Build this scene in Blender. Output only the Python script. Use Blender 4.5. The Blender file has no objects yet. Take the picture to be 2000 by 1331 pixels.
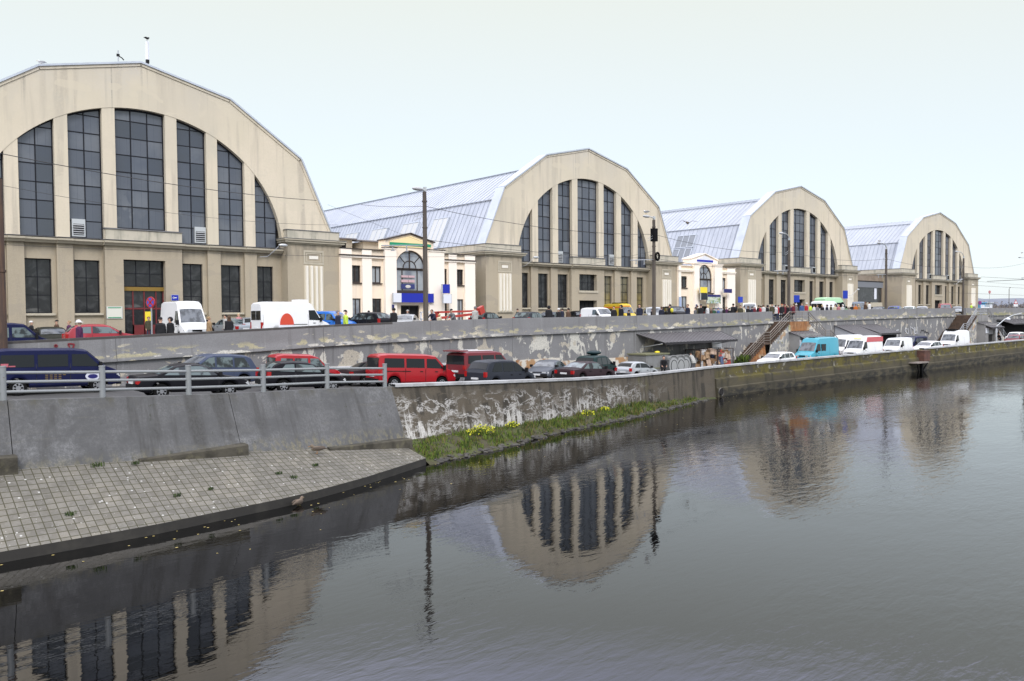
import bpy, bmesh, math, random
from mathutils import Vector, Matrix
random.seed(7)
S = bpy.context.scene
C = S.collection
rad = math.radians
# ---------------------------------------------------------------- camera, sky, sun, exposure
F_PX, YAW, PIT, ROL = 1574.2, rad(41.612), rad(1.832), rad(-0.441)
def _axes():
    sy, cy, sp, cp, cr, sr = math.sin(YAW), math.cos(YAW), math.sin(PIT), math.cos(PIT), math.cos(ROL), math.sin(ROL)
    r0 = Vector((cy, -sy, 0)); f = Vector((sy*cp, cy*cp, -sp)); u0 = r0.cross(f)
    return cr*r0 + sr*u0, cr*u0 - sr*r0, f
AR, AU, AF = _axes()
cam = bpy.data.cameras.new('camera'); cam.lens = F_PX*36/2000; cam.sensor_width = 36
cam.clip_start = 0.5; cam.clip_end = 4000
co = bpy.data.objects.new('camera', cam); C.objects.link(co)
m = Matrix.Identity(4)
for i in range(3):
    m[i][0], m[i][1], m[i][2] = AR[i], AU[i], -AF[i]
co.matrix_world = m
S.camera = co
def ray(u, v): return AF + AR*((u-1000)/F_PX) - AU*((v-665.5)/F_PX)
def onY(u, v, Y): r = ray(u, v); return r*(Y/r.y)
def X_at(u, Y): r = ray(u, 612); return r.x*Y/r.y
w = bpy.data.worlds.new('World'); S.world = w; w.use_nodes = True
SUN_EL, SUN_AZ = 40, 212       # high, veiled, from behind the camera
nt = w.node_tree; nt.nodes.clear()
out = nt.nodes.new('ShaderNodeOutputWorld'); bg = nt.nodes.new('ShaderNodeBackground')
bg2 = nt.nodes.new('ShaderNodeBackground'); addn = nt.nodes.new('ShaderNodeAddShader')
sk = nt.nodes.new('ShaderNodeTexSky'); sk.sky_type = 'NISHITA'; sk.sun_disc = False
sk.sun_elevation = rad(SUN_EL); sk.sun_rotation = rad(SUN_AZ)
bg.inputs['Strength'].default_value = 0.05
nt.links.new(sk.outputs[0], bg.inputs['Color'])
tc = nt.nodes.new('ShaderNodeTexCoord'); sep = nt.nodes.new('ShaderNodeSeparateXYZ')
nt.links.new(tc.outputs['Generated'], sep.inputs[0])
rp = nt.nodes.new('ShaderNodeValToRGB'); e = rp.color_ramp.elements
e[0].position = 0.0; e[0].color = (.66, .73, .80, 1); e[1].position = .362; e[1].color = (.755, .76, .64, 1)
for p, c in ((.45, (1.6, 1.65, 2.0, 1)), (.58, (2.4, 2.42, 2.8, 1)), (.8, (1.7, 1.65, 1.65, 1)), (1, (1.4, 1.36, 1.34, 1))):
    q = e.new(p); q.color = c
nt.links.new(sep.outputs['Z'], rp.inputs[0])
nz = nt.nodes.new('ShaderNodeTexNoise'); nz.inputs['Scale'].default_value = 2.2; nz.inputs['Detail'].default_value = 4
mrn = nt.nodes.new('ShaderNodeMapRange'); mrn.inputs[1].default_value = .3; mrn.inputs[2].default_value = .7
mrn.inputs[3].default_value = .72; mrn.inputs[4].default_value = 1.28
nt.links.new(tc.outputs['Generated'], nz.inputs['Vector']); nt.links.new(nz.outputs[0], mrn.inputs[0])
hi = nt.nodes.new('ShaderNodeMapRange'); hi.inputs[1].default_value = .37; hi.inputs[2].default_value = .5
nt.links.new(sep.outputs['Z'], hi.inputs[0])
mxn = nt.nodes.new('ShaderNodeMix'); mxn.data_type = 'FLOAT'; mxn.inputs[2].default_value = 1
nt.links.new(hi.outputs[0], mxn.inputs[0]); nt.links.new(mrn.outputs[0], mxn.inputs[3])
nt.links.new(rp.outputs[0], bg2.inputs['Color']); nt.links.new(mxn.outputs[0], bg2.inputs['Strength'])
nt.links.new(bg.outputs[0], addn.inputs[0]); nt.links.new(bg2.outputs[0], addn.inputs[1])
nt.links.new(addn.outputs[0], out.inputs[0])
sl = bpy.data.lights.new('sun', 'SUN'); sl.energy = 1.5; sl.angle = rad(14); sl.color = (1, .96, .9)
so = bpy.data.objects.new('sun', sl); C.objects.link(so)
sd = Vector((math.sin(rad(SUN_AZ))*math.cos(rad(SUN_EL)), math.cos(rad(SUN_AZ))*math.cos(rad(SUN_EL)), math.sin(rad(SUN_EL))))
so.rotation_euler = sd.to_track_quat('Z', 'Y').to_euler(); so.location = sd*300
S.view_settings.view_transform = 'Standard'; S.view_settings.look = 'None'
S.view_settings.exposure = 0; S.view_settings.gamma = 1
# ---------------------------------------------------------------- materials
MT = {}
def mat(name, col, rough=.8, metal=0, layers=(), coord='Object', bump=None, spec=.5, coat=0, emit=None):
    """layers: dicts scale,detail,lo,hi,col,fac,mask=[(axis,a,b)|(axis,a,b,c,d)] -> noise-thresholded overlays"""
    if name in MT: return MT[name]
    M = bpy.data.materials.new(name); M.use_nodes = True; MT[name] = M
    t = M.node_tree; N = t.nodes; L = t.links; b = N['Principled BSDF']
    b.inputs['Roughness'].default_value = rough; b.inputs['Metallic'].default_value = metal
    b.inputs['Specular IOR Level'].default_value = spec; b.inputs['Coat Weight'].default_value = coat
    b.inputs['Base Color'].default_value = (*col, 1)
    if emit: b.inputs['Emission Color'].default_value = (*col, 1); b.inputs['Emission Strength'].default_value = emit
    if not layers and not bump: return M
    T = N.new('ShaderNodeTexCoord'); vec = T.outputs[coord]
    S_ = N.new('ShaderNodeSeparateXYZ'); L.new(vec, S_.inputs[0])
    rgb = N.new('ShaderNodeRGB'); rgb.outputs[0].default_value = (*col, 1); cur = rgb.outputs[0]
    def mr(src, a, b_):
        n = N.new('ShaderNodeMapRange'); n.interpolation_type = 'SMOOTHSTEP'
        n.inputs[1].default_value = min(a, b_); n.inputs[2].default_value = max(a, b_)
        n.inputs[3].default_value = 0 if a < b_ else 1; n.inputs[4].default_value = 1 if a < b_ else 0
        L.new(src, n.inputs[0]); return n.outputs[0]
    def mul(a, b_):
        n = N.new('ShaderNodeMath'); n.operation = 'MULTIPLY'; L.new(a, n.inputs[0])
        if isinstance(b_, float): n.inputs[1].default_value = b_
        else: L.new(b_, n.inputs[1])
        return n.outputs[0]
    for i, l in enumerate(layers):
        if l.get('tex') == 'brick':
            br = N.new('ShaderNodeTexBrick'); br.offset = 0; mp = N.new('ShaderNodeMapping')
            mp.inputs['Scale'].default_value = l['scale']; L.new(vec, mp.inputs[0]); L.new(mp.outputs[0], br.inputs[0])
            br.inputs['Scale'].default_value = 1; br.inputs['Brick Width'].default_value = 1; br.inputs['Row Height'].default_value = 1
            br.inputs['Mortar Size'].default_value = l.get('mortar', .04); br.inputs['Mortar Smooth'].default_value = .2
            f = br.outputs['Fac']
            if l.get('vary'):
                br.inputs['Color1'].default_value = (0, 0, 0, 1); br.inputs['Color2'].default_value = (1, 1, 1, 1); br.inputs['Mortar'].default_value = (.5, .5, .5, 1); br.inputs['Bias'].default_value = 0; f = br.outputs['Color']
        elif l.get('tex') == 'wave':
            wv = N.new('ShaderNodeTexWave'); wv.bands_direction = l.get('dir', 'X'); mp = N.new('ShaderNodeMapping')
            mp.inputs['Rotation'].default_value = (0, 0, l.get('rot', 0))
            mp.inputs['Scale'].default_value = l['scale']; L.new(vec, mp.inputs[0]); L.new(mp.outputs[0], wv.inputs[0])
            wv.inputs['Scale'].default_value = 1; wv.inputs['Distortion'].default_value = l.get('dist', 0); f = mr(wv.outputs[1], l['lo'], l['hi'])
        elif l.get('tex') == 'vor':
            vo = N.new('ShaderNodeTexVoronoi'); mp = N.new('ShaderNodeMapping'); mp.inputs['Scale'].default_value = l['scale']
            L.new(vec, mp.inputs[0]); L.new(mp.outputs[0], vo.inputs[0]); vo.inputs['Scale'].default_value = 1
            f = mr(vo.outputs[0], l['lo'], l['hi'])
        elif l.get('tex') == 'flat':
            v = N.new('ShaderNodeValue'); v.outputs[0].default_value = 1; f = v.outputs[0]
        else:
            no = N.new('ShaderNodeTexNoise'); mp = N.new('ShaderNodeMapping'); mp.inputs['Scale'].default_value = l['scale']
            mp.inputs['Location'].default_value = (i*7.3, i*3.1, i*1.7)
            L.new(vec, mp.inputs[0]); L.new(mp.outputs[0], no.inputs[0]); no.inputs['Scale'].default_value = 1
            no.inputs['Detail'].default_value = l.get('detail', 5); no.inputs['Roughness'].default_value = l.get('nr', .55)
            no.inputs['Distortion'].default_value = l.get('dist', 0)
            src = no.outputs[0]
            if 'ridge' in l:
                sb_ = N.new('ShaderNodeMath'); sb_.operation = 'SUBTRACT'; L.new(src, sb_.inputs[0]); sb_.inputs[1].default_value = .5
                ab_ = N.new('ShaderNodeMath'); ab_.operation = 'ABSOLUTE'; L.new(sb_.outputs[0], ab_.inputs[0]); src = ab_.outputs[0]
            if 'bias' in l:       # lower the threshold inside a zone so patches cluster there
                for (ax, *q) in l['bias']:
                    z = mr(S_.outputs[ax], q[0], q[1])
                    if len(q) > 4: z = mul(z, mr(S_.outputs[ax], q[3], q[2]))
                    ad = N.new('ShaderNodeMath'); ad.operation = 'MULTIPLY_ADD'; L.new(z, ad.inputs[0]); ad.inputs[1].default_value = q[-1]
                    L.new(src, ad.inputs[2]); src = ad.outputs[0]
            f = mr(src, l['lo'], l['hi'])
        for (ax, *q) in l.get('mask', ()):
            f = mul(f, mr(S_.outputs[ax], q[0], q[1]))
            if len(q) > 2: f = mul(f, mr(S_.outputs[ax], q[3], q[2]))
        if 'gate' in l:
            gn = N.new('ShaderNodeTexNoise'); gn.inputs['Scale'].default_value = l['gate'][0]; gn.inputs['Detail'].default_value = 2
            gp = N.new('ShaderNodeMapping'); gp.inputs['Location'].default_value = (i*11.1, i*5.3, 3.7); L.new(vec, gp.inputs[0]); L.new(gp.outputs[0], gn.inputs['Vector']); f = mul(f, mr(gn.outputs[0], l['gate'][1], l['gate'][2]))
        f = mul(f, float(l.get('fac', 1)))
        mx = N.new('ShaderNodeMix'); mx.data_type = 'RGBA'; L.new(f, mx.inputs[0]); L.new(cur, mx.inputs[6]); mx.inputs[7].default_value = (*l['col'], 1)
        cur = mx.outputs[2]
    L.new(cur, b.inputs['Base Color'])
    if bump:
        no = N.new('ShaderNodeTexNoise'); mp = N.new('ShaderNodeMapping'); mp.inputs['Scale'].default_value = bump[0] if isinstance(bump[0], tuple) else (bump[0],)*3
        L.new(vec, mp.inputs[0]); L.new(mp.outputs[0], no.inputs[0]); no.inputs['Scale'].default_value = 1; no.inputs['Detail'].default_value = 6
        bp = N.new('ShaderNodeBump'); bp.inputs['Strength'].default_value = bump[1]; bp.inputs['Distance'].default_value = bump[2]
        L.new(no.outputs[0], bp.inputs['Height']); L.new(bp.outputs[0], b.inputs['Normal'])
    return M
def L_(scale, lo, hi, col, fac=1, **k): return dict(scale=scale, lo=lo, hi=hi, col=col, fac=fac, **k)
stucco = mat('stucco_pale', (.665, .588, .462), .9, layers=[L_((.3, .3, .3), .3, .6, (.50, .475, .42), .75, mask=[(2, 14.2, 17.2)]), L_((.25, .25, .25), .35, .7, (.59, .53, .405), .8), L_((1.3, 1.3, .10), .5, .68, (.43, .385, .31), .8, detail=6),
    L_((2.2, 2.2, .04), .585, .70, (.22, .21, .18), .7, mask=[(2, 13.5, 16.5)]), L_((.6, .6, .3), .6, .75, (.47, .45, .38), .5), L_((9, 9, 9), .4, .7, (.58, .52, .40), .5), L_((.12, .12, .12), .45, .6, (.54, .49, .39), .6), L_((.25, .25, .5), .585, .592, (.60, .54, .42), .6, detail=3), L_((.45, .45, .3), .6, .66, (.61, .55, .43), .5, detail=8)], bump=(25, .15, .02))
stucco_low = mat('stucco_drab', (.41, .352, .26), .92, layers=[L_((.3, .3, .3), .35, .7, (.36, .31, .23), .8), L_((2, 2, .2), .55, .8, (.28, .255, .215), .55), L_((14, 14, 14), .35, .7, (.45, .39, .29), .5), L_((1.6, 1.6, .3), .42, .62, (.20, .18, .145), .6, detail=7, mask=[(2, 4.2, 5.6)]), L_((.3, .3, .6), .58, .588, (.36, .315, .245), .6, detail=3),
    L_((1.5, 1.5, .4), .5, .75, (.25, .225, .18), .55, mask=[(2, .2, -2.4)])], bump=(30, .15, .02))
stucco_trim = mat('stucco_trim', (.48, .435, .34), .9, layers=[L_((2, 2, 2), .45, .75, (.38, .34, .26), .6), L_((1.1, 1.1, 3), .55, .75, (.20, .19, .16), .45)])
parapet_m = mat('tower_parapet_stucco', (.51, .47, .38), .9, layers=[L_((1.2, 1.2, .8), .45, .7, (.33, .32, .26), .7), L_((3, 3, .3), .5, .75, (.16, .16, .13), .55)])
flute_m = mat('flute_cream', (.78, .745, .66), .85, layers=[L_((2, 2, .3), .5, .8, (.6, .56, .45), .6)])
flute_bg = mat('flute_gap_shade', (.56, .50, .38), .9)  # darker than the flutes, shade between them put into the colour
lead = mat('lead_flashing', (.13, .13, .14), .6, layers=[L_((1.5, 1.5, 1.5), .4, .7, (.22, .22, .22), .7)])
zinc = mat('zinc_sheet', (.42, .45, .51), .45, .25, layers=[L_((.25, 1.6, .5), .35, .7, (.35, .38, .44), .9, detail=2), L_((.12, .12, .12), .4, .65, (.48, .51, .56), .6), L_((3, 3, 3), .55, .8, (.30, .33, .38), .4)])
zinc_rib = mat('zinc_seam', (.30, .33, .38), .45, .25)
zinc_edge = mat('zinc_coping', (.50, .54, .60), .45, .3, layers=[L_((.6, .6, .6), .4, .7, (.40, .44, .50), .7)])
frame_m = mat('window_iron', (.010, .011, .016), .6, spec=.2)
glass_hall = mat('hall_glass', (.085, .096, .12), .12, spec=.7, layers=[L_((.15, .15, .1), .35, .7, (.06, .072, .10), .9), L_((.5, .5, .5), .5, .75, (.115, .125, .145), .5), L_((.55, .55, .35), .60, .66, (.24, .25, .26), .55, detail=6, mask=[(2, 10.5, 6.5)]),  # pale patches low down paint in bright skylights glimpsed through the glass
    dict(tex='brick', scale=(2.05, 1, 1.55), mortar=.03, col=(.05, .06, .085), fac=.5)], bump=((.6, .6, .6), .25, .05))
glass_h2 = mat('hall_glass_pale', (.135, .148, .17), .2, spec=.6, layers=[L_((.3, .3, .3), .35, .7, (.075, .09, .12), .9), dict(tex='brick', scale=(2.05, 1, 1.55), mortar=.03, col=(.05, .06, .085), fac=.5)])  # paler and deeper pane tones put uneven reflections into the colour
glass_h3 = mat('hall_glass_deep', (.045, .053, .07), .08, spec=.8, layers=[L_((.3, .3, .3), .35, .7, (.045, .055, .08), .9), dict(tex='brick', scale=(2.05, 1, 1.55), mortar=.03, col=(.04, .05, .07), fac=.5)])
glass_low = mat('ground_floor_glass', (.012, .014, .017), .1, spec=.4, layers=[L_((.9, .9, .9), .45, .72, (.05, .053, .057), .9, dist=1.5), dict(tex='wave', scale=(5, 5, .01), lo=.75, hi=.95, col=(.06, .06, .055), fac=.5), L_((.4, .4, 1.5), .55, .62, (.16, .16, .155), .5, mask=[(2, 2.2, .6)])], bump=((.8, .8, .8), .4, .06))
glass_cur = mat('glass_pale_curtain', (.26, .29, .32), .15, spec=.7, layers=[dict(tex='wave', scale=(9, 9, .01), lo=.3, hi=.9, col=(.40, .42, .42), fac=.8), L_((.7, .7, .7), .45, .7, (.13, .15, .19), .9)])
glass_gold = mat('glass_gold_blind', (.23, .18, .07), .25, layers=[L_((.5, .5, .5), .2, .4, (.10, .105, .10), .9, mask=[(2, 2.0, 2.9)]), dict(tex='wave', scale=(6, 6, .01), lo=.4, hi=.9, col=(.36, .30, .13), fac=.7), L_((1, 1, .5), .4, .7, (.10, .085, .05), .8)])
red_door = mat('red_door_paint', (.16, .018, .02), .45, layers=[L_((2, 2, 2), .4, .7, (.10, .015, .017), .7)])
gold_beam = mat('ochre_beam', (.23, .14, .02), .6)
cream = mat('cream_render', (.88, .75, .59), .85, layers=[L_((.4, .4, .4), .4, .7, (.80, .69, .57), .7), L_((2, 2, .2), .55, .8, (.62, .50, .40), .4)], bump=(25, .1, .01))
cream_w = mat('cream_pilaster', (.95, .86, .745), .85, layers=[L_((.7, .7, .3), .4, .75, (.90, .81, .71), .7)])
bframe = mat('brown_frame', (.035, .024, .02), .5)
blue_sign = mat('blue_sign_face', (.008, .02, .36), .45)
white_sign = mat('white_sign_face', (.72, .74, .80), .5)
yellow_sign = mat('yellow_sign_face', (.86, .68, .04), .5)
navy_sign = mat('navy_sign_face', (.01, .01, .12), .5)
dark_sign = mat('dark_sign_face', (.008, .012, .02), .4)
green_band = mat('green_band', (.01, .27, .13), .5)
gable_yel = mat('gable_yellow', (.88, .70, .38), .7)
black = mat('black_matte', (.005, .005, .006), .8, spec=.15)
dark_int = mat('dark_opening', (.012, .011, .011), .95)
galv = mat('galvanised_steel', (.42, .44, .46), .42, .6, layers=[L_((4, 4, 4), .4, .7, (.32, .34, .36), .8)])
railpaint = mat('rail_grey_paint', (.255, .27, .275), .45, .2, layers=[L_((3, 3, 3), .5, .75, (.24, .26, .28), .7), L_((9, 9, 9), .68, .78, (.16, .09, .05), .7)])
rust = mat('rust', (.30, .13, .045), .9, layers=[L_((1.5, 1.5, 1.5), .4, .65, (.16, .07, .03), .8), L_((4, 4, .7), .5, .7, (.42, .24, .12), .7), L_((.8, .8, .8), .55, .7, (.5, .42, .30), .8)])
rust_dark = mat('rust_dark', (.085, .04, .03), .85, layers=[L_((3, 3, 3), .4, .7, (.14, .06, .04), .8)])
roof_sheet = mat('dark_sheet_roof', (.15, .142, .15), .6, 0, layers=[L_((1, 1, 1), .4, .7, (.19, .185, .19), .7)], spec=.3)
asphalt = mat('asphalt', (.055, .055, .057), .9, layers=[L_((.3, .3, .3), .4, .7, (.085, .083, .08), .8), L_((3, 3, 3), .45, .7, (.04, .04, .042), .6), L_((30, 30, 30), .4, .7, (.1, .1, .1), .4)], bump=(40, .3, .01))
pole_m = mat('pole_concrete', (.10, .085, .07), .85, layers=[L_((6, 6, .6), .4, .7, (.055, .045, .04), .8), L_((3, 3, 1), .55, .75, (.2, .18, .16), .6)])
pole_rust = mat('pole_rusty', (.07, .045, .035), .85, layers=[L_((8, 8, .7), .4, .7, (.12, .07, .045), .8), L_((4, 4, 1), .55, .7, (.03, .028, .027), .8)])
alu = mat('lamp_aluminium', (.55, .57, .58), .4, .5)
wire_m = mat('wire_black', (.03, .03, .032), .6)
cglass_w = mat('windscreen_glass', (.15, .165, .19), .05, spec=.6, layers=[L_((1.8, 1.8, 1.8), .45, .62, (.05, .057, .068), .9)])  # pale blue-grey with dark patches, sky reflection painted into the colour
tyre_m = mat('tyre_rubber', (.008, .008, .008), .9, spec=.1)
rim_m = mat('wheel_rim', (.42, .43, .45), .35, .7)
cglass = mat('car_glass', (.008, .010, .012), .05, spec=.35)
cglass_l = mat('car_glass_clear', (.12, .155, .16), .05, spec=.5, layers=[L_((2.2, 2.2, 2.2), .44, .56, (.014, .018, .02), .95)])
trim_m = mat('plastic_trim', (.012, .012, .013), .7, spec=.2)
lampw = mat('headlight', (.62, .64, .66), .12, .2)
lampr = mat('taillight', (.35, .012, .012), .2)
lampo = mat('indicator', (.6, .2, .02), .3)
plate_m = mat('number_plate_white', (.62, .63, .64), .5, layers=[dict(tex='brick', scale=(9, 9, 6), mortar=.0, col=(.1, .1, .1), fac=0)])
skin_m = mat('skin', (.52, .31, .22), .6)
def paint(name, col, metal=0, dirt=.35):
    dk = max(col) < .14
    d = tuple(c*.7+.008 for c in col)
    return mat('paint_'+name, col, .38 if dk else .3, metal*.6 if not dk else 0, coat=0 if dk else .2, spec=.12 if dk else .35, layers=[L_((1.2, 1.2, 1.2), .5, .8, d, dirt), L_((1.5, 1.5, 1.5), .4, .7, tuple(c*.6+.022 for c in col), .5, mask=[(2, .75, .3)])])
def cloth(name, col): return mat('cloth_'+name, col, .9, layers=[L_((6, 6, 6), .4, .7, tuple(c*.65 for c in col), .6)])
# ---------------------------------------------------------------- mesh helper
class MB:
    def __init__(s): s.v = []; s.f = []; s.m = []; s.uv = []
    def q(s, pts, mi=0, uv=None):
        n = len(s.v); s.v += [tuple(p) for p in pts]; s.f.append(tuple(range(n, n+len(pts)))); s.m.append(mi); s.uv.append(uv)
    def box(s, x0, x1, y0, y1, z0, z1, mi=0):
        x0, x1 = min(x0, x1), max(x0, x1); y0, y1 = min(y0, y1), max(y0, y1); z0, z1 = min(z0, z1), max(z0, z1)
        P = [(x0, y0, z0), (x1, y0, z0), (x1, y1, z0), (x0, y1, z0), (x0, y0, z1), (x1, y0, z1), (x1, y1, z1), (x0, y1, z1)]
        n = len(s.v); s.v += P
        for f in ((0, 3, 2, 1), (4, 5, 6, 7), (0, 1, 5, 4), (1, 2, 6, 5), (2, 3, 7, 6), (3, 0, 4, 7)):
            s.f.append(tuple(n+i for i in f)); s.m.append(mi); s.uv.append(None)
    def obox(s, c, ax, ay, az, mi=0):
        c, ax, ay, az = map(Vector, (c, ax, ay, az)); n = len(s.v)
        for k in (-1, 1):
            for a, b in ((-1, -1), (1, -1), (1, 1), (-1, 1)): s.v.append(tuple(c+a*ax+b*ay+k*az))
        for f in ((0, 3, 2, 1), (4, 5, 6, 7), (0, 1, 5, 4), (1, 2, 6, 5), (2, 3, 7, 6), (3, 0, 4, 7)):
            s.f.append(tuple(n+i for i in f)); s.m.append(mi); s.uv.append(None)
    def prism(s, poly, d, mi=0, cap=True):
        """poly: 3D points (planar), extruded by vector d"""
        n = len(s.v); k = len(poly); d = Vector(d)
        s.v += [tuple(p) for p in poly] + [tuple(Vector(p)+d) for p in poly]
        for i in range(k):
            j = (i+1) % k; s.f.append((n+i, n+j, n+k+j, n+k+i)); s.m.append(mi); s.uv.append(None)
        if cap:
            s.f.append(tuple(n+i for i in reversed(range(k)))); s.f.append(tuple(n+k+i for i in range(k))); s.m += [mi, mi]; s.uv += [None, None]
    def tube(s, pts, r, n=8, mi=0, cap=True):
        pts = [Vector(p) for p in pts]; R = r if isinstance(r, (list, tuple)) else [r]*len(pts); rings = []
        for i, p in enumerate(pts):
            t = (pts[min(i+1, len(pts)-1)]-pts[max(i-1, 0)]).normalized()
            a = t.cross(Vector((0, 0, 1)))
            if a.length < 1e-3: a = t.cross(Vector((1, 0, 0)))
            a.normalize(); b = t.cross(a).normalized(); base = len(s.v)
            for k in range(n):
                an = 2*math.pi*k/n; s.v.append(tuple(p+a*R[i]*math.cos(an)+b*R[i]*math.sin(an)))
            rings.append(base)
        for i in range(len(rings)-1):
            for k in range(n):
                s.f.append((rings[i]+k, rings[i]+(k+1) % n, rings[i+1]+(k+1) % n, rings[i+1]+k)); s.m.append(mi); s.uv.append(None)
        if cap:
            s.f.append(tuple(rings[0]+k for k in reversed(range(n)))); s.f.append(tuple(rings[-1]+k for k in range(n))); s.m += [mi, mi]; s.uv += [None, None]
    def ball(s, c, r, mi=0, nu=10, nv=7):
        r = r if isinstance(r, tuple) else (r, r, r); base = len(s.v)
        for i in range(nv+1):
            th = math.pi*i/nv
            for k in range(nu):
                ph = 2*math.pi*k/nu; s.v.append((c[0]+r[0]*math.sin(th)*math.cos(ph), c[1]+r[1]*math.sin(th)*math.sin(ph), c[2]+r[2]*math.cos(th)))
        for i in range(nv):
            for k in range(nu):
                k2 = (k+1) % nu; s.f.append((base+i*nu+k, base+(i+1)*nu+k, base+(i+1)*nu+k2, base+i*nu+k2)); s.m.append(mi); s.uv.append(None)
    def cyl(s, c0, c1, r, n=16, mi=0): s.tube([c0, c1], r, n, mi)
    def mesh(s, name, mats, smooth=False, ang=35):
        me = bpy.data.meshes.new(name); me.from_pydata(s.v, [], s.f)
        for x in (mats if isinstance(mats, (list, tuple)) else [mats]): me.materials.append(x)
        me.polygons.foreach_set('material_index', s.m)
        if any(u for u in s.uv):
            l = me.uv_layers.new(name='UVMap')
            for p, u in zip(me.polygons, s.uv):
                if u:
                    for li, c in zip(p.loop_indices, u): l.data[li].uv = c
        bm = bmesh.new(); bm.from_mesh(me)
        if smooth:
            bmesh.ops.remove_doubles(bm, verts=bm.verts, dist=1e-4)
        bmesh.ops.recalc_face_normals(bm, faces=bm.faces)
        bm.to_mesh(me); bm.free()
        if smooth:
            for p in me.polygons: p.use_smooth = True
            me.set_sharp_from_angle(angle=rad(ang))
        me.update(); return me
    def build(s, name, mats, parent=None, smooth=False, ang=35, **k):
        return link(name, s.mesh(name, mats, smooth, ang), parent, **k)
def link(name, me, parent=None, label=None, cat=None, group=None, kind=None, loc=None):
    o = bpy.data.objects.new(name, me); C.objects.link(o)
    if parent: o.parent = parent
    if loc: o.location = loc
    tag(o, label, cat, group, kind); return o
def tag(o, label=None, cat=None, group=None, kind=None):
    for k, v in (('label', label), ('category', cat), ('group', group), ('kind', kind)):
        if v: o[k] = v
    return o
def thing(name, label, cat, loc=(0, 0, 0), rz=0, group=None, scale=1):
    o = link(name, None, None, label, cat, group); o.location = loc; o.rotation_euler = (0, 0, rz); o.scale = (scale,)*3; return o
def lerp(x, xs, ys):
    if x <= xs[0]: return ys[0]
    for i in range(1, len(xs)):
        if x <= xs[i]: return ys[i-1]+(ys[i]-ys[i-1])*(x-xs[i-1])/(xs[i]-xs[i-1])
    return ys[-1]
ZX = [6.6, 15.5, 23, 29.6, 36.9, 48, 64.2, 74, 95.7, 126, 154]; ZP = [-1.01, -.745, -.48, -.335, -.236, -.177, 0, .145, .33, .48, .48]
def ztop(x): return lerp(x, [-40]+ZX, [-1.9]+ZP)         # top of the street parapet
def zu(x): return ztop(x)-1.0                            # upper street
def zl(x): return lerp(x, [-40, 5, 12, 26, 31, 37, 45, 60], [-2.6, -3.1, -3.25, -4.03, -4.22, -4.36, -4.66, -4.85])   # quay road
def wy(x): return lerp(x, [-40, 30, 37, 48, 64, 74, 96, 126], [41, 41, 41.5, 42, 42.5, 43, 43.5, 44])                 # face of the street wall
WATER = -6.2; D = 63.785
def frange(a, b, n): return [a+(b-a)*i/n for i in range(n+1)]
# ---------------------------------------------------------------- ground, water
mb = MB(); xs = frange(-40, 160, 60)+[400, 1500]
for a, b in zip(xs, xs[1:]):
    for y0, y1 in ((0, 18), (18, 700), (700, 1500)):
        mb.q([(a, wy(a)+.4+y0, zu(a)), (b, wy(b)+.4+y0, zu(b)), (b, wy(b)+.4+y1, zu(b)), (a, wy(a)+.4+y1, zu(a))])
mb.build('street', asphalt, kind='structure')
CW = [(-40, 26.3, -1.7), (-8, 27.6, -2.05), (4.57, 28.17, -2.46), (7.42, 28.32, -2.59), (10.28, 28.58, -2.73), (13.29, 29.13, -2.87), (16.29, 29.66, -2.98), (19.6, 30.12, -3.16),
      (26.68, 30.3, -3.42), (33, 31.7, -3.75), (40.07, 33.29, -4.03), (46.54, 34.2, -4.07), (50.74, 34.6, -4.05), (56, 35, -4.07), (77, 35, -4.05), (123, 35, -3.95), (400, 35, -3.95)]
def cwy(x): return lerp(x, [p[0] for p in CW], [p[1] for p in CW])
def cwz(x): return lerp(x, [p[0] for p in CW], [p[2] for p in CW])
mb = MB(); xs = frange(-40, 140, 70)+[400]
for a, b in zip(xs, xs[1:]):
    mb.q([(a, cwy(a)+.2, zl(a)), (b, cwy(b)+.2, zl(b)), (b, wy(b)+.1, zl(b)), (a, wy(a)+.1, zl(a))])
mb.build('quay_road', asphalt, kind='structure')
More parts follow.
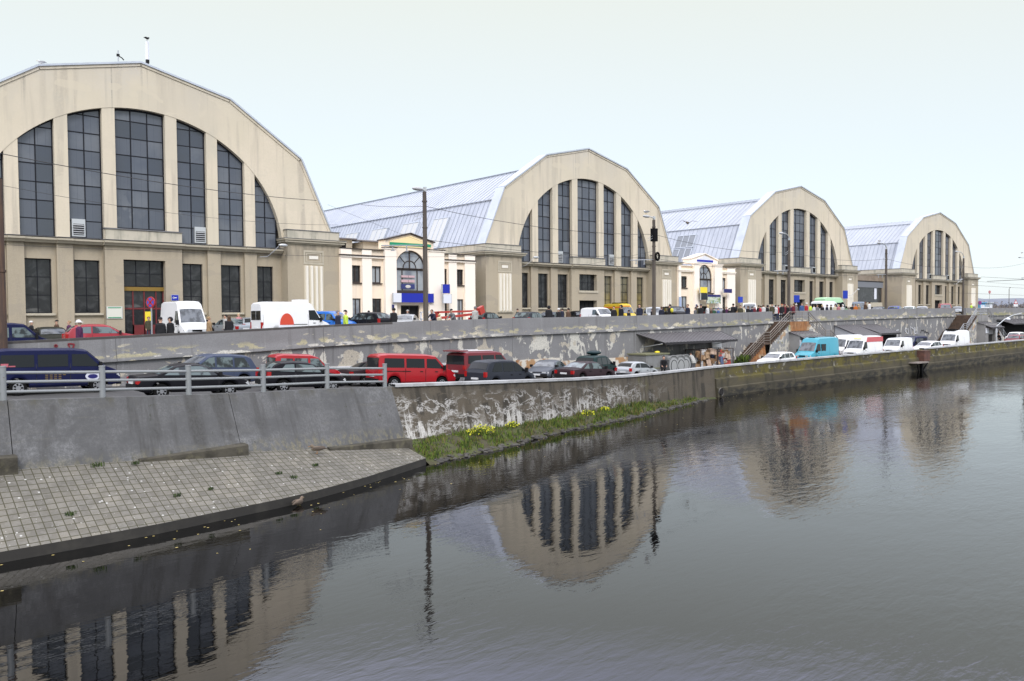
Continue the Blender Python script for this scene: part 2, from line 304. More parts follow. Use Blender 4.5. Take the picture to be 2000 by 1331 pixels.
# water: a dark, faintly rippled sheet
wm = bpy.data.materials.new('canal_water'); wm.use_nodes = True; t = wm.node_tree; N = t.nodes; L = t.links; b = N['Principled BSDF']
b.inputs['Base Color'].default_value = (.0015, .0016, .0013, 1); b.inputs['Roughness'].default_value = .01; b.inputs['IOR'].default_value = 1.68; b.inputs['Specular Tint'].default_value = (.90, .875, 1, 1)
tcn = N.new('ShaderNodeTexCoord'); prev = None
for sc, rot, st, dist, det in (((.5, 1.1, 1), -.45, .12, .07, 2), ((1.6, 4.2, 1), -.3, .20, .03, 2), ((5, 13, 1), -.2, .17, .010, 2), ((.07, .11, 1), 0, .08, .2, 2)):
    mp = N.new('ShaderNodeMapping'); mp.inputs['Scale'].default_value = sc; mp.inputs['Rotation'].default_value = (0, 0, rot)
    no = N.new('ShaderNodeTexNoise'); no.inputs['Scale'].default_value = 1; no.inputs['Detail'].default_value = det; no.inputs['Distortion'].default_value = .4
    L.new(tcn.outputs['Object'], mp.inputs[0]); L.new(mp.outputs[0], no.inputs[0])
    bp = N.new('ShaderNodeBump'); bp.inputs['Strength'].default_value = st; bp.inputs['Distance'].default_value = dist
    if sc[0] > .3:      # calm in the lee of the near wall, patches of wind outside it
        gn = N.new('ShaderNodeTexNoise'); gn.inputs['Scale'].default_value = .07; gn.inputs['Detail'].default_value = 3
        gr = N.new('ShaderNodeMapRange'); gr.inputs[1].default_value = .38; gr.inputs[2].default_value = .62; gr.inputs[3].default_value = .25; gr.inputs[4].default_value = 1.5
        gm_ = N.new('ShaderNodeMath'); gm_.operation = 'MULTIPLY'; L.new(tcn.outputs['Object'], gn.inputs['Vector']); L.new(gn.outputs[0], gr.inputs[0]); L.new(gr.outputs[0], gm_.inputs[0]); L.new(no.outputs[0], gm_.inputs[1])
        dt = N.new('ShaderNodeVectorMath'); dt.operation = 'DOT_PRODUCT'; dt.inputs[1].default_value = (1, -.5, 0); L.new(tcn.outputs['Object'], dt.inputs[0])
        lr = N.new('ShaderNodeMapRange'); lr.interpolation_type = 'SMOOTHSTEP'; lr.inputs[1].default_value = -4; lr.inputs[2].default_value = 12; lr.inputs[3].default_value = .75; lr.inputs[4].default_value = 1.25; L.new(dt.outputs['Value'], lr.inputs[0])
        g2 = N.new('ShaderNodeMath'); g2.operation = 'MULTIPLY'; L.new(gm_.outputs[0], g2.inputs[0]); L.new(lr.outputs[0], g2.inputs[1]); L.new(g2.outputs[0], bp.inputs['Height'])
    else: L.new(no.outputs[0], bp.inputs['Height'])
    if prev: L.new(prev, bp.inputs['Normal'])
    prev = bp.outputs[0]
L.new(prev, b.inputs['Normal'])
mb = MB(); mb.q([(-400, -500, WATER), (1500, -500, WATER), (1500, 36, WATER), (-400, 36, WATER)]); mb.build('canal_water', wm, kind='structure')
# ---------------------------------------------------------------- canal wall: grey bays, stained bays, mossy bays
grey_c = mat('concrete_grey', (.138, .138, .141), .9, layers=[L_((.5, .6, .5), .38, .62, (.075, .076, .078), .9, detail=9, nr=.7), L_((2.2, .25, 1), .48, .66, (.04, .038, .034), .75, detail=8, nr=.62), L_((.45, .5, 1), .52, .68, (.215, .218, .223), .85, detail=9, nr=.7),
    L_((2.2, 1, 1), .45, .7, (.075, .07, .05), .9, mask=[(1, .5, 0)]), L_((4, 2.5, 1), .64, .69, (.035, .04, .02), .85, detail=9, nr=.65), L_((.7, 5, 1), .55, .7, (.13, .125, .11), .5, detail=8), L_((5, 3, 1), .40, .62, (.20, .18, .11), .8, mask=[(1, 1.7, 2.3)]), L_((11, 8, 1), .42, .62, (.085, .086, .087), .55, detail=6), L_((30, 30, 1), .35, .7, (.08, .082, .083), .6)], coord='UV', bump=(18, .25, .02))
brown_c = mat('concrete_stained', (.082, .070, .053), .95, layers=[L_((.5, .8, 1), .35, .65, (.105, .09, .068), .9, detail=8), L_((2.5, .3, 1), .46, .64, (.022, .02, .016), .8, detail=7), L_((1.2, .25, 1), .6, .75, (.10, .095, .03), .7, mask=[(1, 1.6, .2)]),
    L_((.75, 1.5, 1), .034, .010, (.44, .43, .41), .9, detail=7, nr=.66, dist=.5, ridge=1, mask=[(1, .2, .8), (0, 46, 36)], gate=(.5, .36, .48)), L_((1.5, 2.6, 1), .034, .010, (.42, .41, .39), .8, detail=7, nr=.62, dist=.8, ridge=1, mask=[(1, .5, 1.3), (0, 42, 34)], gate=(.8, .45, .55)), L_((4.5, .45, 1), .57, .60, (.55, .54, .51), .95, detail=9, nr=.7, dist=.3, bias=[(1, .9, 2.3, .085)], mask=[(1, .8, 1.5), (0, 45, 36)], gate=(.6, .40, .55)), L_((.8, 1.4, 1), .55, .6, (.10, .083, .06), .7, detail=8), L_((25, 25, 1), .4, .7, (.05, .043, .033), .5)], coord='UV', bump=(14, .5, .04))
moss_c = mat('concrete_mossy', (.085, .073, .045), .95, layers=[L_((.4, .8, 1), .35, .65, (.05, .044, .03), .9, detail=7), L_((.8, 1.6, 1), .42, .55, (.125, .105, .015), .9, detail=7, mask=[(1, 1.5, .6), (0, 48, 56)]), L_((1.5, .35, 1), .52, .7, (.028, .027, .017), .85, detail=7),
    L_((1.3, 1.8, 1), .60, .64, (.26, .25, .21), .9, detail=8, mask=[(1, 1.2, .6)]), L_((1, 3, 1), .4, .6, (.014, .014, .013), .95, mask=[(1, 1.6, 2.0)]), L_((20, 20, 1), .4, .7, (.05, .046, .03), .5)], coord='UV', bump=(12, .5, .05))
cap_m = mat('coping_weathered', (.40, .41, .42), .7, layers=[L_((.8, .8, .8), .4, .65, (.26, .26, .26), .9), L_((4, 4, 4), .5, .7, (.5, .51, .52), .6)])
AT = [(-12, 26.6, -3.6), (4.32, 27.32, -4.38), (7.09, 27.41, -4.53), (11.61, 27.54, -4.76), (15.5, 28.1, -5.18), (19.45, 28.73, -5.60)]     # head of the paving
AE = [(-12, 23.0, -6.2), (3.71, 23.82, -6.2), (7.33, 23.87, -6.2), (12.22, 24.52, -6.2), (15.07, 25.41, -6.2), (19.55, 27.34, -6.2)]
GT = [(19.45, 29.2, -5.45), (22.9, 29.45, -5.5), (28.77, 30.4, -5.57), (34, 31.6, -5.65), (39.83, 33.05, -5.76), (46.13, 33.95, -5.95), (50, 34.4, -6.15)]
GE = [(19.6, 27.2, -6.25), (24.37, 28.21, -6.25), (30.12, 29.89, -6.25), (36.19, 30.85, -6.25), (44.69, 32.87, -6.25), (50.13, 34.0, -6.25)]
def at3(P, x, k): return lerp(x, [p[0] for p in P], [p[k] for p in P])
def wall_bay(x0, x1, n, base, m, name, label, ledge=False, back=.4):
    mb = MB(); xs = frange(x0+.012, x1-.012, n)
    def prof(x):
        y, z = cwy(x), cwz(x); by, bz = base(x)
        p = [(y+back, z-2.5), (y+back, z), (y, z)]
        if ledge: p += [(y-.01, z-.75), (y-.2, z-.86), (y-.22, z-1.45), (y-.34, z-1.52), (y-.34, bz)]
        else: p += [(y+(by-y)*.33, z+(bz-z)*.33), (y+(by-y)*.66, z+(bz-z)*.66), (by, bz)]
        return p
    for a, b in zip(xs, xs[1:]):
        A, B = prof(a), prof(b); va = 0; 
        for i in range(len(A)-1):
            d = math.dist(A[i], A[i+1]) if i >= 2 else 0
            mb.q([(a, *A[i]), (b, *B[i]), (b, *B[i+1]), (a, *A[i+1])], 0, [(a, va), (b, va), (b, va+d), (a, va+d)]); va += d
    for x in (xs[0], xs[-1]):
        mb.q([(x, *p) for p in prof(x)], 0, [(x, .9)]*len(prof(x)))
    return mb.build(name, m, None, True, 30, label=label, cat='canal wall', group='bays of the canal wall')
lb = lambda x: (at3(AT, x, 1)+.02, at3(AT, x, 2)-.25)
gb = lambda x: (at3(GT, x, 1), at3(GT, x, 2)-.5)
vb = lambda x: (cwy(x)-.3, WATER-.5)
wall_bay(-12, 4.7, 8, lb, grey_c, 'canal_wall', 'grey concrete canal wall bay at the left edge, cut by the frame')
wall_bay(4.7, 11.75, 8, lb, grey_c, 'canal_wall', 'grey concrete canal wall bay below the first railing posts, above the paving')
wall_bay(11.75, 19.6, 10, lb, grey_c, 'canal_wall', 'grey concrete canal wall bay that ends where the grass bank starts')
wall_bay(19.6, 29.3, 14, gb, brown_c, 'canal_wall', 'brown stained wall bay with thick white lime streaks above the yellow flowers')
wall_bay(29.3, 40.0, 12, gb, brown_c, 'canal_wall', 'brown stained wall bay above the far half of the grass bank')
wall_bay(40.0, 50.7, 10, gb, brown_c, 'canal_wall', 'brown cracked wall bay with white paint flakes near the drain pipe')
wall_bay(50.7, 87.9, 24, vb, moss_c, 'canal_wall', 'long mossy yellow green canal wall bay below the parked vans', True)
wall_bay(87.9, 260, 20, vb, moss_c, 'canal_wall', 'far mossy canal wall bay with a ledge, right of the rusty steel platform', True)
mb = MB(); xs = frange(19.75, 87, 60)+frange(89.6, 200, 20)
for a, b in zip(xs, xs[1:]):
    if a < 88.9 and b > 88: continue
    mb.prism([(a, cwy(a)-.09, cwz(a)+.004), (a, cwy(a)+.45, cwz(a)+.004), (a, cwy(a)+.45, cwz(a)+.13), (a, cwy(a)-.09, cwz(a)+.13)], (b-a, cwy(b)-cwy(a), cwz(b)-cwz(a)), 0, False)
mb.build('wall_coping', cap_m, label='pale weathered coping strip along the top of the canal wall', cat='coping')
# footings at the wall foot
foot_m = mat('footing_concrete', (.075, .068, .052), .95, layers=[L_((1.5, 1.5, 1.5), .4, .65, (.03, .027, .02), .9), L_((3, 3, 3), .5, .7, (.13, .12, .075), .6)], bump=(14, .5, .03))
for x0, x1, z0, z1, lab in ((-12, 4.75, -3.6, -4.02, 'dark concrete footing block at the left edge of the paving'), (8.2, 11.85, -4.58, -4.50, 'dark tapering footing below the joint of two grey wall bays'), (15.4, 19.62, -5.12, -5.28, 'dark tapering footing where the grey wall meets the grass')):
    mb = MB()
    for a, b in zip(frange(x0, x1, 4), frange(x0, x1, 4)[1:]):
        za, zb = z0+(z1-z0)*(a-x0)/(x1-x0), z0+(z1-z0)*(b-x0)/(x1-x0); P = []
        for x, z in ((a, za), (b, zb)):
            y = at3(AT, x, 1)-.05-.13*(x-x0)/(x1-x0); P.append([(x, y, -6), (x, y+.02, z-.04), (x, y+.06, z), (x, y+.9, z)])
        for i in range(3): mb.q([P[0][i], P[1][i], P[1][i+1], P[0][i+1]])
        if a == x0: mb.q(P[0]+[(a, P[0][3][1], -6)])
        if b == x1: mb.q(P[1]+[(b, P[1][3][1], -6)])
    mb.build('wall_footing', foot_m, label=lab, cat='footing', group='footings of the grey wall')
# sloping paving
pav = mat('paving_slabs', (.225, .205, .165), .9, coord='UV', layers=[L_((.7, .7, 1), .35, .65, (.13, .125, .112), .8, detail=6), dict(tex='wave', scale=(30, 30, 1), rot=.6, lo=.35, hi=.8, col=(.105, .10, .085), fac=.6), L_((14, 14, 1), .35, .7, (.23, .225, .21), .35),
    dict(tex='brick', vary=1, scale=(4.1, 3.8, 1), col=(.10, .094, .08), fac=.75), L_((5, 5, 1), .45, .65, (.21, .20, .18), .4, detail=7), dict(tex='brick', scale=(4.1, 3.8, 1), mortar=.06, col=(.045, .042, .02), fac=.95), dict(tex='vor', scale=(3.2, 3.2, 1), lo=.13, hi=.07, col=(.5, .5, .48), fac=.85), dict(tex='vor', scale=(7.7, 5.5, 1), lo=.10, hi=.05, col=(.48, .48, .46), fac=.8),
    L_((1, .4, 1), .45, .65, (.08, .08, .035), .8, mask=[(1, .25, 0)]), L_((3, 3, 1), .42, .7, (.085, .08, .068), .8, mask=[(1, 3.6, 4.6)])], bump=(14, .3, .02))
mb = MB(); xs = frange(-12, 19.4, 24)
for a, b in zip(xs, xs[1:]):
    P = []
    for x in (a, b):
        y0, z0, y1 = at3(AT, x, 1), at3(AT, x, 2), at3(AE, x, 1); ln = math.hypot(y0-y1, z0+5.92)
        P.append([(x, y0+.3, z0+.03), (x, y1, -5.92), (x, y1-.03, -6.6), ln])
    mb.q([P[0][0], P[1][0], P[1][1], P[0][1]], 0, [(a, 0), (b, 0), (b, P[1][3]), (a, P[0][3])])
    mb.q([P[0][1], P[1][1], P[1][2], P[0][2]], 1, [(a, 0), (b, 0), (b, .5), (a, .5)])
mb.q([(19.4, at3(AT, 19.4, 1)+.3, -5.57), (19.4, at3(AE, 19.4, 1), -5.92), (19.4, at3(AE, 19.4, 1), -6.6), (19.4, at3(AT, 19.4, 1)+.3, -6.6)], 1)
edge_m = mat('wet_edge_beam', (.022, .02, .017), .7, layers=[L_((2, 2, 2), .45, .7, (.04, .037, .03), .8), L_((1, 1, 3), .55, .7, (.02, .02, .018), .8)])
mb.build('paved_bank', [pav, edge_m], kind='structure')
# grass bank, rocks, weeds
soil = mat('bank_soil', (.06, .055, .03), .95, layers=[L_((1.5, 1.5, 1.5), .4, .65, (.075, .095, .025), .9), L_((5, 5, 5), .5, .7, (.035, .03, .022), .8)], bump=(8, .8, .06))
mb = MB(); xs = frange(19.5, 50, 60)
def bank(x, t):
    y0, z0, y1 = at3(GT, x, 1)+.15, at3(GT, x, 2), at3(GE, x, 1)
    wob = .12*math.sin(x*3.1)+.08*math.sin(x*7.7+1); z = z0+(-6.2-z0)*(t**1.3); y = y0+(y1-y0+wob)*t
    return (x, y, z+.07*math.sin(x*5+t*4)*math.sin(t*math.pi))
for a, b in zip(xs, xs[1:]):
    for i in range(5): mb.q([bank(a, i/5), bank(b, i/5), bank(b, (i+1)/5), bank(a, (i+1)/5)])
    p, q = bank(a, 1), bank(b, 1); mb.q([p, q, (q[0], q[1]-.1, -6.5), (p[0], p[1]-.1, -6.5)])
mb.build('grass_bank', soil, None, True, 60, kind='structure')
grs = [mat('grass_green', (.05, .088, .011), .9), mat('grass_bright', (.11, .165, .018), .9), mat('grass_dry', (.15, .125, .04), .9), mat('flower_yellow', (.62, .62, .04), .9), mat('weed_dark', (.02, .038, .010), .9)]
def blades(mb, c, n, h, spread, mis, wd=.02):
    for _ in range(n):
        a = random.uniform(0, 6.28); r = spread*random.random()**.6; x, y = c[0]+r*math.cos(a), c[1]+r*math.sin(a)*.7
        hh = h*random.uniform(.5, 1.2); d = random.uniform(0, 6.28); lx, ly = math.cos(d)*hh*random.uniform(.1, .6), math.sin(d)*hh*random.uniform(.1, .6); t = random.uniform(0, 3.14); wx, wy_ = math.cos(t)*wd, math.sin(t)*wd
        mb.q([(x-wx, y-wy_, c[2]-.03), (x+wx, y+wy_, c[2]-.03), (x+lx*.5+wx*.8, y+ly*.5+wy_*.8, c[2]+hh*.6), (x+lx, y+ly, c[2]+hh), (x+lx*.5-wx*.8, y+ly*.5-wy_*.8, c[2]+hh*.6)], random.choice(mis))
mb = MB()
for _ in range(2600):
    x = 19.7+28*random.random()**1.15; tt = random.random()**.9*.86; dens = math.sin(x*1.3)+math.sin(x*.53+2)
    if x > 41 and random.random() < .55: continue
    if math.sin(x*2.7+tt*6)+math.sin(x*1.1-tt*3+1) < -.55 and random.random() < .8: continue
    blades(mb, bank(x, tt), 7, random.choice([.05, .08, .1, .14, .24])*random.uniform(.7, 1.3)+(.1 if 37 < x < 41 else 0), .16, [0, 1, 1, 1, 2, 4] if dens > 0 else [0, 2, 0, 4, 1, 2], .017)
mb.build('bank_grass', grs, kind='stuff', label='short green grass covering the bank between wall and water', cat='grass')
rock = mat('shore_stone', (.05, .047, .042), .8, layers=[L_((3, 3, 3), .45, .7, (.10, .095, .085), .8)])
mb = MB()
for _ in range(420):
    x = random.uniform(19.8, 49); p = bank(x, random.uniform(.86, 1.06)); r = random.uniform(.04, .13)
    mb.ball((p[0], p[1], max(p[2], -6.2)+.01), (r*random.uniform(.8, 1.6), r, r*.55), 0, 6, 4)
mb.build('shore_stones', rock, kind='stuff', label='dark wet stones along the waterline below the grass', cat='stones')
def yellow_plant(x, t, r, lab, flo):
    p = bank(x, t); mb = MB()
    for _ in range(int(260*r/.5)):
        a, e2 = random.uniform(0, 6.28), random.random(); rr = r*random.random()**.5
        q = Vector((p[0]+rr*math.cos(a)*1.3, p[1]+rr*math.sin(a)*.6, p[2]+r*.75*e2*(1-.5*(rr/r)**2))); s_ = random.uniform(.025, .06)
        d = Vector((random.uniform(-1, 1), random.uniform(-1, 1), random.uniform(-.3, 1))).normalized(); u_ = d.orthogonal().normalized()*s_; v_ = d.cross(u_)
        mb.q([q-u_, q-v_*.7, q+u_, q+v_*.7], 3 if random.random() < flo*(.35+e2) else random.choice([1, 0, 2]))
    blades(mb, p, 40, r*.7, r*.8, [0, 1], .02)
    mb.build('flowering_plant', grs, label=lab, cat='plant', group='yellow flowering weeds on the bank')
yellow_plant(24.0, .28, .62, 'largest clump of yellow flowers on the grass bank, nearest the paving', .85)
yellow_plant(26.6, .18, .36, 'small yellow clump against the limy wall, right of the largest clump', .7)
yellow_plant(33.6, .2, .42, 'yellow green clump at the foot of the joint between two brown wall bays', .6)
yellow_plant(35.6, .15, .34, 'small yellow clump right of the wall joint, far half of the bank', .7)
for x, y, s_, lab in ((5.6, 24.9, .18, 'weed tuft near the lower left of the paving'), (8.6, 25.2, .16, 'weed tuft in the paving above the waterline, second from the left'), (9.7, 25.4, .12, 'small weed in a paving joint, centre'), (6.9, 27.2, .26, 'weed tuft against the grey wall foot on the paving'), (8.0, 27.2, .16, 'small weed by the wall foot right of the larger tuft'), (12.7, 25.7, .16, 'weed tuft in the right half of the paving'), (14.0, 26.6, .14, 'weed tuft near the resting duck'), (12.3, 26.0, .13, 'low weed beside the right hand tuft')):
    t_ = (at3(AT, x, 1)-y)/(at3(AT, x, 1)-at3(AE, x, 1)); z = at3(AT, x, 2)+(-5.92-at3(AT, x, 2))*t_; mb = MB()
    blades(mb, (x, y, z+.01), 40, s_*.55, s_*.9, [0, 4, 4], .010)
    mb.build('weed', grs, label=lab, cat='weed', group='weeds in the paving joints')
mb = MB()
for _ in range(60): blades(mb, (65.2+random.uniform(-.9, .7), 41.2+random.uniform(-.3, .4), zl(65)+random.random()*.75), 16, .3, .3, [0, 4, 1], .03)
mb.build('shrub', grs, label='green shrub at the foot of the rusty stairs beside the cage', cat='plant')
# ---------------------------------------------------------------- railing on the grey wall
post_px = [(203, 777, 26.1), (372, 772, 28.2), (518, 766, 30.6), (643, 760, 33.0), (757, 757, 35.5)]
PX = [(-5.2, 0), (-1.8, 0), (1.45, 0), (4.62, 0), (7.42, 0), (10.28, 0), (13.29, 0), (16.29, 0), (19.35, 0)]
rl = thing('railing', 'grey painted tubular railing with three rails on the grey canal wall', 'railing', (4, 28, -2.4))
mt = Vector((-4, -28, 2.4)); prev = None
for i, (x, _) in enumerate(PX):
    y, z = cwy(x)+.16, cwz(x); b_ = MB(); b_.cyl((x, y, z), (x, y, z+1.0), .095, 12); b_.cyl((x, y, z+1.0), (x, y, z+1.035), .105, 12)
    b_.v = [tuple(Vector(v)+mt) for v in b_.v]; b_.build('post', railpaint, rl, True)
    if prev:
        for h in (.25, .55, .83):
            r_ = MB(); r_.tube([(prev[0]+.06, prev[1], prev[2]+h), (x-.06, y, z+h)], .048, 10); r_.v = [tuple(Vector(v)+mt) for v in r_.v]; r_.build('rail', railpaint, rl, True)
    prev = (x, y, z)
# ---------------------------------------------------------------- street retaining wall with parapet band
upc = mat('concrete_parapet', (.185, .184, .187), .92, coord='UV', layers=[L_((.35, .6, 1), .35, .65, (.225, .225, .23), .8, detail=6), L_((2.6, .25, 1), .55, .72, (.095, .094, .09), .6, detail=6), L_((6, .12, 1), .6, .75, (.33, .33, .33), .35),
    L_((.55, 1.6, 1), .575, .60, (.55, .50, .37), .95, detail=8, nr=.62, bias=[(1, .45, .75, .14, .15, .085), (0, 55, 64, 70, 84, .035)], mask=[(1, .25, .55, 1.32, 1.36)], gate=(.16, .44, .52)),
    L_((1.3, 3, 1), .53, .57, (.42, .38, .22), .75, detail=8, mask=[(1, .55, .8, .98, 1.1), (0, 4, 12)]), L_((.9, 2.4, 1), .56, .59, (.60, .58, .52), .95, detail=8, mask=[(1, .95, 1.05, 1.2, 1.25)], gate=(.12, .42, .55)),
    L_((1.0, .55, 1), .575, .595, (.62, .60, .53), .95, detail=8, nr=.6, dist=.7, bias=[(0, 37, 41, 46, 50, .075), (0, 66, 68, 72, 74, .06)], mask=[(1, 1.3, 1.45)]),
    L_((.8, .8, 1), .60, .625, (.50, .45, .36), .9, detail=8, dist=.6, bias=[(0, 22, 25, 34, 37, .06)], mask=[(1, 1.3, 1.45)]),
    L_((.5, 1.5, 1), .50, .62, (.22, .21, .06), .7, detail=6, mask=[(1, .6, .85, 1.1, 1.2), (0, 58, 66)]), L_((20, 20, 1), .35, .7, (.14, .14, .14), .5)], bump=(14, .35, .02))
cap_dark = mat('parapet_cap', (.055, .05, .048), .85, layers=[L_((2, 2, 2), .5, .7, (.12, .12, .11), .6)])
def parapet(x0, x1, n, name, label, band=True, low=True):
    mb = MB(); xs = frange(x0, x1, n)
    def prof(x):
        y, z = wy(x), ztop(x)
        p = []
        if band: p += [(y+.34, z-1.1), (y+.34, z), (y+.02, z), (y, z-.12), (y-.02, z-.72), (y-.07, z-.95), (y-.15, z-1.13), (y-.15, z-1.2), (y+.02, z-1.23)]
        else: p += [(y+.9, z-1.0), (y+.02, z-1.0)]
        if low: p += [(y+.02, z-2.2), (y-.05, zl(x)-.1)]
        return p
    for a, b in zip(xs, xs[1:]):
        A, B = prof(a), prof(b); va = -.34 if band else 1
        for i in range(len(A)-1):
            d = math.dist(A[i], A[i+1]) if (i >= 1 or not band) else 0
            mb.q([(a, *A[i]), (b, *B[i]), (b, *B[i+1]), (a, *A[i+1])], 1 if (band and i == 1) or (band and i == 2 and a < 26) else 0, [(a, va), (b, va), (b, va+d), (a, va+d)]); va += d
    for x in (x0, x1):
        P = prof(x); mb.q([(x, *p) for p in P]+[(x, P[0][0], zl(x)-.1)], 0, [(x, 0)]*(len(P)+1))
    return mb.build(name, [upc, cap_dark], None, True, 25, label=label, cat='retaining wall', group='bays of the street wall')
jx = [-16, 10.35, 23.9, 29.8, 37.4, 50.9]
parapet(-16, 11.3, 14, 'street_wall', 'grey street wall bay behind the navy van with red graffiti marks')
parapet(11.32, 22.2, 12, 'street_wall', 'grey street wall bay behind the black cars, with flaking edge')
parapet(22.22, 29.6, 8, 'street_wall', 'grey street wall bay behind the bright red van')
parapet(29.62, 36.9, 8, 'street_wall', 'grey street wall bay behind the maroon van and the slate people carrier')
parapet(36.92, 50.9, 14, 'street_wall', 'grey street wall bay with the large white peeled patches')
parapet(50.92, 64.3, 14, 'street_wall', 'grey street wall bay above the long dark bin shelter')
parapet(64.32, 73.0, 10, 'street_wall', 'grey street wall bay with yellow green flaking, left of the rusty stairs')
parapet(73.02, 77.2, 4, 'street_wall', 'short low wall piece behind the landing of the rusty stairs', False)
parapet(77.22, 123.6, 40, 'street_wall', 'long streaked street wall bay behind the parked white vans, with graffiti')
parapet(123.62, 127.8, 4, 'street_wall', 'short low wall piece behind the landing of the far stairs', False)
parapet(127.82, 260, 20, 'street_wall', 'far street wall bay right of the far stairs')
# whitewashed strip along the wall foot
ww = mat('whitewash', (.66, .67, .68), .85, layers=[L_((.8, .8, 1.5), .5, .7, (.46, .43, .36), .8), L_((1.2, 1.2, 2), .58, .66, (.33, .2, .09), .7)])
mb = MB(); xs = frange(17.5, 36.8, 20)
for a, b in zip(xs, xs[1:]):
    za, zb = -2.75-.02*(a-17), -2.75-.02*(b-17); ya, yb = wy(a)-.085, wy(b)-.085
    mb.prism([(a, ya, zl(a)), (a, ya+.08, zl(a)), (a, ya+.10, za), (a, ya, za)], (b-a, yb-ya, zb-za), 0, a < 17.6 or b > 36.7)
mb.build('painted_plinth', ww, label='whitewashed plinth along the foot of the street wall behind the red vans', cat='plinth')
for x0, x1, h, mm, lab in ((37.2, 41.4, 1.3, 'white', 'white and rust blotched board at the wall foot behind the grey saloon'), (41.5, 49.2, 1.25, 'rust', 'rust stained panel at the wall foot behind the green people carrier')):
    mb = MB(); mb.box(x0, x1, wy(x0)-.12, wy(x0)-.02+(wy(x1)-wy(x0))*0, zl((x0+x1)/2), zl((x0+x1)/2)+h)
    mb.build('wall_panel', mat('rusty_white_board', (.6, .57, .5), .85, layers=[L_((.9, .9, .9), .48, .56, (.36, .19, .07), .9, detail=7), L_((.4, .4, .6), .55, .62, (.30, .13, .04), .9, detail=7)]), label=lab, cat='panel')
# graffiti (painted strokes standing 4 mm proud)
wpaint = mat('white_spray', (.55, .56, .58), .8); rpaint = mat('red_spray', (.2, .02, .03), .8); kpaint = mat('black_spray', (.03, .03, .032), .8)
def strokes(name, px, r, m, lab, dy):
    g = thing(name, lab, 'graffiti', tuple(onY(*px[0][0], wy(X_at(px[0][0][0], 42.3))-dy)))
    mb = MB(); o0 = Vector(g.location)
    for st in px:
        pts = []
        for (u, v) in st:
            x = X_at(u, 42.5); P = onY(u, v, wy(x)-dy); P = onY(u, v, wy(P.x)-dy); pts.append(P)
        for a, b in zip(pts, pts[1:]):
            t_ = (b-a); n_ = Vector((-t_.z, 0, t_.x)); n_.normalize(); n_ *= r
            mb.prism([a-n_-o0, b-n_-o0, b+n_-o0, a+n_-o0], (0, .012, 0))
    mb.build('spray_stroke', m, g)
Z = lambda pts: [(1720+x/20, 620+y/20) for x, y in pts]
strokes('graffiti', [Z([(360, 600), (365, 545), (330, 530), (295, 570), (290, 640), (320, 710), (365, 770)]), Z([(405, 770), (415, 520), (470, 740), (490, 520)]), Z([(495, 520), (500, 760)]), Z([(540, 770), (555, 650)]), Z([(655, 770), (640, 515)]), Z([(612, 530), (640, 505), (705, 495)])], .06, wpaint, 'white spray paint letters SNET on the wall beside the grey shed', .05)
strokes('graffiti', [Z([(1030, 480), (1010, 445), (970, 455), (945, 500), (970, 550), (1060, 650)]), Z([(1065, 430), (1095, 660)]), Z([(1165, 350), (1200, 670)]), Z([(1200, 390), (1290, 460), (1310, 520), (1300, 630)]), Z([(1330, 380), (1320, 640), (1390, 630)]), Z([(1335, 390), (1395, 640)]), Z([(1425, 370), (1450, 660)])], .055, wpaint, 'white spray paint letters SLIDAL on the street wall above the navy van', .05)
strokes('graffiti', [Z([(1570, 620), (1600, 500), (1650, 530), (1690, 490), (1720, 610)]), Z([(1740, 540), (1790, 590), (1860, 590), (1880, 680)])], .05, kpaint, 'black scrawl on the street wall right of the white letters', .05)
Zr = lambda pts: [(80+x/16.63, 660+y/16.63) for x, y in pts]
strokes('graffiti', [Zr([(440, 265), (455, 235), (490, 228), (525, 240), (530, 270), (510, 295), (470, 297), (440, 265)])], .03, rpaint, 'small red spray paint ring on the parapet above the navy van', .035)
strokes('graffiti', [Zr([(870, 205), (960, 195), (1085, 210), (1060, 270), (1045, 330)]), Zr([(880, 215), (905, 260), (935, 310)])], .035, rpaint, 'red spray paint bracket shape on the parapet above the navy van', .035)

mb = MB(); lf_ = mat('floating_leaf', (.45, .36, .12), .7)
for _ in range(150):
    x = random.uniform(2, 60); yy = (at3(AE, x, 1) if x < 19.5 else at3(GE, x, 1))-.15-3.5*random.random()**3; s_ = random.uniform(.015, .05); a = random.uniform(0, 3)
    mb.q([(x+s_*math.cos(a+k*1.57), yy+s_*.8*math.sin(a+k*1.57), WATER+.006) for k in range(4)])
mb.build('floating_leaves', [lf_], kind='stuff', label='scattered fallen leaves floating along the canal edge', cat='leaves')
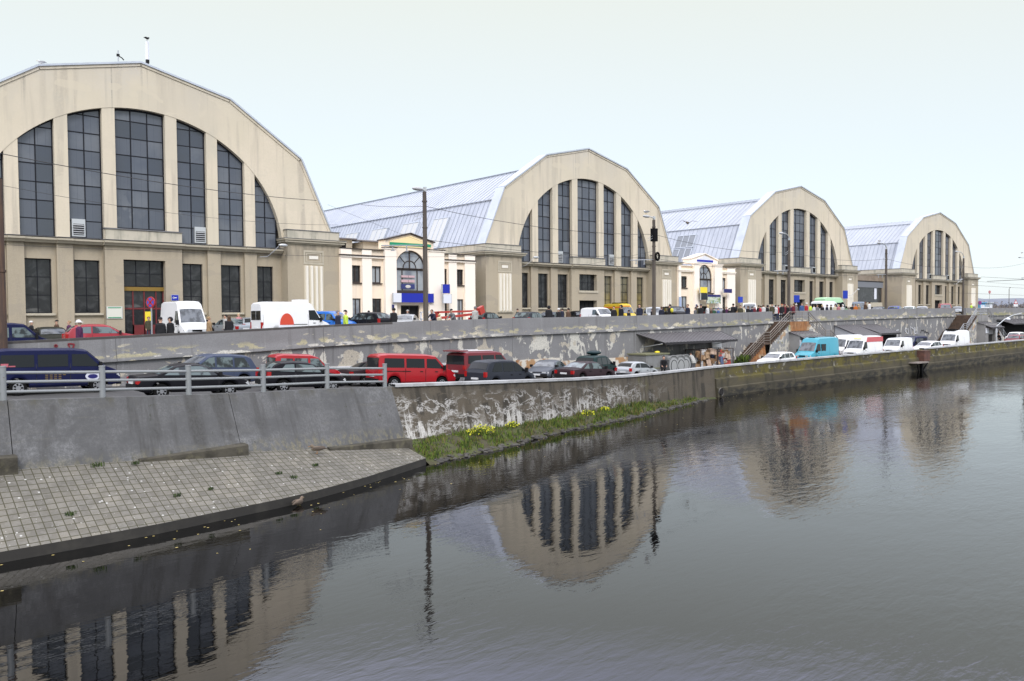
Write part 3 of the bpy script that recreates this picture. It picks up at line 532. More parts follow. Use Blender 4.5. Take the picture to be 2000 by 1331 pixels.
# ---------------------------------------------------------------- market halls
HX = [19.779, 68.571, 116.406, 170.707]; HK = [.925, .922, 1.017, 1.105]; H0 = [0, -.036, .427, .624]
PROF = [(-16.95, 7.2), (-13.9, 13.38), (-7.3, 17.42), (0, 18.97), (7.3, 17.42), (13.9, 13.38), (16.95, 7.2)]
AX, AZ0, AH = 12.0, 5.7, 9.85
def ell(x): return AZ0+AH*math.sqrt(max(0, 1-(x/AX)**2))
def ellx(z): return AX*math.sqrt(max(0, 1-((z-AZ0)/AH)**2)) if z > AZ0 else AX
def cells(mb, x0, x1, z0, z1, ops, y, dep, mi=0, mr=0):
    """wall face at y with rectangular openings, reveals of depth dep"""
    X = sorted({x0, x1, *[o[0] for o in ops], *[o[1] for o in ops]}); Zs = sorted({z0, z1, *[o[2] for o in ops], *[o[3] for o in ops]})
    for a, b in zip(X, X[1:]):
        for c, d in zip(Zs, Zs[1:]):
            if any(o[0] <= a+1e-6 and o[1] >= b-1e-6 and o[2] <= c+1e-6 and o[3] >= d-1e-6 for o in ops): continue
            mb.q([(a, y, c), (b, y, c), (b, y, d), (a, y, d)], mi)
    for o in ops:
        a, b, c, d = o[:4]
        mb.q([(a, y, c), (a, y+dep, c), (a, y+dep, d), (a, y, d)], mr); mb.q([(b, y, c), (b, y+dep, c), (b, y+dep, d), (b, y, d)], mr)
        mb.q([(a, y, d), (b, y, d), (b, y+dep, d), (a, y+dep, d)], mr); mb.q([(a, y, c), (b, y, c), (b, y+dep, c), (a, y+dep, c)], mr)
def rect_window(par, x0, x1, z0, z1, y, cols, rows, glass, fm=None, name='window', fw=.07, mw=.045):
    fm = fm or frame_m; mb = MB()
    mb.box(x0, x0+fw, y-.05, y+.04, z0, z1); mb.box(x1-fw, x1, y-.05, y+.04, z0, z1)
    mb.box(x0+fw, x1-fw, y-.05, y+.04, z0, z0+fw); mb.box(x0+fw, x1-fw, y-.05, y+.04, z1-fw, z1)
    for i in range(1, cols):
        x = x0+(x1-x0)*i/cols; mb.box(x-mw/2, x+mw/2, y-.04, y+.03, z0+fw, z1-fw)
    for i in range(1, rows):
        z = z0+(z1-z0)*i/rows; mb.box(x0+fw, x1-fw, y-.03, y+.02, z-mw/2, z+mw/2)
    w_ = mb.build(name, fm, par); mb = MB(); mb.q([(x0, y, z0), (x1, y, z0), (x1, y, z1), (x0, y, z1)]); mb.build('pane', glass, w_)
    return w_
def vent(par, x, z, wd, h, y):
    mb = MB(); mb.box(x, x+wd, y-.22, y, z, z+h, 0); mb.box(x+.1*wd, x+.9*wd, y-.23, y-.2, z+.08*h, z+.72*h, 1)
    for i in range(5):
        zz = z+.08*h+.64*h*(i+.5)/5; mb.obox((x+wd/2, y-.25, zz), (wd*.4, 0, 0), (0, .035, .03), (0, -.012, .016), 0)
    mb.build('vent_louvre', [alu, black], par)
def hall(i, label):
    k, hx, z0 = HK[i], HX[i], H0[i]; K = lambda x: x*k
    zg = zu(hx)-z0-.8; R_ = thing('market_hall', label, 'market hall', (hx, D, z0), 0, 'halls of the covered market')
    # gable wall with the big arch
    mb = MB(); n = 72; th = 1.15; inn, outr = [], []
    for a in range(n+1):
        t = math.pi*a/n; c, s_ = math.cos(t), math.sin(t); inn.append((AX*c, AZ0-.25+(AH+.25)*s_)); best = None
        poly = [(-17, 5.4)]+PROF+[(17, 5.4)]; o = (0, 5.45)
        dx, dz = inn[-1][0]-o[0], inn[-1][1]-o[1]
        for p, q in zip(poly, poly[1:]):
            ex, ez = q[0]-p[0], q[1]-p[1]; den = dx*ez-dz*ex
            if abs(den) < 1e-9: continue
            tt = ((p[0]-o[0])*ez-(p[1]-o[1])*ex)/den; uu = ((p[0]-o[0])*dz-(p[1]-o[1])*dx)/den
            if tt > 0 and -1e-6 <= uu <= 1+1e-6 and (best is None or tt < best): best = tt
        outr.append((o[0]+dx*best, o[1]+dz*best))
    for p in PROF:      # snap nearest samples onto the knees
        j = min(range(n+1), key=lambda q: (outr[q][0]-p[0])**2+(outr[q][1]-p[1])**2); outr[j] = p
    for a in range(n):
        p, q, r, s_ = inn[a], outr[a], outr[a+1], inn[a+1]; f = lambda w_, y: (K(w_[0]), y, w_[1])
        mb.q([f(p, 0), f(q, 0), f(r, 0), f(s_, 0)]); mb.q([f(p, .55), f(s_, .55), f(s_, 0), f(p, 0)])
        mb.q([f(q, th), f(r, th), f(r, 0), f(q, 0)])
    mb.build('gable_wall', stucco, R_)
    mb = MB()   # raised band under the coping, coping sheet
    for p, q in zip(PROF, PROF[1:]):
        ux, uz = q[0]-p[0], q[1]-p[1]; ln = math.hypot(ux, uz); nx, nz_ = -uz/ln, ux/ln
        P = lambda w_, o: (K(w_[0]+nx*o), w_[1]+nz_*o)
        a, b = P(p, .0), P(q, .0); a2, b2 = P(p, .14), P(q, .14)
        mb.prism([(a[0], -.16, a[1]), (b[0], -.16, b[1]), (b2[0], -.16, b2[1]), (a2[0], -.16, a2[1])], (0, th+.2, 0), 0)
        a, b = P(p, -.2), P(q, -.2); a2, b2 = P(p, -.004), P(q, -.004)
        mb.prism([(a[0], -.07, a[1]), (b[0], -.07, b[1]), (b2[0], -.07, b2[1]), (a2[0], -.07, a2[1])], (0, .069, 0), 1)
    mb.build('gable_coping', [zinc_edge, stucco], R_)
    # barrel roof of zinc sheets with standing seams
    mb = MB(); ln = 74; off = .75; Q = []
    for (x, z) in PROF: Q.append((x*(1-.048), z-1.05 if abs(x) < 14 else z-.6))
    Q[0] = (-16.15, 6.6); Q[-1] = (16.15, 6.6)
    for p, q in zip(Q, Q[1:]):
        mb.q([(K(p[0]), th, p[1]), (K(q[0]), th, q[1]), (K(q[0]), th+ln, q[1]), (K(p[0]), th+ln, p[1])], 0)
        ux, uz = q[0]-p[0], q[1]-p[1]; L2 = math.hypot(ux, uz); nx, nz_ = -uz/L2*.035, ux/L2*.035
        y = th+.35
        while y < th+ln:
            mb.prism([(K(p[0]), y, p[1]), (K(p[0]+nx), y, p[1]+nz_), (K(q[0]+nx), y, q[1]+nz_), (K(q[0]), y, q[1])], (0, .045, 0), 1); y += .78
    for j in (1, 2):
        x, z = Q[j]; mb.tube([(K(x-.06), th, z+.10), (K(x-.06), th+ln, z+.10)], .075, 6, 1)
    x, z = Q[0]; mb.box(K(x)-.35, K(x)+.1, th, th+ln, z-.25, z+.05, 1)
    mb.q([(K(p[0]), th+ln, p[1]) for p in Q]); rf = mb.build('roof', [zinc, zinc_rib], R_)
    # snow rails and skylights on the visible left slope
    (xa, za), (xb, zb) = Q[0], Q[1]
    def slope(s_, y, h): 
        nx, nz_ = -(zb-za), (xb-xa); l_ = math.hypot(nx, nz_); return (K(xa+(xb-xa)*s_+nx/l_*h), y, za+(zb-za)*s_+nz_/l_*h)
    sr = MB()
    for h in (.25, .45): sr.tube([slope(.10, th+.5, h), slope(.10, th+60, h)], .035, 5)
    yy = th+.6
    while yy < th+60: sr.tube([slope(.10, yy, 0), slope(.10, yy, .5)], .03, 5); yy += 1.5
    sr.build('snow_rail', galv, R_)
    for (ya, yb, s0, s1, lit) in {1: [(9.5, 12.3, .16, .80, 1), (15.3, 18.6, .16, .80, 1), (22, 25.5, .2, .78, 1), (29, 32, .2, .78, 1)], 2: [(9.2, 12.6, .12, .86, 0), (17.5, 21, .12, .86, 0), (26, 29, .12, .8, 0)]}.get(i, []):
        mb = MB(); nseg = 3; nr = 2 if not lit else 1
        for r_ in range(nr):
            sa, sb = s0+(s1-s0)*r_/nr+.02*r_, s0+(s1-s0)*(r_+1)/nr-.02
            for c_ in range(nseg):
                y0_, y1_ = ya+(yb-ya)*c_/nseg+.05, ya+(yb-ya)*(c_+1)/nseg-.05
                mb.q([slope(sa, y0_, .15), slope(sa, y1_, .15), slope(sb, y1_, .15), slope(sb, y0_, .15)], 0)
            for y_ in [ya+(yb-ya)*c_/nseg for c_ in range(nseg+1)]:
                mb.prism([slope(sa, y_-.05, .0), slope(sa, y_+.05, .0), slope(sa, y_+.05, .2), slope(sa, y_-.05, .2)], Vector(slope(sb, 0, 0))-Vector(slope(sa, 0, 0)), 1)
            for s_ in (sa, sb): mb.obox(slope(s_, (ya+yb)/2, .1), Vector(slope(s_+.008, 0, 0))-Vector(slope(s_, 0, 0)), (0, (yb-ya)/2+.08, 0), Vector(slope(s_, 0, .1))-Vector(slope(s_, 0, 0)), 1)
        mb.build('skylight', [mat('skylight_white', (.50, .51, .50), .3), zinc_edge] if lit else [mat('skylight_grey', (.20, .22, .25), .25), zinc_edge], R_)
    # tall arch windows
    W7 = [(-11.75, -9.57), (-8.65, -6.25), (-5.31, -2.87), (-1.92, 1.92), (2.87, 5.31), (6.25, 8.65), (9.57, 11.75)]
    yg = .46
    if i == 0: W7 = [(a-.13, b-.13) for a, b in W7]
    for wi, (a, b) in enumerate(W7):
        sill = 6.62 if wi == 3 else 5.72; cols = 3 if wi == 3 else 2; top = [(a+(b-a)*j/12, ell(a+(b-a)*j/12)-.02) for j in range(13)]
        top = [(x, max(z, sill+.05)) for x, z in top]; mb = MB(); fw = .085
        poly = [(K(a), yg, sill)]+[(K(b), yg, sill)]+[(K(x), yg, z) for x, z in reversed(top)]
        for (x, z), (x2, z2) in zip(top, top[1:]):
            mb.prism([(K(x), yg-.06, z-fw*1.5), (K(x2), yg-.06, z2-fw*1.5), (K(x2), yg-.06, z2+.05), (K(x), yg-.06, z+.05)], (0, .08, 0))
        if ell(a) > sill: mb.box(K(a), K(a)+fw, yg-.05, yg+.03, sill, ell(a))
        if ell(b) > sill: mb.box(K(b)-fw, K(b), yg-.05, yg+.03, sill, ell(b))
        mb.box(K(a), K(b), yg-.045, yg+.03, sill, sill+fw)
        for c_ in range(1, cols):
            x = a+(b-a)*c_/cols; mb.box(K(x)-.036, K(x)+.036, yg-.05, yg+.02, sill, ell(x))
        z = 5.72+1.27 if wi != 3 else 6.62+1.66
        while z < 15.4:
            xl, xr = max(a, -ellx(z)), min(b, ellx(z))
            if xr-xl > .15: mb.box(K(xl), K(xr), yg-.04, yg+.015, z-.034, z+.034)
            z += 1.27
        wo = mb.build('arch_window', frame_m, R_); mb = MB(); zs_ = [sill]; z = 5.72+1.27 if wi != 3 else 6.62+1.66
        while z < 15.6: zs_.append(z); z += 1.27
        zs_.append(16)
        for c_ in range(cols):
            xa, xb = a+(b-a)*c_/cols, a+(b-a)*(c_+1)/cols
            for z0_, z1_ in zip(zs_, zs_[1:]):
                tx, tz = random.uniform(-.03, .03), random.uniform(-.03, .03); mi = random.choice([0, 0, 0, 1, 1, 2]); g = lambda x, z: (K(x), yg-.012+tx*(x-xa)/(xb-xa)*.4+tz*(z-z0_)*.3, z)
                for j in range(6):
                    x0_, x1_ = xa+(xb-xa)*j/6, xa+(xb-xa)*(j+1)/6; e0, e1 = min(z1_, ell(x0_)-.03), min(z1_, ell(x1_)-.03)
                    if e0 > z0_ or e1 > z0_: mb.q([g(x0_, z0_), g(x1_, z0_), g(x1_, max(e1, z0_+.001)), g(x0_, max(e0, z0_+.001))], mi)
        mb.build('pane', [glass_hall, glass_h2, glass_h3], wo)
    for a, b in zip(W7, W7[1:]):
        x0, x1 = a[1], b[0]; xs_ = frange(x0, x1, 6); mb = MB()
        mb.prism([(K(x0), .03, 5.55), (K(x1), .03, 5.55)]+[(K(x), .03, ell(x)+.25) for x in reversed(xs_)], (0, .5, 0)); mb.build('pier', stucco, R_)
    mb = MB(); mb.box(K(-2.95), K(2.95), -.12, .5, 5.7, 6.5, 0); mb.box(K(-3.03), K(3.03), -.2, .5, 6.5, 6.58, 1); mb.build('window_box', [parapet_m, lead], R_)
    if i < 2: vent(R_, K(-5.25), 5.85, .95*k, 1.25, yg-.02); vent(R_, K(4.15), 5.85, .95*k, 1.25, yg-.02)
    else:
        for x_ in (-4.6, 3.6):
            mb = MB(); mb.box(K(x_), K(x_)+.9, -.1, .4, 5.75, 6.75, 0); mb.box(K(x_)+.1, K(x_)+.8, -.13, -.09, 5.85, 6.6, 1); mb.build('air_conditioner', [alu, black], R_)
    # ground floor
    yl = .52; lw = [(-11.4, -9.75), (-8.37, -6.53), (-4.99, -3.15), (3.15, 4.99), (6.53, 8.37), (9.75, 11.4)]
    if i == 0: lw = [(a-.12, b-.12) for a, b in lw]
    mb = MB(); zb, zt = .36, 4.2 if i == 0 else 4.55
    if i: zb = .78
    ops = [(K(a), K(b), zb, zt) for a, b in lw]+[(K(-1.7), K(1.7), zg-.5, 4.8)]; cells(mb, K(-12.2), K(12.2), zg-.5, 5.5, ops, yl, .32); mb.build('ground_floor_wall', stucco_low, R_)
    for j, (a, b) in enumerate(lw):
        g_ = glass_low
        if i == 1 and j >= 3: g_ = [None, None, None, glass_gold, glass_gold, glass_gold][j]
        rect_window(R_, K(a), K(b), zb, zt, yl+.26, 2, 3 if i == 0 else 4, g_, name='ground_window')
        mb = MB(); mb.box(K(a)-.15, K(b)+.15, yl-.22, yl+.02, zb-.16, zb-.003); mb.build('window_sill', stucco_trim, R_)
    for x in (-9.06, -5.78, 5.78, 9.06):
        mb = MB(); mb.box(K(x-.56), K(x+.56), .22, yl+.05, zg-.5, 5.4, 0); mb.box(K(x-.62), K(x+.62), .13, .22, zg-.5, .0-.9, 0); mb.build('pilaster', stucco_low, R_)
    # portal
    mb = MB(); ph = 4.32 if i == 0 else 4.62
    ops = [(K(-1.62), K(1.62), zg-.5, ph)] if i == 0 else [(K(-1.6), K(1.6), 2.75, ph), (K(-1.6), K(1.6), zg-.5, 1.62)]
    cells(mb, K(-3.02), K(3.02), zg-.5, 5.4, ops, .08, .6); mb.box(K(-3.02), K(-3.0), .08, yl, zg-.5, 5.4); mb.box(K(3.0), K(3.02), .08, yl, zg-.5, 5.4); po = mb.build('portal', stucco_low, R_)
    if i == 0:
        rect_window(R_, K(-1.62), K(1.62), 2.32, ph, .62, 3, 2, glass_low, name='transom_window')
        mb = MB(); mb.box(K(-1.62), K(1.62), .5, .66, 2.02, 2.31); mb.build('lintel_beam', gold_beam, R_)
        mb = MB()
        for x in (-1.6, -.85, .02, .95, 1.54): mb.box(K(x), K(x)+.09, .6, .68, zg-.5, 2.02, 0)
        mb.box(K(-1.6), K(1.6), .61, .67, .62, .74, 0); mb.box(K(-.85), K(.95), .6, .67, zg, -.55, 0)
        dr = mb.build('door', red_door, R_)
        mb = MB(); mb.q([(K(-1.6), .66, zg-.5), (K(1.6), .66, zg-.5), (K(1.6), .66, 2.02), (K(-1.6), .66, 2.02)]); mb.build('door_glass', glass_low, dr)
        mb = MB(); mb.box(K(.1), K(.6), .58, .598, -.35, .45); mb.build('door_notice', yellow_sign, dr)
    else:
        rect_window(R_, K(-1.6), K(1.6), 2.75, ph, .6, 3, 2, glass_low, name='transom_window')
        mb = MB(); mb.box(K(-1.75), K(1.75), -.02, .1, 2.5, 2.74); mb.build('window_sill', stucco_trim, R_)
        mb = MB(); mb.q([(K(-1.6), .66, zg-.5), (K(1.6), .66, zg-.5), (K(1.6), .66, 1.62), (K(-1.6), .66, 1.62)], 1)
        for x in (-1.6, -.75, -.02, .7, 1.5): mb.box(K(x), K(x)+.1, .6, .655, zg-.5, 1.62, 0)
        mb.box(K(-1.6), K(1.6), .6, .655, .55, .65, 0); mb.build('door', [frame_m, dark_int], R_)
    # cornice between storeys
    mb = MB()
    for (x0, x1, o) in ((-12, -9.62, 0), (-9.62, -8.5, .13), (-8.5, -6.34, 0), (-6.34, -5.22, .13), (-5.22, -3.1, 0), (-3.1, 3.1, .22), (3.1, 5.22, 0), (5.22, 6.34, .13), (6.34, 8.5, 0), (8.5, 9.62, .13), (9.62, 12, 0)):
        mb.prism([(K(x0), .45, 5.30), (K(x0), .10-o, 5.30), (K(x0), .0-o, 5.42), (K(x0), -.14-o, 5.50), (K(x0), -.16-o, 5.64), (K(x0), .5, 5.69)], (K(x1-x0), 0, 0), 0)
        mb.box(K(x0), K(x1), -.2-o, .44, 5.693, 5.725, 1)
    mb.build('cornice', [stucco_trim, lead], R_)
    # corner towers
    for sgn in (-1, 1):
        a, b = sorted((sgn*12.05, sgn*17.42)); yb = 7.5; yf = -.75; T = MB()
        T.box(K(a), K(b), yf, yb, zg-.5, 6.1, 0); tw = T.build('corner_tower', stucco_low, R_)
        mb = MB(); 
        for (z_, z2, o, m_) in ((6.1, 6.22, .10, 0), (6.22, 6.4, .3, 0), (6.4, 6.52, .42, 0), (6.52, 6.56, .46, 1)): mb.box(K(a)-o, K(b)+o, yf-o, yb+o, z_+.001, z2, m_)
        mb.build('tower_cornice', [stucco_trim, lead], tw)
        mb = MB(); mb.box(K(a)+.04, K(b)-.04, yf+.05, yb-.05, 6.56, 7.28, 0); mb.box(K(a)-.02, K(b)+.02, yf-.01, yb, 7.28, 7.33, 1); mb.build('tower_parapet', [parapet_m, lead], tw)
        mb = MB(); cx = sgn*14.64
        def panel(F):    # F maps (across, out, up)
            for (w_, zz0, zz1, o) in ((1.02, 4.42, 5.62, .05),): 
                for (p0, p1, q0, q1) in ((-w_, -w_+.16, zz0, zz1), (w_-.16, w_, zz0, zz1), (-w_+.16, w_-.16, zz0, zz0+.18), (-w_+.16, w_-.16, zz1-.18, zz1)): mb.prism([F(p0, -.03, q0), F(p1, -.03, q0), F(p1, -.03, q1), F(p0, -.03, q1)], Vector(F(0, o+.03, 0))-Vector(F(0, 0, 0)), 0)
            for (p0, p1, q0, q1) in ((-.78, -.66, 4.64, 5.40), (.66, .78, 4.64, 5.40), (-.66, .66, 4.64, 4.72), (-.66, .66, 5.32, 5.40)): mb.prism([F(p0, -.03, q0), F(p1, -.03, q0), F(p1, -.03, q1), F(p0, -.03, q1)], Vector(F(0, .06, 0))-Vector(F(0, 0, 0)), 0)
            mb.prism([F(-.45, -.03, 4.88), F(.45, -.03, 4.88), F(.45, -.03, 5.16), F(-.45, -.03, 5.16)], Vector(F(0, .07, 0))-Vector(F(0, 0, 0)), 1)
            mb.prism([F(-1.0, -.03, .5), F(1.0, -.03, .5), F(1.0, -.03, 4.34), F(-1.0, -.03, 4.34)], Vector(F(0, .04, 0))-Vector(F(0, 0, 0)), 2)
            for c_ in range(4):
                xx = -.72+.48*c_; P = [F(xx+.135*math.cos(t_), .0+.24*math.sin(t_), .45) for t_ in [math.pi*q/6 for q in range(7)]]
                mb.prism(P, (0, 0, 3.85), 1)
            mb.prism([F(-1.12, -.03, .28), F(1.12, -.03, .28), F(1.12, -.03, .44), F(-1.12, -.03, .44)], Vector(F(0, .19, 0))-Vector(F(0, 0, 0)), 0)
        panel(lambda u_, o_, z_: (K(cx+u_), yf-o_, z_)); pn = mb.build('fluted_panel', [stucco_trim, flute_m, flute_bg], tw, True, 40)
        if sgn < 0 and i == 3:
            mb = MB(); panel(lambda u_, o_, z_: (K(a)-o_, 4.2-u_*1.15, z_)); mb.build('fluted_panel', [stucco_trim, flute_m, flute_bg], tw, True, 40)
    mb = MB(); mb.q([(K(-16), yl+.3, zg-.5), (K(-16), th+74, zg-.5), (K(-16), th+74, 6.7), (K(-16), yl+.3, 6.7)]); mb.q([(K(16), yl+.3, zg-.5), (K(16), th+74, zg-.5), (K(16), th+74, 6.7), (K(16), yl+.3, 6.7)]); mb.build('side_wall', stucco_low, R_)
    return R_
h1 = hall(0, 'nearest and largest looking market hall gable at the left, red door in its portal')
h2 = hall(1, 'second market hall from the left, with gold blinds in its right ground windows')
h3 = hall(2, 'third market hall from the left, with grey skylights in its roof slope')
h4 = hall(3, 'farthest market hall at the right, beside the open sky')
for (px, py, ht, r) in ((231, 118, 1.25, .03),):
    pass
def roof_mast(px, top, bot, lab, fat):
    P = onY(px, bot, D+.5); Q = onY(px, top, D+.5); mb = MB(); h = Q.z-P.z
    mb.cyl((0, 0, -.3), (0, 0, h), .05, 6, 0)
    if fat: mb.cyl((0, 0, h*.2), (0, 0, h*.95), .14, 8, 1); mb.box(-.1, .1, -.15, .1, h*.05, h*.2, 2)
    else: mb.tube([(0, 0, .55), (.25, 0, .45), (.4, 0, .3)], .04, 6, 2); mb.box(-.1, .1, -.05, .05, .5, .68, 2)
    mb.build('roof_antenna', [galv, white_sign, trim_m], label=lab, cat='antenna', loc=tuple(P))
roof_mast(288, 80, 127, 'white cylinder antenna mast on the nearest hall roof, a crow on top', True)
roof_mast(231, 99, 124, 'thin antenna with a side arm on the nearest hall roof', False)
# ---------------------------------------------------------------- cream connecting buildings
def arch_glass(par, x0, x1, z0, zs, zt, y):
    cx, hw = (x0+x1)/2, (x1-x0)/2; A = [(cx+hw*math.cos(math.pi*j/20), zs+(zt-zs)*math.sin(math.pi*j/20)) for j in range(21)]
    mb = MB(); fw = .11
    for p, q in zip(A, A[1:]):
        pi, qi = [(cx+(w_[0]-cx)*(1-fw/hw), zs+(w_[1]-zs)*(1-fw/hw)) for w_ in (p, q)]
        mb.prism([(p[0], y-.06, p[1]), (q[0], y-.06, q[1]), (qi[0], y-.06, qi[1]), (pi[0], y-.06, pi[1])], (0, .1, 0))
        s_ = .45; a2, b2 = [(cx+(w_[0]-cx)*s_, zs+(w_[1]-zs)*s_) for w_ in (p, q)]; a3, b3 = [(cx+(w_[0]-cx)*(s_-.05), zs+(w_[1]-zs)*(s_-.05)) for w_ in (p, q)]
        mb.prism([(a2[0], y-.04, a2[1]), (b2[0], y-.04, b2[1]), (b3[0], y-.04, b3[1]), (a3[0], y-.04, a3[1])], (0, .06, 0))
    mb.box(x0, x0+fw, y-.06, y+.04, z0, zs); mb.box(x1-fw, x1, y-.06, y+.04, z0, zs); mb.box(x0+fw, x1-fw, y-.06, y+.04, z0, z0+.14); mb.box(x0+fw, x1-fw, y-.06, y+.04, zs-.17, zs+.04)
    mb.box(cx-.06, cx+.06, y-.05, y+.03, zs, zt-.05)
    for s_ in (-1, 1):
        mb.box(cx+s_*hw*.5-.05, cx+s_*hw*.5+.05, y-.05, y+.03, z0, zs-.1); d = Vector((s_*.7*hw*.52, 0, .7*(zt-zs)*.52)); c_ = Vector((cx+s_*hw*.52*.98, y-.01, zs+(zt-zs)*.52*.98)); dn = d.normalized()
        mb.obox(c_, d*.5, (0, .03, 0), Vector((-dn.z, 0, dn.x))*.035)
    w_ = mb.build('arch_window', bframe, par); mb = MB(); mb.q([(x0, y, z0), (x1, y, z0)]+[(p[0], y, p[1]) for p in A]); mb.build('pane', glass_cur, w_)
    return w_
def cream_house(x0, x1, c0, c1, ax0, ax1, top, ctop, az, wins, wz, gab, label, first):
    yf = D-1.1; zg = zu((x0+x1)/2)-.6; R_ = thing('connecting_building', label, 'building', ((x0+x1)/2, yf, 0)); X = lambda x: x-(x0+x1)/2
    mb = MB(); ops = [(X(a), X(b), wz[q], wz[q+1]) for a, b in wins for q in (0, 2)]
    zs = az[1]; full = ops+[(X(ax0), X(ax1), az[0], zs), (X(ax0+.55), X(ax1-.75), zg, .95)]
    cells(mb, X(x0), X(x1), zg, zs, [(o[0], o[1], o[2], min(o[3], zs)) for o in full if o[2] < zs], .25, .3, 0, 0)
    hi_ = [o for o in full if o[3] > zs+1e-6]
    cells(mb, X(x0), X(ax0), zs, top, [(a, b, max(c, zs), d) for a, b, c, d in hi_ if b < X(ax0)], .25, .3); cells(mb, X(ax1), X(x1), zs, top, [(a, b, max(c, zs), d) for a, b, c, d in hi_ if a > X(ax1)], .25, .3)
    cx, hw = X((ax0+ax1)/2), (ax1-ax0)/2; A = [(cx+hw*math.cos(math.pi*j/20), zs+(az[2]-zs)*math.sin(math.pi*j/20)) for j in range(21)]
    for p, q in zip(A, A[1:]):
        mb.q([(p[0], .25, p[1]), (q[0], .25, q[1]), (q[0], .25, ctop), (p[0], .25, ctop)]); mb.q([(p[0], .25, p[1]), (q[0], .25, q[1]), (q[0], .55, q[1]), (p[0], .55, p[1])])
    mb.q([(X(x0), .25, top), (X(x1), .25, top), (X(x1), 12, top), (X(x0), 12, top)], 0); mb.q([(X(x0), .25, zg), (X(x0), 12, zg), (X(x0), 12, top), (X(x0), .25, top)])
    mb.build('front_wall', cream, R_)
    # pilasters
    def pil(a, b, z1, y0, nm='pilaster'):
        mb = MB(); mb.box(X(a), X(b), y0, .26, zg, z1, 0); mb.build(nm, cream_w, R_)
    ws = sorted(wins); L_w = [q for q in ws if q[1] < ax0]; R_w = [q for q in ws if q[0] > ax1]
    edges = [(x0+.02, L_w[0][0]-.02)] + [(p[1]+.08, q[0]-.08) for p, q in zip(L_w, L_w[1:])] + [(p[1]+.08, q[0]-.08) for p, q in zip(R_w, R_w[1:])] + [(R_w[-1][1]+.08, x1-.02)]
    for a, b in edges:
        if b-a > .1: pil(a, b, top-.02, .05)
    pil(c0, ax0-.12, ctop-.15, -.15); pil(ax1+.12, c1, ctop-.15, -.15)
    dk = 1 if first else 0
    for a, b in ((x0, c0-.02), (c1+.02, x1)):
        mb = MB()
        mb.box(X(a), X(b), -.03, .3, top-.75, top-.6, 0); mb.box(X(a)-.03, X(b)+.03, -.1, .3, top-.6, top-.5, dk); mb.box(X(a), X(b), .0, .35, top, top+.06, dk); mb.build('cornice', [cream_w, bframe], R_)
    for a, b in ((c0, ax0-.12), (ax1+.12, c1)):
        mb = MB(); mb.box(X(a)-.06, X(b)+.06, -.23, .35, ctop-.15, ctop-.02, 0); mb.box(X(a)-.1, X(b)+.1, -.28, .35, ctop-.02, ctop+.04, dk); mb.build('capital', [cream_w, bframe], R_)
    for q, (a, b) in enumerate(ws):
        for k_ in (0, 2): rect_window(R_, X(a), X(b), wz[k_], wz[k_+1], .42, 2, 1, glass_low if (q+k_) % 3 else glass_cur, bframe, fw=.09, mw=.1)
        mb = MB(); mb.box(X(a)-.06, X(b)+.06, .1, .27, wz[2]-.1, wz[2]-.004); mb.build('window_sill', bframe, R_)
    aw = arch_glass(R_, X(ax0), X(ax1), az[0], az[1], az[2], .45)
    mb = MB(); mb.box(X(ax0)-.15, X(ax1)+.15, .05, .3, az[0]-.14, az[0]-.003); mb.build('window_sill', bframe, R_)
    mb = MB(); a, b = X(ax0+.55), X(ax1-.75); mb.q([(a, .54, zg), (b, .54, zg), (b, .54, .95), (a, .54, .95)], 1)
    mb.box(a, a+.1, .4, .5, zg, .95); mb.box(b-.1, b, .4, .5, zg, .95); mb.box(a, b, .4, .5, .85, .95); mb.box((a+b)/2-.05, (a+b)/2+.05, .42, .5, zg, .85); mb.build('door', [bframe, dark_int], R_)
    # gable sign
    ga, gb_, gz, gt = X(gab[0]), X(gab[1]), gab[2], gab[3]; gc = (ga+gb_)/2; mb = MB()
    mb.prism([(ga, .3, ctop-.02), (gb_, .3, ctop-.02), (gb_, .3, gz), (gc, .3, gt), (ga, .3, gz)], (0, 1.2, 0), 0)
    for p, q in (((ga-.1, gz-.02), (gc, gt+.03)), ((gc, gt+.03), (gb_+.1, gz-.02))): mb.prism([(p[0], .1, p[1]), (q[0], .1, q[1]), (q[0], .1, q[1]+.1), (p[0], .1, p[1]+.1)], (0, 1.5, 0), 1)
    mb.build('gable', [cream_w if first == 0 else cream, bframe if first else cream_w], R_)
    s_ = .86; mb = MB(); zb = ctop+.05
    P = [(gc-(gb_-ga)/2*s_, zb+.1), (gc+(gb_-ga)/2*s_, zb+.1), (gc+(gb_-ga)/2*s_, gz-.12), (gc, gt-.17), (gc-(gb_-ga)/2*s_, gz-.12)]
    if not first: P = [(gc-1.75, zb+.1), (gc+1.9, zb+.1), (gc+1.9, gz-.1), (gc+.1, gt-.2), (gc-1.75, gz-.1)]
    mb.prism([(x, .2, z) for x, z in P], (0, .12, 0), 0); z0_ = P[0][1]+.12; mb.box(P[0][0], P[1][0], .18, .21, z0_, z0_+.27, 1)
    mb.build('gable_sign', [gable_yel, green_band] if first else [white_sign, blue_sign], R_)
    return R_, X
c1, X1 = cream_house(35.75, 50.9, 40.2, 46.9, 41.55, 44.95, 5.93, 6.22, (2.22, 4.4, 6.1), [(36.9, 37.85), (39.0, 40.0), (46.95, 47.5), (48.65, 49.5)], (-.6, 1.56, 2.96, 4.5), (40.55, 45.95, 6.95, 7.62), 'cream two storey building with yellow and green gable, between the first two halls', 1)
c2, X2 = cream_house(84.2, 97.0, 87.3, 93.6, 88.5, 91.75, 6.1, 6.5, (2.7, 4.55, 6.42), [(84.75, 86.2), (93.85, 94.95)], (.35, 2.2, 3.3, 4.78), (87.0, 93.1, 7.1, 7.8), 'cream two storey building with white and blue gable, between second and third hall', 0)
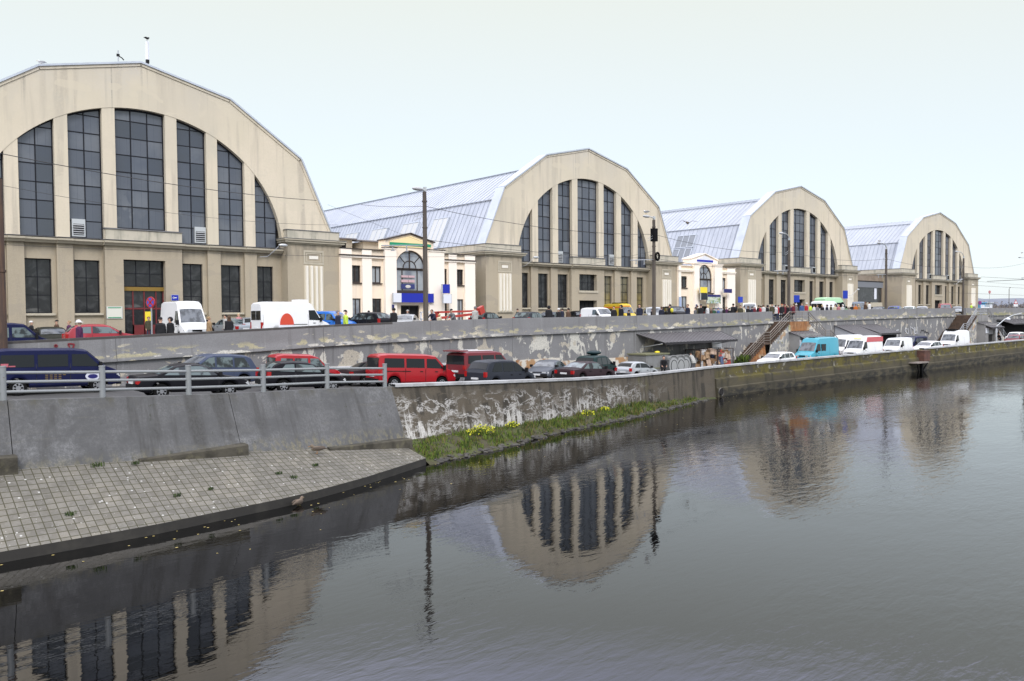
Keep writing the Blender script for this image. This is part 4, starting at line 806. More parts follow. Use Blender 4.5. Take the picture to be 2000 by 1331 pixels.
def sign_on(name, x0, x1, z0, z1, y, m, lab, thick=.14):
    mb = MB(); mb.box(-(x1-x0)/2, (x1-x0)/2, 0, thick, -(z1-z0)/2, (z1-z0)/2, 0); mb.box(-(x1-x0)/2-.03, -(x1-x0)/2, -.02, thick, -(z1-z0)/2-.03, (z1-z0)/2+.03, 1); mb.box((x1-x0)/2, (x1-x0)/2+.03, -.02, thick, -(z1-z0)/2-.03, (z1-z0)/2+.03, 1)
    return mb.build(name, [m, alu], label=lab, cat='sign', loc=((x0+x1)/2, y, (z0+z1)/2))
ys = D-1.5
s = sign_on('shop_sign', 40.85, 45.4, 1.22, 2.06, ys, blue_sign, 'long blue shop sign with a white end, over the cream building door')
mb = MB(); mb.box(-2.3, -1.38, -.02, .02, -.42, .42); mb.build('white_panel', white_sign, s)
sign_on('shop_sign', 46.1, 46.95, 2.1, 2.95, ys-.5, blue_sign, 'square blue hanging sign on the first cream building', .2)
sign_on('shop_sign', 46.15, 47.1, 1.15, 2.0, ys-.55, white_sign, 'square white hanging sign under the blue square one', .2)
sign_on('shop_sign', 87.75, 89.3, 2.66, 3.4, ys-.3, yellow_sign, 'yellow sign panel on the second cream building')
sign_on('shop_sign', 87.9, 89.35, 1.75, 2.6, ys-.32, dark_sign, 'near black sign panel directly below the yellow one')
sign_on('shop_sign', 93.1, 95.0, 2.72, 3.25, ys-.3, navy_sign, 'small navy sign on the right of the second cream building')
ban = mat('picture_banner', (.55, .60, .48), .6, layers=[L_((1.2, 1.2, 2), .45, .6, (.16, .24, .06), .9, detail=6), L_((2, 2, 4), .5, .6, (.40, .52, .62), .8), L_((3, 3, 3), .6, .7, (.6, .5, .1), .8)])
s = sign_on('banner', 89.35, 92.45, 1.3, 2.15, ys-.25, ban, 'picture banner with a navy top strip over the second cream building door')
mb = MB(); mb.box(-1.5, 1.5, -.03, .03, .43, .72); mb.build('top_strip', navy_sign, s)
mb = MB(); mb.box(-.75, .75, -.03, .03, -.05, .4, 0); mb.ball((0, -.03, .16), (.3, .02, .15), 1, 12, 8); mb.box(-.75, .0, -.05, .02, .55, .8, 2); mb.box(.05, .75, -.05, .02, .55, .8, 2); mb.box(-.75, 0, -.05, .02, 1.0, 1.2, 2); mb.box(.05, .75, -.05, .02, 1.0, 1.2, 2)
mb.build('window_poster', [mat('poster_blue', (.03, .04, .16), .5), mat('poster_pale', (.6, .58, .5), .5), mat('poster_pink', (.55, .38, .40), .5)], label='blue poster with pale oval inside the arch window of the cream building', cat='poster', loc=(43.0, D-1.1+.36, 2.55))
# third connecting block, sheds on the low roofs, duct
mb = MB(); x0, x1 = 134.3, 151.5; yf = D+2.2; zg = zu(140)-.5
B3 = thing('connecting_block', 'low drab block with a grey glazed bay between the last two halls', 'building', (143, yf, 0))
mb = MB(); mb.box(-8.7, 8.5, 0, 10, zg, .9, 1); mb.box(-8.7, 8.5, .6, 10, .9, 6.6, 0); mb.build('wall', [mat('block_wall', (.27, .22, .17), .9, layers=[L_((.8, .8, .8), .4, .7, (.18, .14, .10), .8)]), dark_int], B3)
mb = MB(); mb.box(-8.7, 5.2, -.9, .6, .9, 1.7, 0); mb.build('bay_floor', stucco_trim, B3)
mb = MB(); mb.box(-8.7, 5.2, -1.0, .6, 4.35, 5.4, 0); mb.box(-8.7, 5.2, -1.1, .6, 5.4, 5.5, 1); mb.build('bay_fascia', [mat('grey_fascia', (.17, .18, .20), .5), black], B3)
mb = MB(); mb.q([(-8.7, -.8, 1.7), (5.0, -.8, 1.7), (5.0, -.8, 4.35), (-8.7, -.8, 4.35)]); bw = mb.build('bay_window', glass_low, B3)
mb = MB(); mb.box(2.0, 2.9, -.86, -.82, 2.3, 4.25, 0); mb.build('open_casement', white_sign, bw)
shed_m = mat('shed_render', (.40, .36, .29), .9, layers=[L_((1, 1, 1), .4, .7, (.30, .27, .22), .8)])
def roof_shed(x, y, z, w_, d_, h, lab, sl_=.4):
    mb = MB(); mb.box(-w_/2, w_/2, 0, d_, -1.5, h, 0); mb.prism([(-w_/2-.3, -.4, h+.0), (-w_/2-.3, -.4, h+.12), (-w_/2-.3, d_+.3, h+.12+sl_), (-w_/2-.3, d_+.3, h+sl_)], (w_+.6, 0, 0), 1); mb.box(w_*.1, w_*.35, -.03, .05, h*.1, h*.75, 2)
    mb.build('roof_shed', [shed_m, roof_sheet, black], label=lab, cat='shed', loc=(x, y, z))
roof_shed(37.6, D+4, 6.0, 4.6, 5, 1.25, 'dark roofed shed on the flat roof beside the nearest hall tower')
roof_shed(42.2, D+3, 5.9, 3.4, 4, 1.15, 'small dark pitched shed behind the yellow gable')
roof_shed(86.5, D+4, 6.1, 4.4, 5, 1.2, 'dark roof shed behind the white and blue gable')
mb = MB(); mb.ball((0, 0, 0), (.55, .55, .55)); mb.build('roof_dome', white_sign, label='small white dome on the roof by the blue and white gable', cat='dome', loc=(86.4, D+2, 7.25))
P = onY(1423, 512, D+7); mb = MB(); a = P-P
mb.tube([(0, 0, -1.0), (0, 0, .6), (-.15, -.05, 1.4), (-.6, -.1, 2.0), (-1.2, -.2, 2.25), (-2.2, -.3, 2.2), (-2.9, -.4, 1.95)], .62, 14)
mb.build('roof_duct', mat('duct_metal', (.62, .64, .66), .25, .9), None, True, 50, label='shiny bent ventilation duct on the low roof beside the third hall', cat='duct', loc=tuple(P))
for px, py0, py1, Y, lab in ((1718, 512, 527, D+8, 'pale chimney block on the low roof beside the farthest hall'),):
    P = onY(px, py1, Y); Q = onY(px, py0, Y); mb = MB(); mb.box(-.5, .5, -.5, .5, -1, Q.z-P.z, 0); mb.box(-.6, .6, -.6, .6, Q.z-P.z, Q.z-P.z+.15, 0); mb.build('chimney', parapet_m, label=lab, cat='chimney', loc=tuple(P))
# ---------------------------------------------------------------- vehicles
SPEC = {
 # roofline (x from tail, z), beltline, wheels, side windows (x,z polygons), windscreen x-range, rear glass x-range or flat rear pane (z0,z1,halfwidth)
 'microbus': dict(L=5.0, W=1.84, r=.33, wh=(.95, 4.05), tum=.13, low=.32, roof=[(0, 1.80), (.12, 1.90), (.6, 1.96), (3.1, 1.96), (3.6, 1.90), (4.35, 1.20), (4.75, 1.04), (4.96, .92), (5, .75)],
   belt=[(0, 1.12), (4.3, 1.10), (4.6, 1.0), (5, .7)], side=[[(.28, 1.2), (1.55, 1.2), (1.55, 1.72), (.34, 1.72)], [(1.68, 1.2), (2.85, 1.2), (2.85, 1.72), (1.68, 1.72)], [(3.0, 1.2), (4.12, 1.17), (3.6, 1.72), (3.0, 1.72)]], ws=(3.62, 4.33), rp=(1.15, 1.72, .74), hl=(.78, .62), tl=(.85, 1.1, .78)),
 'tallvan': dict(L=5.6, W=1.95, r=.34, wh=(1.1, 4.55), tum=.10, low=.34, roof=[(0, 2.42), (.1, 2.52), (.5, 2.58), (3.7, 2.58), (4.0, 2.45), (4.2, 2.15), (4.85, 1.22), (5.3, 1.05), (5.56, .9), (5.6, .7)],
   belt=[(0, 1.2), (4.8, 1.16), (5.2, 1.0), (5.6, .65)], side=[[(3.72, 1.28), (4.7, 1.24), (4.22, 1.98), (3.72, 1.98)]], ws=(4.22, 4.84), rp=(1.3, 1.95, .72), hl=(.82, .62), tl=(.7, 1.15, .86)),
 'panelvan': dict(L=4.75, W=1.88, r=.33, wh=(.95, 3.85), tum=.10, low=.33, roof=[(0, 1.98), (.12, 2.08), (.5, 2.12), (3.0, 2.1), (3.35, 1.98), (4.05, 1.18), (4.5, 1.02), (4.72, .88), (4.75, .7)],
   belt=[(0, 1.15), (4.0, 1.12), (4.4, .98), (4.75, .65)], side=[[(2.85, 1.22), (3.82, 1.2), (3.32, 1.82), (2.85, 1.82)]], ws=(3.38, 4.03), rp=(1.22, 1.8, .7), hl=(.8, .62), tl=(.75, 1.15, .84)),
 'smallvan': dict(L=4.1, W=1.72, r=.3, wh=(.7, 3.35), tum=.14, low=.3, roof=[(0, 1.68), (.1, 1.77), (.5, 1.81), (2.2, 1.81), (2.55, 1.72), (3.2, 1.1), (3.8, .95), (4.06, .8), (4.1, .6)],
   belt=[(0, 1.05), (3.15, 1.02), (3.7, .9), (4.1, .58)], side=[[(2.0, 1.12), (3.0, 1.1), (2.5, 1.6), (2.0, 1.6)]], ws=(2.58, 3.18), rp=(1.1, 1.6, .6), hl=(.72, .6), tl=(.8, 1.2, .76)),
 'leisure': dict(L=4.0, W=1.7, r=.3, wh=(.68, 3.3), tum=.16, low=.3, roof=[(0, 1.62), (.1, 1.74), (.5, 1.81), (2.1, 1.80), (2.5, 1.68), (3.1, 1.08), (3.7, .95), (3.96, .8), (4, .6)],
   belt=[(0, 1.03), (3.05, 1.0), (3.6, .9), (4, .56)], side=[[(.2, 1.1), (.95, 1.1), (.95, 1.58), (.28, 1.58)], [(1.05, 1.1), (1.85, 1.1), (1.85, 1.6), (1.05, 1.6)], [(1.98, 1.1), (2.9, 1.08), (2.48, 1.6), (1.98, 1.6)]], ws=(2.55, 3.08), rp=(1.08, 1.6, .62), hl=(.72, .6), tl=(.75, 1.1, .76)),
 'mpv': dict(L=4.7, W=1.85, r=.32, wh=(.85, 3.8), tum=.2, low=.28, roof=[(0, .98), (.1, 1.1), (.42, 1.58), (.7, 1.69), (1.5, 1.74), (2.5, 1.72), (2.85, 1.62), (3.75, 1.06), (4.3, .9), (4.62, .72), (4.7, .55)],
   belt=[(0, .95), (3.7, 1.0), (4.2, .86), (4.7, .52)], side=[[(.5, 1.06), (1.42, 1.06), (1.42, 1.57), (.85, 1.57)], [(1.52, 1.06), (2.42, 1.06), (2.42, 1.58), (1.52, 1.58)], [(2.52, 1.06), (3.5, 1.06), (2.82, 1.54), (2.52, 1.58)]], ws=(2.88, 3.72), rg=(.14, .42), hl=(.68, .62), tl=(.75, 1.05, .8)),
 'saloon': dict(L=4.7, W=1.78, r=.31, wh=(.95, 3.75), tum=.26, low=.26, roof=[(0, .82), (.06, .92), (.75, .97), (1.5, 1.34), (1.95, 1.43), (2.5, 1.42), (2.85, 1.33), (3.55, .94), (4.3, .82), (4.62, .68), (4.7, .5)],
   belt=[(0, .8), (.8, .93), (3.5, .9), (4.2, .78), (4.7, .48)], side=[[(1.05, .98), (1.9, .97), (1.9, 1.33), (1.55, 1.28)], [(1.98, .97), (3.25, .95), (2.78, 1.28), (2.5, 1.34), (1.98, 1.34)]], ws=(2.88, 3.52), rg=(.82, 1.48), hl=(.6, .62), tl=(.62, .85, .72)),
 'hatch': dict(L=4.1, W=1.73, r=.31, wh=(.75, 3.3), tum=.24, low=.26, roof=[(0, .85), (.08, 1.0), (.32, 1.3), (.62, 1.43), (1.3, 1.48), (2.0, 1.46), (2.3, 1.37), (3.0, .98), (3.7, .84), (4.04, .66), (4.1, .5)],
   belt=[(0, .83), (2.95, .92), (3.6, .8), (4.1, .48)], side=[[(.55, 1.02), (1.28, 1.0), (1.28, 1.36), (.85, 1.34)], [(1.36, 1.0), (2.75, .98), (2.22, 1.32), (1.36, 1.37)]], ws=(2.33, 2.97), rg=(.12, .52), hl=(.62, .6), tl=(.72, .98, .72)),
 'estate': dict(L=4.6, W=1.78, r=.32, wh=(.9, 3.65), tum=.22, low=.27, roof=[(0, .85), (.06, 1.0), (.4, 1.4), (.62, 1.48), (1.4, 1.52), (2.3, 1.5), (2.65, 1.4), (3.4, .99), (4.15, .86), (4.52, .68), (4.6, .5)],
   belt=[(0, .83), (3.35, .94), (4.05, .82), (4.6, .48)], side=[[(.5, 1.02), (1.25, 1.0), (1.25, 1.40), (.78, 1.39)], [(1.33, 1.0), (2.12, .99), (2.12, 1.41), (1.33, 1.41)], [(2.2, .99), (3.12, .98), (2.6, 1.35), (2.2, 1.4)]], ws=(2.68, 3.37), rg=(.10, .42), hl=(.64, .62), tl=(.72, 1.05, .76)),
}
SPEC['offroad'] = dict(SPEC['estate'], tum=.12, roof=[(0, 1.0), (.04, 1.6), (.3, 1.74), (1.2, 1.78), (2.4, 1.76), (2.7, 1.66), (3.2, 1.14), (4.3, 1.08), (4.55, .9), (4.6, .6)], belt=[(0, 1.0), (3.15, 1.1), (4.2, 1.03), (4.6, .58)],
   side=[[(.25, 1.16), (1.15, 1.16), (1.15, 1.6), (.3, 1.6)], [(1.25, 1.16), (2.05, 1.16), (2.05, 1.62), (1.25, 1.62)], [(2.15, 1.16), (3.0, 1.16), (2.66, 1.6), (2.15, 1.62)]], ws=(2.72, 3.18), rp=(1.12, 1.58, .66), low=.36, r=.36)
SPEC['offroad'].pop('rg')
VT = {}
def template(kind):
    if kind in VT: return VT[kind]
    s = SPEC[kind]; L_n, W, r, low, tum = s['L'], s['W'], s['r'], s['low'], s['tum']; parts = []
    rx, rz = zip(*s['roof']); bx, bz = zip(*s['belt'])
    zr = lambda x: lerp(x, rx, rz); zb = lambda x: min(lerp(x, bx, bz), zr(x)-.03)
    hw = lambda x: W/2*(1-.10*abs((x-L_n/2)/(L_n/2))**7)
    def zlo(x):
        z = low
        for c in s['wh']:
            d = (r+.09)**2-(x-c)**2
            if d > 0: z = max(z, r+math.sqrt(d))
        if x < .3: z += (.3-x)*.35
        if x > L_n-.35: z += (x-L_n+.35)*.25
        return z
    def sec(x):
        a, b, h, z0 = zr(x), zb(x), hw(x), zlo(x); k = min(1, (a-b)/.25); wr = h-.03-tum*(a-b)
        zm = (z0+b)/2
        return [(h-.07, z0), (h-.005, min(z0+.1, zm)), (h, zm), (h-.03, b), (wr+.012*k, a-.07*k), (wr-.05*k-.02, a-.018*k), (wr*.5, a+.012), (0, a+.02)]
    xs = set(rx) | {L_n*i/40 for i in range(41)}
    for c in s['wh']: xs |= {c+(r+.09)*math.cos(math.pi*i/10) for i in range(11)}
    xs = sorted(x for x in xs if 0 <= x <= L_n); xs = [x for i, x in enumerate(xs) if i == 0 or x-xs[i-1] > .004]
    mb = MB(); ox = L_n/2
    for a, b in zip(xs, xs[1:]):
        A, B = sec(a), sec(b)
        for sg in (-1, 1):
            for i in range(7): mb.q([(a-ox, sg*A[i][0], A[i][1]), (b-ox, sg*B[i][0], B[i][1]), (b-ox, sg*B[i+1][0], B[i+1][1]), (a-ox, sg*A[i+1][0], A[i+1][1])])
        mb.q([(a-ox, -A[0][0], A[0][1]), (b-ox, -B[0][0], B[0][1]), (b-ox, B[0][0], B[0][1]), (a-ox, A[0][0], A[0][1])], 1)
    for x in (xs[0], xs[-1]):
        P = sec(x); mb.q([(x-ox, y, z) for y, z in P]+[(x-ox, -y, z) for y, z in reversed(P[:-1])])
    parts.append(('body', mb.mesh('body', [trim_m, trim_m], True, 32), None, 0))
    def ysurf(x, z):
        a, b, h = zr(x), zb(x), hw(x); k = min(1, (a-b)/.25); y0, y1, z1 = h-.03, h-.03-tum*(a-b)+.012*k, a-.07*k
        return y0+(y1-y0)*max(0, min(1, (z-b)/max(.01, z1-b)))
    for P in s['side']:
        for sg in (-1, 1):
            mb = MB(); X = sorted({p[0] for p in P} | set(frange(min(p[0] for p in P), max(p[0] for p in P), 6)))
            def zr_(x):
                c = []
                for p, q in zip(P, P[1:]+P[:1]):
                    if abs(p[0]-q[0]) < 1e-9:
                        if abs(x-p[0]) < 1e-6: c += [p[1], q[1]]
                    elif min(p[0], q[0])-1e-6 <= x <= max(p[0], q[0])+1e-6: c.append(p[1]+(q[1]-p[1])*(x-p[0])/(q[0]-p[0]))
                return min(c), max(c)
            for xa, xb in zip(X, X[1:]):
                za, zb_ = zr_(xa), zr_(xb)
                for k in range(3):
                    g = lambda x, zz, kk: (x-ox, sg*(ysurf(x, zz[0]+(zz[1]-zz[0])*kk/3)+.012), zz[0]+(zz[1]-zz[0])*kk/3)
                    mb.q([g(xa, za, k), g(xb, zb_, k), g(xb, zb_, k+1), g(xa, za, k+1)])
            parts.append(('side_window', mb.mesh('side_window', [cglass]), None, 2))
    sx = []
    for p, q in zip(s['side'], s['side'][1:]): sx.append((max(a[0] for a in p)+min(a[0] for a in q))/2)
    if kind in ('tallvan', 'panelvan', 'smallvan'): sx += [s['side'][0][0][0]-.08, L_n*.36, .12]
    sx.append(s['ws'][1]-.25)
    mb = MB()
    for x in sx:
        for sg in (-1, 1):
            P = sec(x); Q = sec(x+.016)
            for i in range(1, 4 if kind not in ('tallvan', 'panelvan') or x > L_n*.6 else 4): mb.q([(x-ox, sg*(P[i][0]+.004), P[i][1]), (x+.016-ox, sg*(Q[i][0]+.004), Q[i][1]), (x+.016-ox, sg*(Q[i+1][0]+.004), Q[i+1][1]-(.1 if i == 3 else 0)), (x-ox, sg*(P[i+1][0]+.004), P[i+1][1]-(.1 if i == 3 else 0))])
    parts.append(('door_seam', mb.mesh('door_seam', [mat('seam_dark', (.03, .03, .03), .8)]), None, 0))
    def strip(x0, x1, name, out):
        mb = MB(); X = frange(x0, x1, 5)
        def row(x):
            P = sec(x); w_ = P[5][0]-.02; return [(x-ox+out*.01, -w_, P[5][1]+.012), (x-ox+out*.012, -w_*.5, P[6][1]+.012), (x-ox+out*.012, 0, P[7][1]+.012), (x-ox+out*.012, w_*.5, P[6][1]+.012), (x-ox+out*.01, w_, P[5][1]+.012)]
        for a, b in zip(X, X[1:]):
            A, B = row(a), row(b)
            for i in range(4): mb.q([A[i], B[i], B[i+1], A[i+1]])
        parts.append((name, mb.mesh(name, [cglass], True, 60), None, 0))
    strip(s['ws'][0]+.02, s['ws'][1]-.03, 'windscreen', 1)
    if 'rg' in s: strip(s['rg'][0]+.02, s['rg'][1]-.02, 'rear_window', -1)
    else:
        z0, z1, h = s['rp']; mb = MB()
        for (a, b) in ((-h, -.03), (.03, h)) if kind in ('tallvan', 'panelvan', 'smallvan') else ((-h, h),): mb.box(-ox-.014, -ox+.02, a, b, z0, z1)
        parts.append(('rear_window', mb.mesh('rear_window', [cglass]), None, 0))
    fz, fy = s['hl']; fx = [x for x in xs if zr(x) >= fz+.05][-1]
    for sg in (-1, 1):
        mb = MB(); mb.prism([(fx-ox-.30, sg*(hw(fx)-.06), fz-.08), (fx-ox+.03, sg*(hw(fx)-.1), fz-.09), (fx-ox+.04, sg*(fy-.25), fz-.08), (fx-ox+.02, sg*(fy-.25), fz+.055), (fx-ox-.05, sg*(hw(fx)-.08), fz+.07)], (0, sg*.075, 0))
        mb.box(fx-ox-.03, fx-ox+.045, sg*(fy-.27), sg*(fy+.02), fz-.08, fz+.06); parts.append(('headlight', mb.mesh('headlight', [lampw]), None, 0))
        t0, t1, ty = s['tl']; mb = MB(); mb.box(-ox-.02, -ox+.13, sg*(ty-.13), sg*(hw(.1)-.012), t0, t1); parts.append(('taillight', mb.mesh('taillight', [lampr]), None, 0))
        mx = s['ws'][1]-.2; mb = MB(); mb.obox((mx-ox, sg*(ysurf(mx, zb(mx)+.1)+.11), zb(mx)+.13), (.05, 0, 0), (0, .10, 0), (0, 0, .09 if W < 1.84 else .14)); parts.append(('wing_mirror', mb.mesh('wing_mirror', [trim_m], True), None, 0))
        for hx in ([P[-1][0] if False else max(q[0] for q in P) for P in s['side'][-2:]]):
            mb = MB(); x = min(hx-.35, mx-.5) if hx > mx-.3 else hx-.2; mb.box(x-ox-.09, x-ox+.09, sg*(hw(x)-.02), sg*(hw(x)+.018), zb(x)-.13, zb(x)-.09); parts.append(('door_handle', mb.mesh('door_handle', [trim_m]), None, 0))
            mb = MB()
    mb = MB(); mb.box(L_n-ox-.12, L_n-ox+.05, -hw(L_n)+.06, hw(L_n)-.06, .33, .53); parts.append(('bumper', mb.mesh('bumper', [trim_m], True), None, 0))
    mb = MB(); mb.box(-ox-.06, -ox+.12, -hw(0)+.05, hw(0)-.05, .36, .56); parts.append(('bumper', mb.mesh('bumper', [trim_m], True), None, 0))
    mb = MB(); mb.box(fx-ox-.02, fx-ox+.05, -fy+.28, fy-.28, fz-.08, fz+.04); parts.append(('grille', mb.mesh('grille', [black]), None, 0))
    for x in (L_n-ox+.055, -ox-.065):
        mb = MB(); mb.box(x-.008, x+.008, -.26, .26, .42, .53) if x > 0 else mb.box(x-.008, x+.06, -.26, .26, .66 if 'rg' not in s else .60, .78 if 'rg' not in s else .71); parts.append(('number_plate', mb.mesh('number_plate', [plate_m]), None, 0))
    T = MB(); T.tube([(0, -.10, 0), (0, -.08, 0), (0, .08, 0), (0, .10, 0)], [r*.93, r, r, r*.93], 24); tyre = T.mesh('tyre', [tyre_m], True, 40)
    T = MB(); T.cyl((0, -.105, 0), (0, .105, 0), r*.62, 20, 0)
    for i in range(7):
        a = 2*math.pi*i/7
        for y in (-.108, .108): T.obox((r*.42*math.cos(a), y, r*.42*math.sin(a)), (.034*math.cos(a+1.57), 0, .034*math.sin(a+1.57)), (0, .004, 0), (.045*math.cos(a), 0, .045*math.sin(a)), 1)
    rim = T.mesh('rim', [rim_m, black], True, 40)
    for c in s['wh']:
        for sg in (-1, 1): parts.append(('wheel', tyre, (c-ox, sg*(W/2-.13), r), 1, rim))
    VT[kind] = parts; return parts
VN = {'microbus': 'minibus', 'tallvan': 'delivery_van', 'panelvan': 'panel_van', 'smallvan': 'small_van', 'leisure': 'leisure_van', 'mpv': 'people_carrier', 'saloon': 'saloon_car', 'hatch': 'hatchback', 'estate': 'estate_car', 'offroad': 'offroad_car'}
SC = .93
def vehicle(kind, pnt, x, y, h, label, group, low, glass=None, sc=SC, dz=0, sz=1, blind=False):
    z = (zl(x) if low else zu(x)+.0)+.005+dz; cat = 'van' if kind in ('microbus', 'tallvan', 'panelvan', 'smallvan', 'leisure') else 'car'
    R_ = thing(VN[kind], label, cat, (x, y, z), rad(h), group); R_.scale = (sc, sc, sc*sz)
    if low: R_.rotation_euler = (0, math.atan2(zl(x-1)-zl(x+1), 2)*math.cos(rad(h)), rad(h))
    body = None; nside = 0
    for p in template(kind):
        name, me, loc, code = p[:4]
        o = link(name, me, R_)
        if name == 'body': o.material_slots[0].link = 'OBJECT'; o.material_slots[0].material = pnt; body = o
        if name in ('windscreen', 'side_window', 'rear_window') and glass: o.material_slots[0].link = 'OBJECT'; o.material_slots[0].material = glass
        if name == 'windscreen' and not blind: o.material_slots[0].link = 'OBJECT'; o.material_slots[0].material = cglass_w
        if name == 'wheel':
            o.location = loc; rm = link('rim', p[4], o)
    return R_
white = paint('white', (.78, .79, .80), 0, .2); navy = paint('navy', (.009, .012, .05)); red = paint('red', (.33, .008, .014)); maroon = paint('maroon', (.16, .015, .022)); bluegrey = paint('blue_grey', (.055, .07, .115), .3)
blk = paint('black', (.008, .008, .011)); slate = paint('slate', (.028, .032, .042), .3); silver = paint('silver', (.42, .44, .46), .5); teal = paint('teal', (.06, .34, .45)); dgreen = paint('dark_green', (.012, .032, .032), .3)
plum = paint('plum', (.035, .022, .026)); grey = paint('grey', (.10, .11, .13), .4); yellow = paint('yellow', (.62, .45, .03)); mint = paint('mint', (.42, .68, .42)); blue = paint('blue', (.02, .16, .60)); dblue = paint('deep_blue', (.012, .03, .30)); pgrey = paint('pale_grey', (.30, .33, .36), .4); steel = paint('steel_blue', (.10, .14, .20), .3); redb = paint('rose_red', (.30, .015, .028)); burg = paint('burgundy', (.20, .03, .04)); olive = paint('dark_olive', (.022, .024, .02))
GQ = 'cars and vans parked on the lower quay'; GS = 'cars and vans parked on the street before the halls'
V = vehicle
nv = V('microbus', navy, 8.15, 38.5, 0, 'navy blue minibus with round white door sticker at the lower left', GQ, 1, sc=.96)
V('mpv', bluegrey, 15.1, 39.4, 186, 'blue grey people carrier facing left beside the navy minibus', GQ, 1, cglass_l)
V('saloon', blk, 12.0, 33.4, -3, 'black saloon behind the railing, nearest the canal', GQ, 1, cglass_l, sc=.95)
V('hatch', blk, 18.0, 35.4, -3, 'black hatchback behind the railing, next to the black saloon', GQ, 1, cglass_l, sc=.97)
V('leisure', red, 20.1, 39.3, -3, 'red high roofed leisure car behind the black hatchback', GQ, 1, cglass_l)
V('saloon', plum, 24.6, 39.4, 4, 'dark plum saloon mostly hidden behind the bright red minibus', GQ, 1)
rv = V('microbus', red, 25.3, 36.9, -6, 'bright red minibus parked where the railing ends', GQ, 1, sc=.95)
mv = V('microbus', maroon, 32.0, 39.0, 10, 'maroon minibus with roof spoiler against the street wall', GQ, 1, sc=.95, dz=.12)
V('mpv', slate, 29.9, 34.6, 8, 'dark slate people carrier right of the bright red minibus', GQ, 1, sc=.94)
V('saloon', grey, 37.6, 38.7, 206, 'grey saloon facing left toward the camera, silver wheel showing', GQ, 1, cglass_l)
V('saloon', plum, 38.1, 35.7, 4, 'dark brown saloon with red tail lamps along the canal coping', GQ, 1, cglass_l, sc=.95)
gm = V('mpv', dgreen, 43.0, 39.3, 18, 'dark green people carrier with a roof box', GQ, 1)
V('hatch', silver, 44.3, 36.6, 6, 'small silver hatchback beside the person leaning on the coping', GQ, 1, sc=.86)
V('estate', white, 63.7, 37.1, 180, 'white estate car with roof rails in front of the rusty stairs', GQ, 1, cglass_l)
tv = V('tallvan', teal, 72.9, 38.2, 178, 'turquoise high roofed van on the quay', GQ, 1, sc=.95)
rt = V('tallvan', white, 81.5, 37.7, 178, 'white high roofed van with a red panel along its roof side', GQ, 1, sc=.93)
V('panelvan', white, 89.4, 37.6, 182, 'white low panel van right of the van with the red roof panel', GQ, 1, sc=.95)
V('estate', white, 96.1, 37.1, 176, 'white estate car between two white vans on the far quay', GQ, 1, cglass_l, sc=.98)
wo = V('tallvan', white, 108.3, 38.6, 178, 'white high roofed van with its rear door standing open', GQ, 1, sc=.95)
V('microbus', navy, 101.0, 40.6, 180, 'navy minibus behind the white vans on the far quay', GQ, 1, sc=.95)
V('tallvan', white, 84.5, 41.0, 180, 'white van with a roof rack, half hidden behind the turquoise van', GQ, 1, sc=.93)
V('offroad', white, 136.8, 40.3, 180, 'white offroad car at the far right of the quay', GQ, 1)
V('offroad', burg, 129.0, 38.0, 180, 'burgundy offroad car at the far right of the quay', GQ, 1, cglass_l, sz=.88)
# street level
V('microbus', navy, 7.3, 45.6, 0, 'dark blue minibus on the street at the left edge, nose to the right', GS, 0, cglass_l, sc=.9)
V('saloon', olive, 11.5, 55, -90, 'dark olive saloon between the dark blue minibus and the red car', GS, 0)
V('hatch', redb, 12.7, 48.2, -6, 'red compact car on the street beside the person in the white hat', GS, 0, cglass_l, sc=.95, sz=1.05)
lt = V('tallvan', white, 18.4, 52, -92, 'white high roofed van facing the canal by the red door', GS, 0, cglass_l, sc=.88, sz=1.16)
V('saloon', pgrey, 23.9, 58, 95, 'pale silver saloon parked nose to the nearest hall', GS, 0, cglass_l)
V('hatch', pgrey, 25.4, 58, 72, 'pale grey hatchback partly hidden by the van with the red emblem', GS, 0)
tr = V('tallvan', white, 25.0, 50.5, 2, 'white high roofed van with a red half round emblem on its side', GS, 0, sc=.91, sz=1.02)
V('leisure', blue, 30.6, 55, -70, 'bright blue van facing the street behind the white van', GS, 0, cglass_l)
V('estate', blk, 32.8, 54, 105, 'black estate car with bright tail lamps, before the cream building', GS, 0, cglass_l, sz=1.1)
V('hatch', pgrey, 36.0, 57, 78, 'pale silver hatchback right of the black estate car', GS, 0, cglass_l)
V('saloon', silver, 37.3, 55, 224, 'silver white saloon before the cream building door', GS, 0, cglass_l)
V('estate', blk, 44.3, 53, 24, 'black estate car under the tower of the second hall', GS, 0, cglass_l)
V('estate', slate, 45.7, 49, 24, 'dark grey estate car behind the parapet, left of the hooded people', GS, 0, cglass_l)
V('saloon', grey, 55.6, 57, 200, 'grey saloon half hidden behind people before the second hall', GS, 0, cglass_l)
V('hatch', blk, 61.0, 58, -116, 'black hatchback left of the small white van', GS, 0)
V('smallvan', white, 53.6, 48.6, -100, 'small white van in front of the yellow ambulance', GS, 0, cglass_l, sc=.93)
am = V('tallvan', yellow, 66.2, 57, -104, 'yellow ambulance with orange stripes by the second hall', GS, 0, cglass_l, sc=.80)
V('offroad', silver, 63.0, 50, 226, 'silver offroad car behind the second lamp post', GS, 0, cglass_l)
V('offroad', blk, 66.5, 50, -118, 'black offroad car right of the second lamp post', GS, 0, cglass_l, sz=1.02)
V('estate', blk, 79.6, 54, -126, 'black estate car behind the crowd before the second cream building', GS, 0, cglass_l)
V('panelvan', white, 89.7, 56, 214, 'white panel van behind the crowd, left of the third hall', GS, 0)
V('estate', silver, 92.3, 54, 226, 'silver estate car behind the crowd by the third lamp post', GS, 0, cglass_l, sz=1.1)
gv = V('tallvan', mint, 101.5, 51.2, -4, 'pale green high roofed van before the third hall', GS, 0, sc=.99)
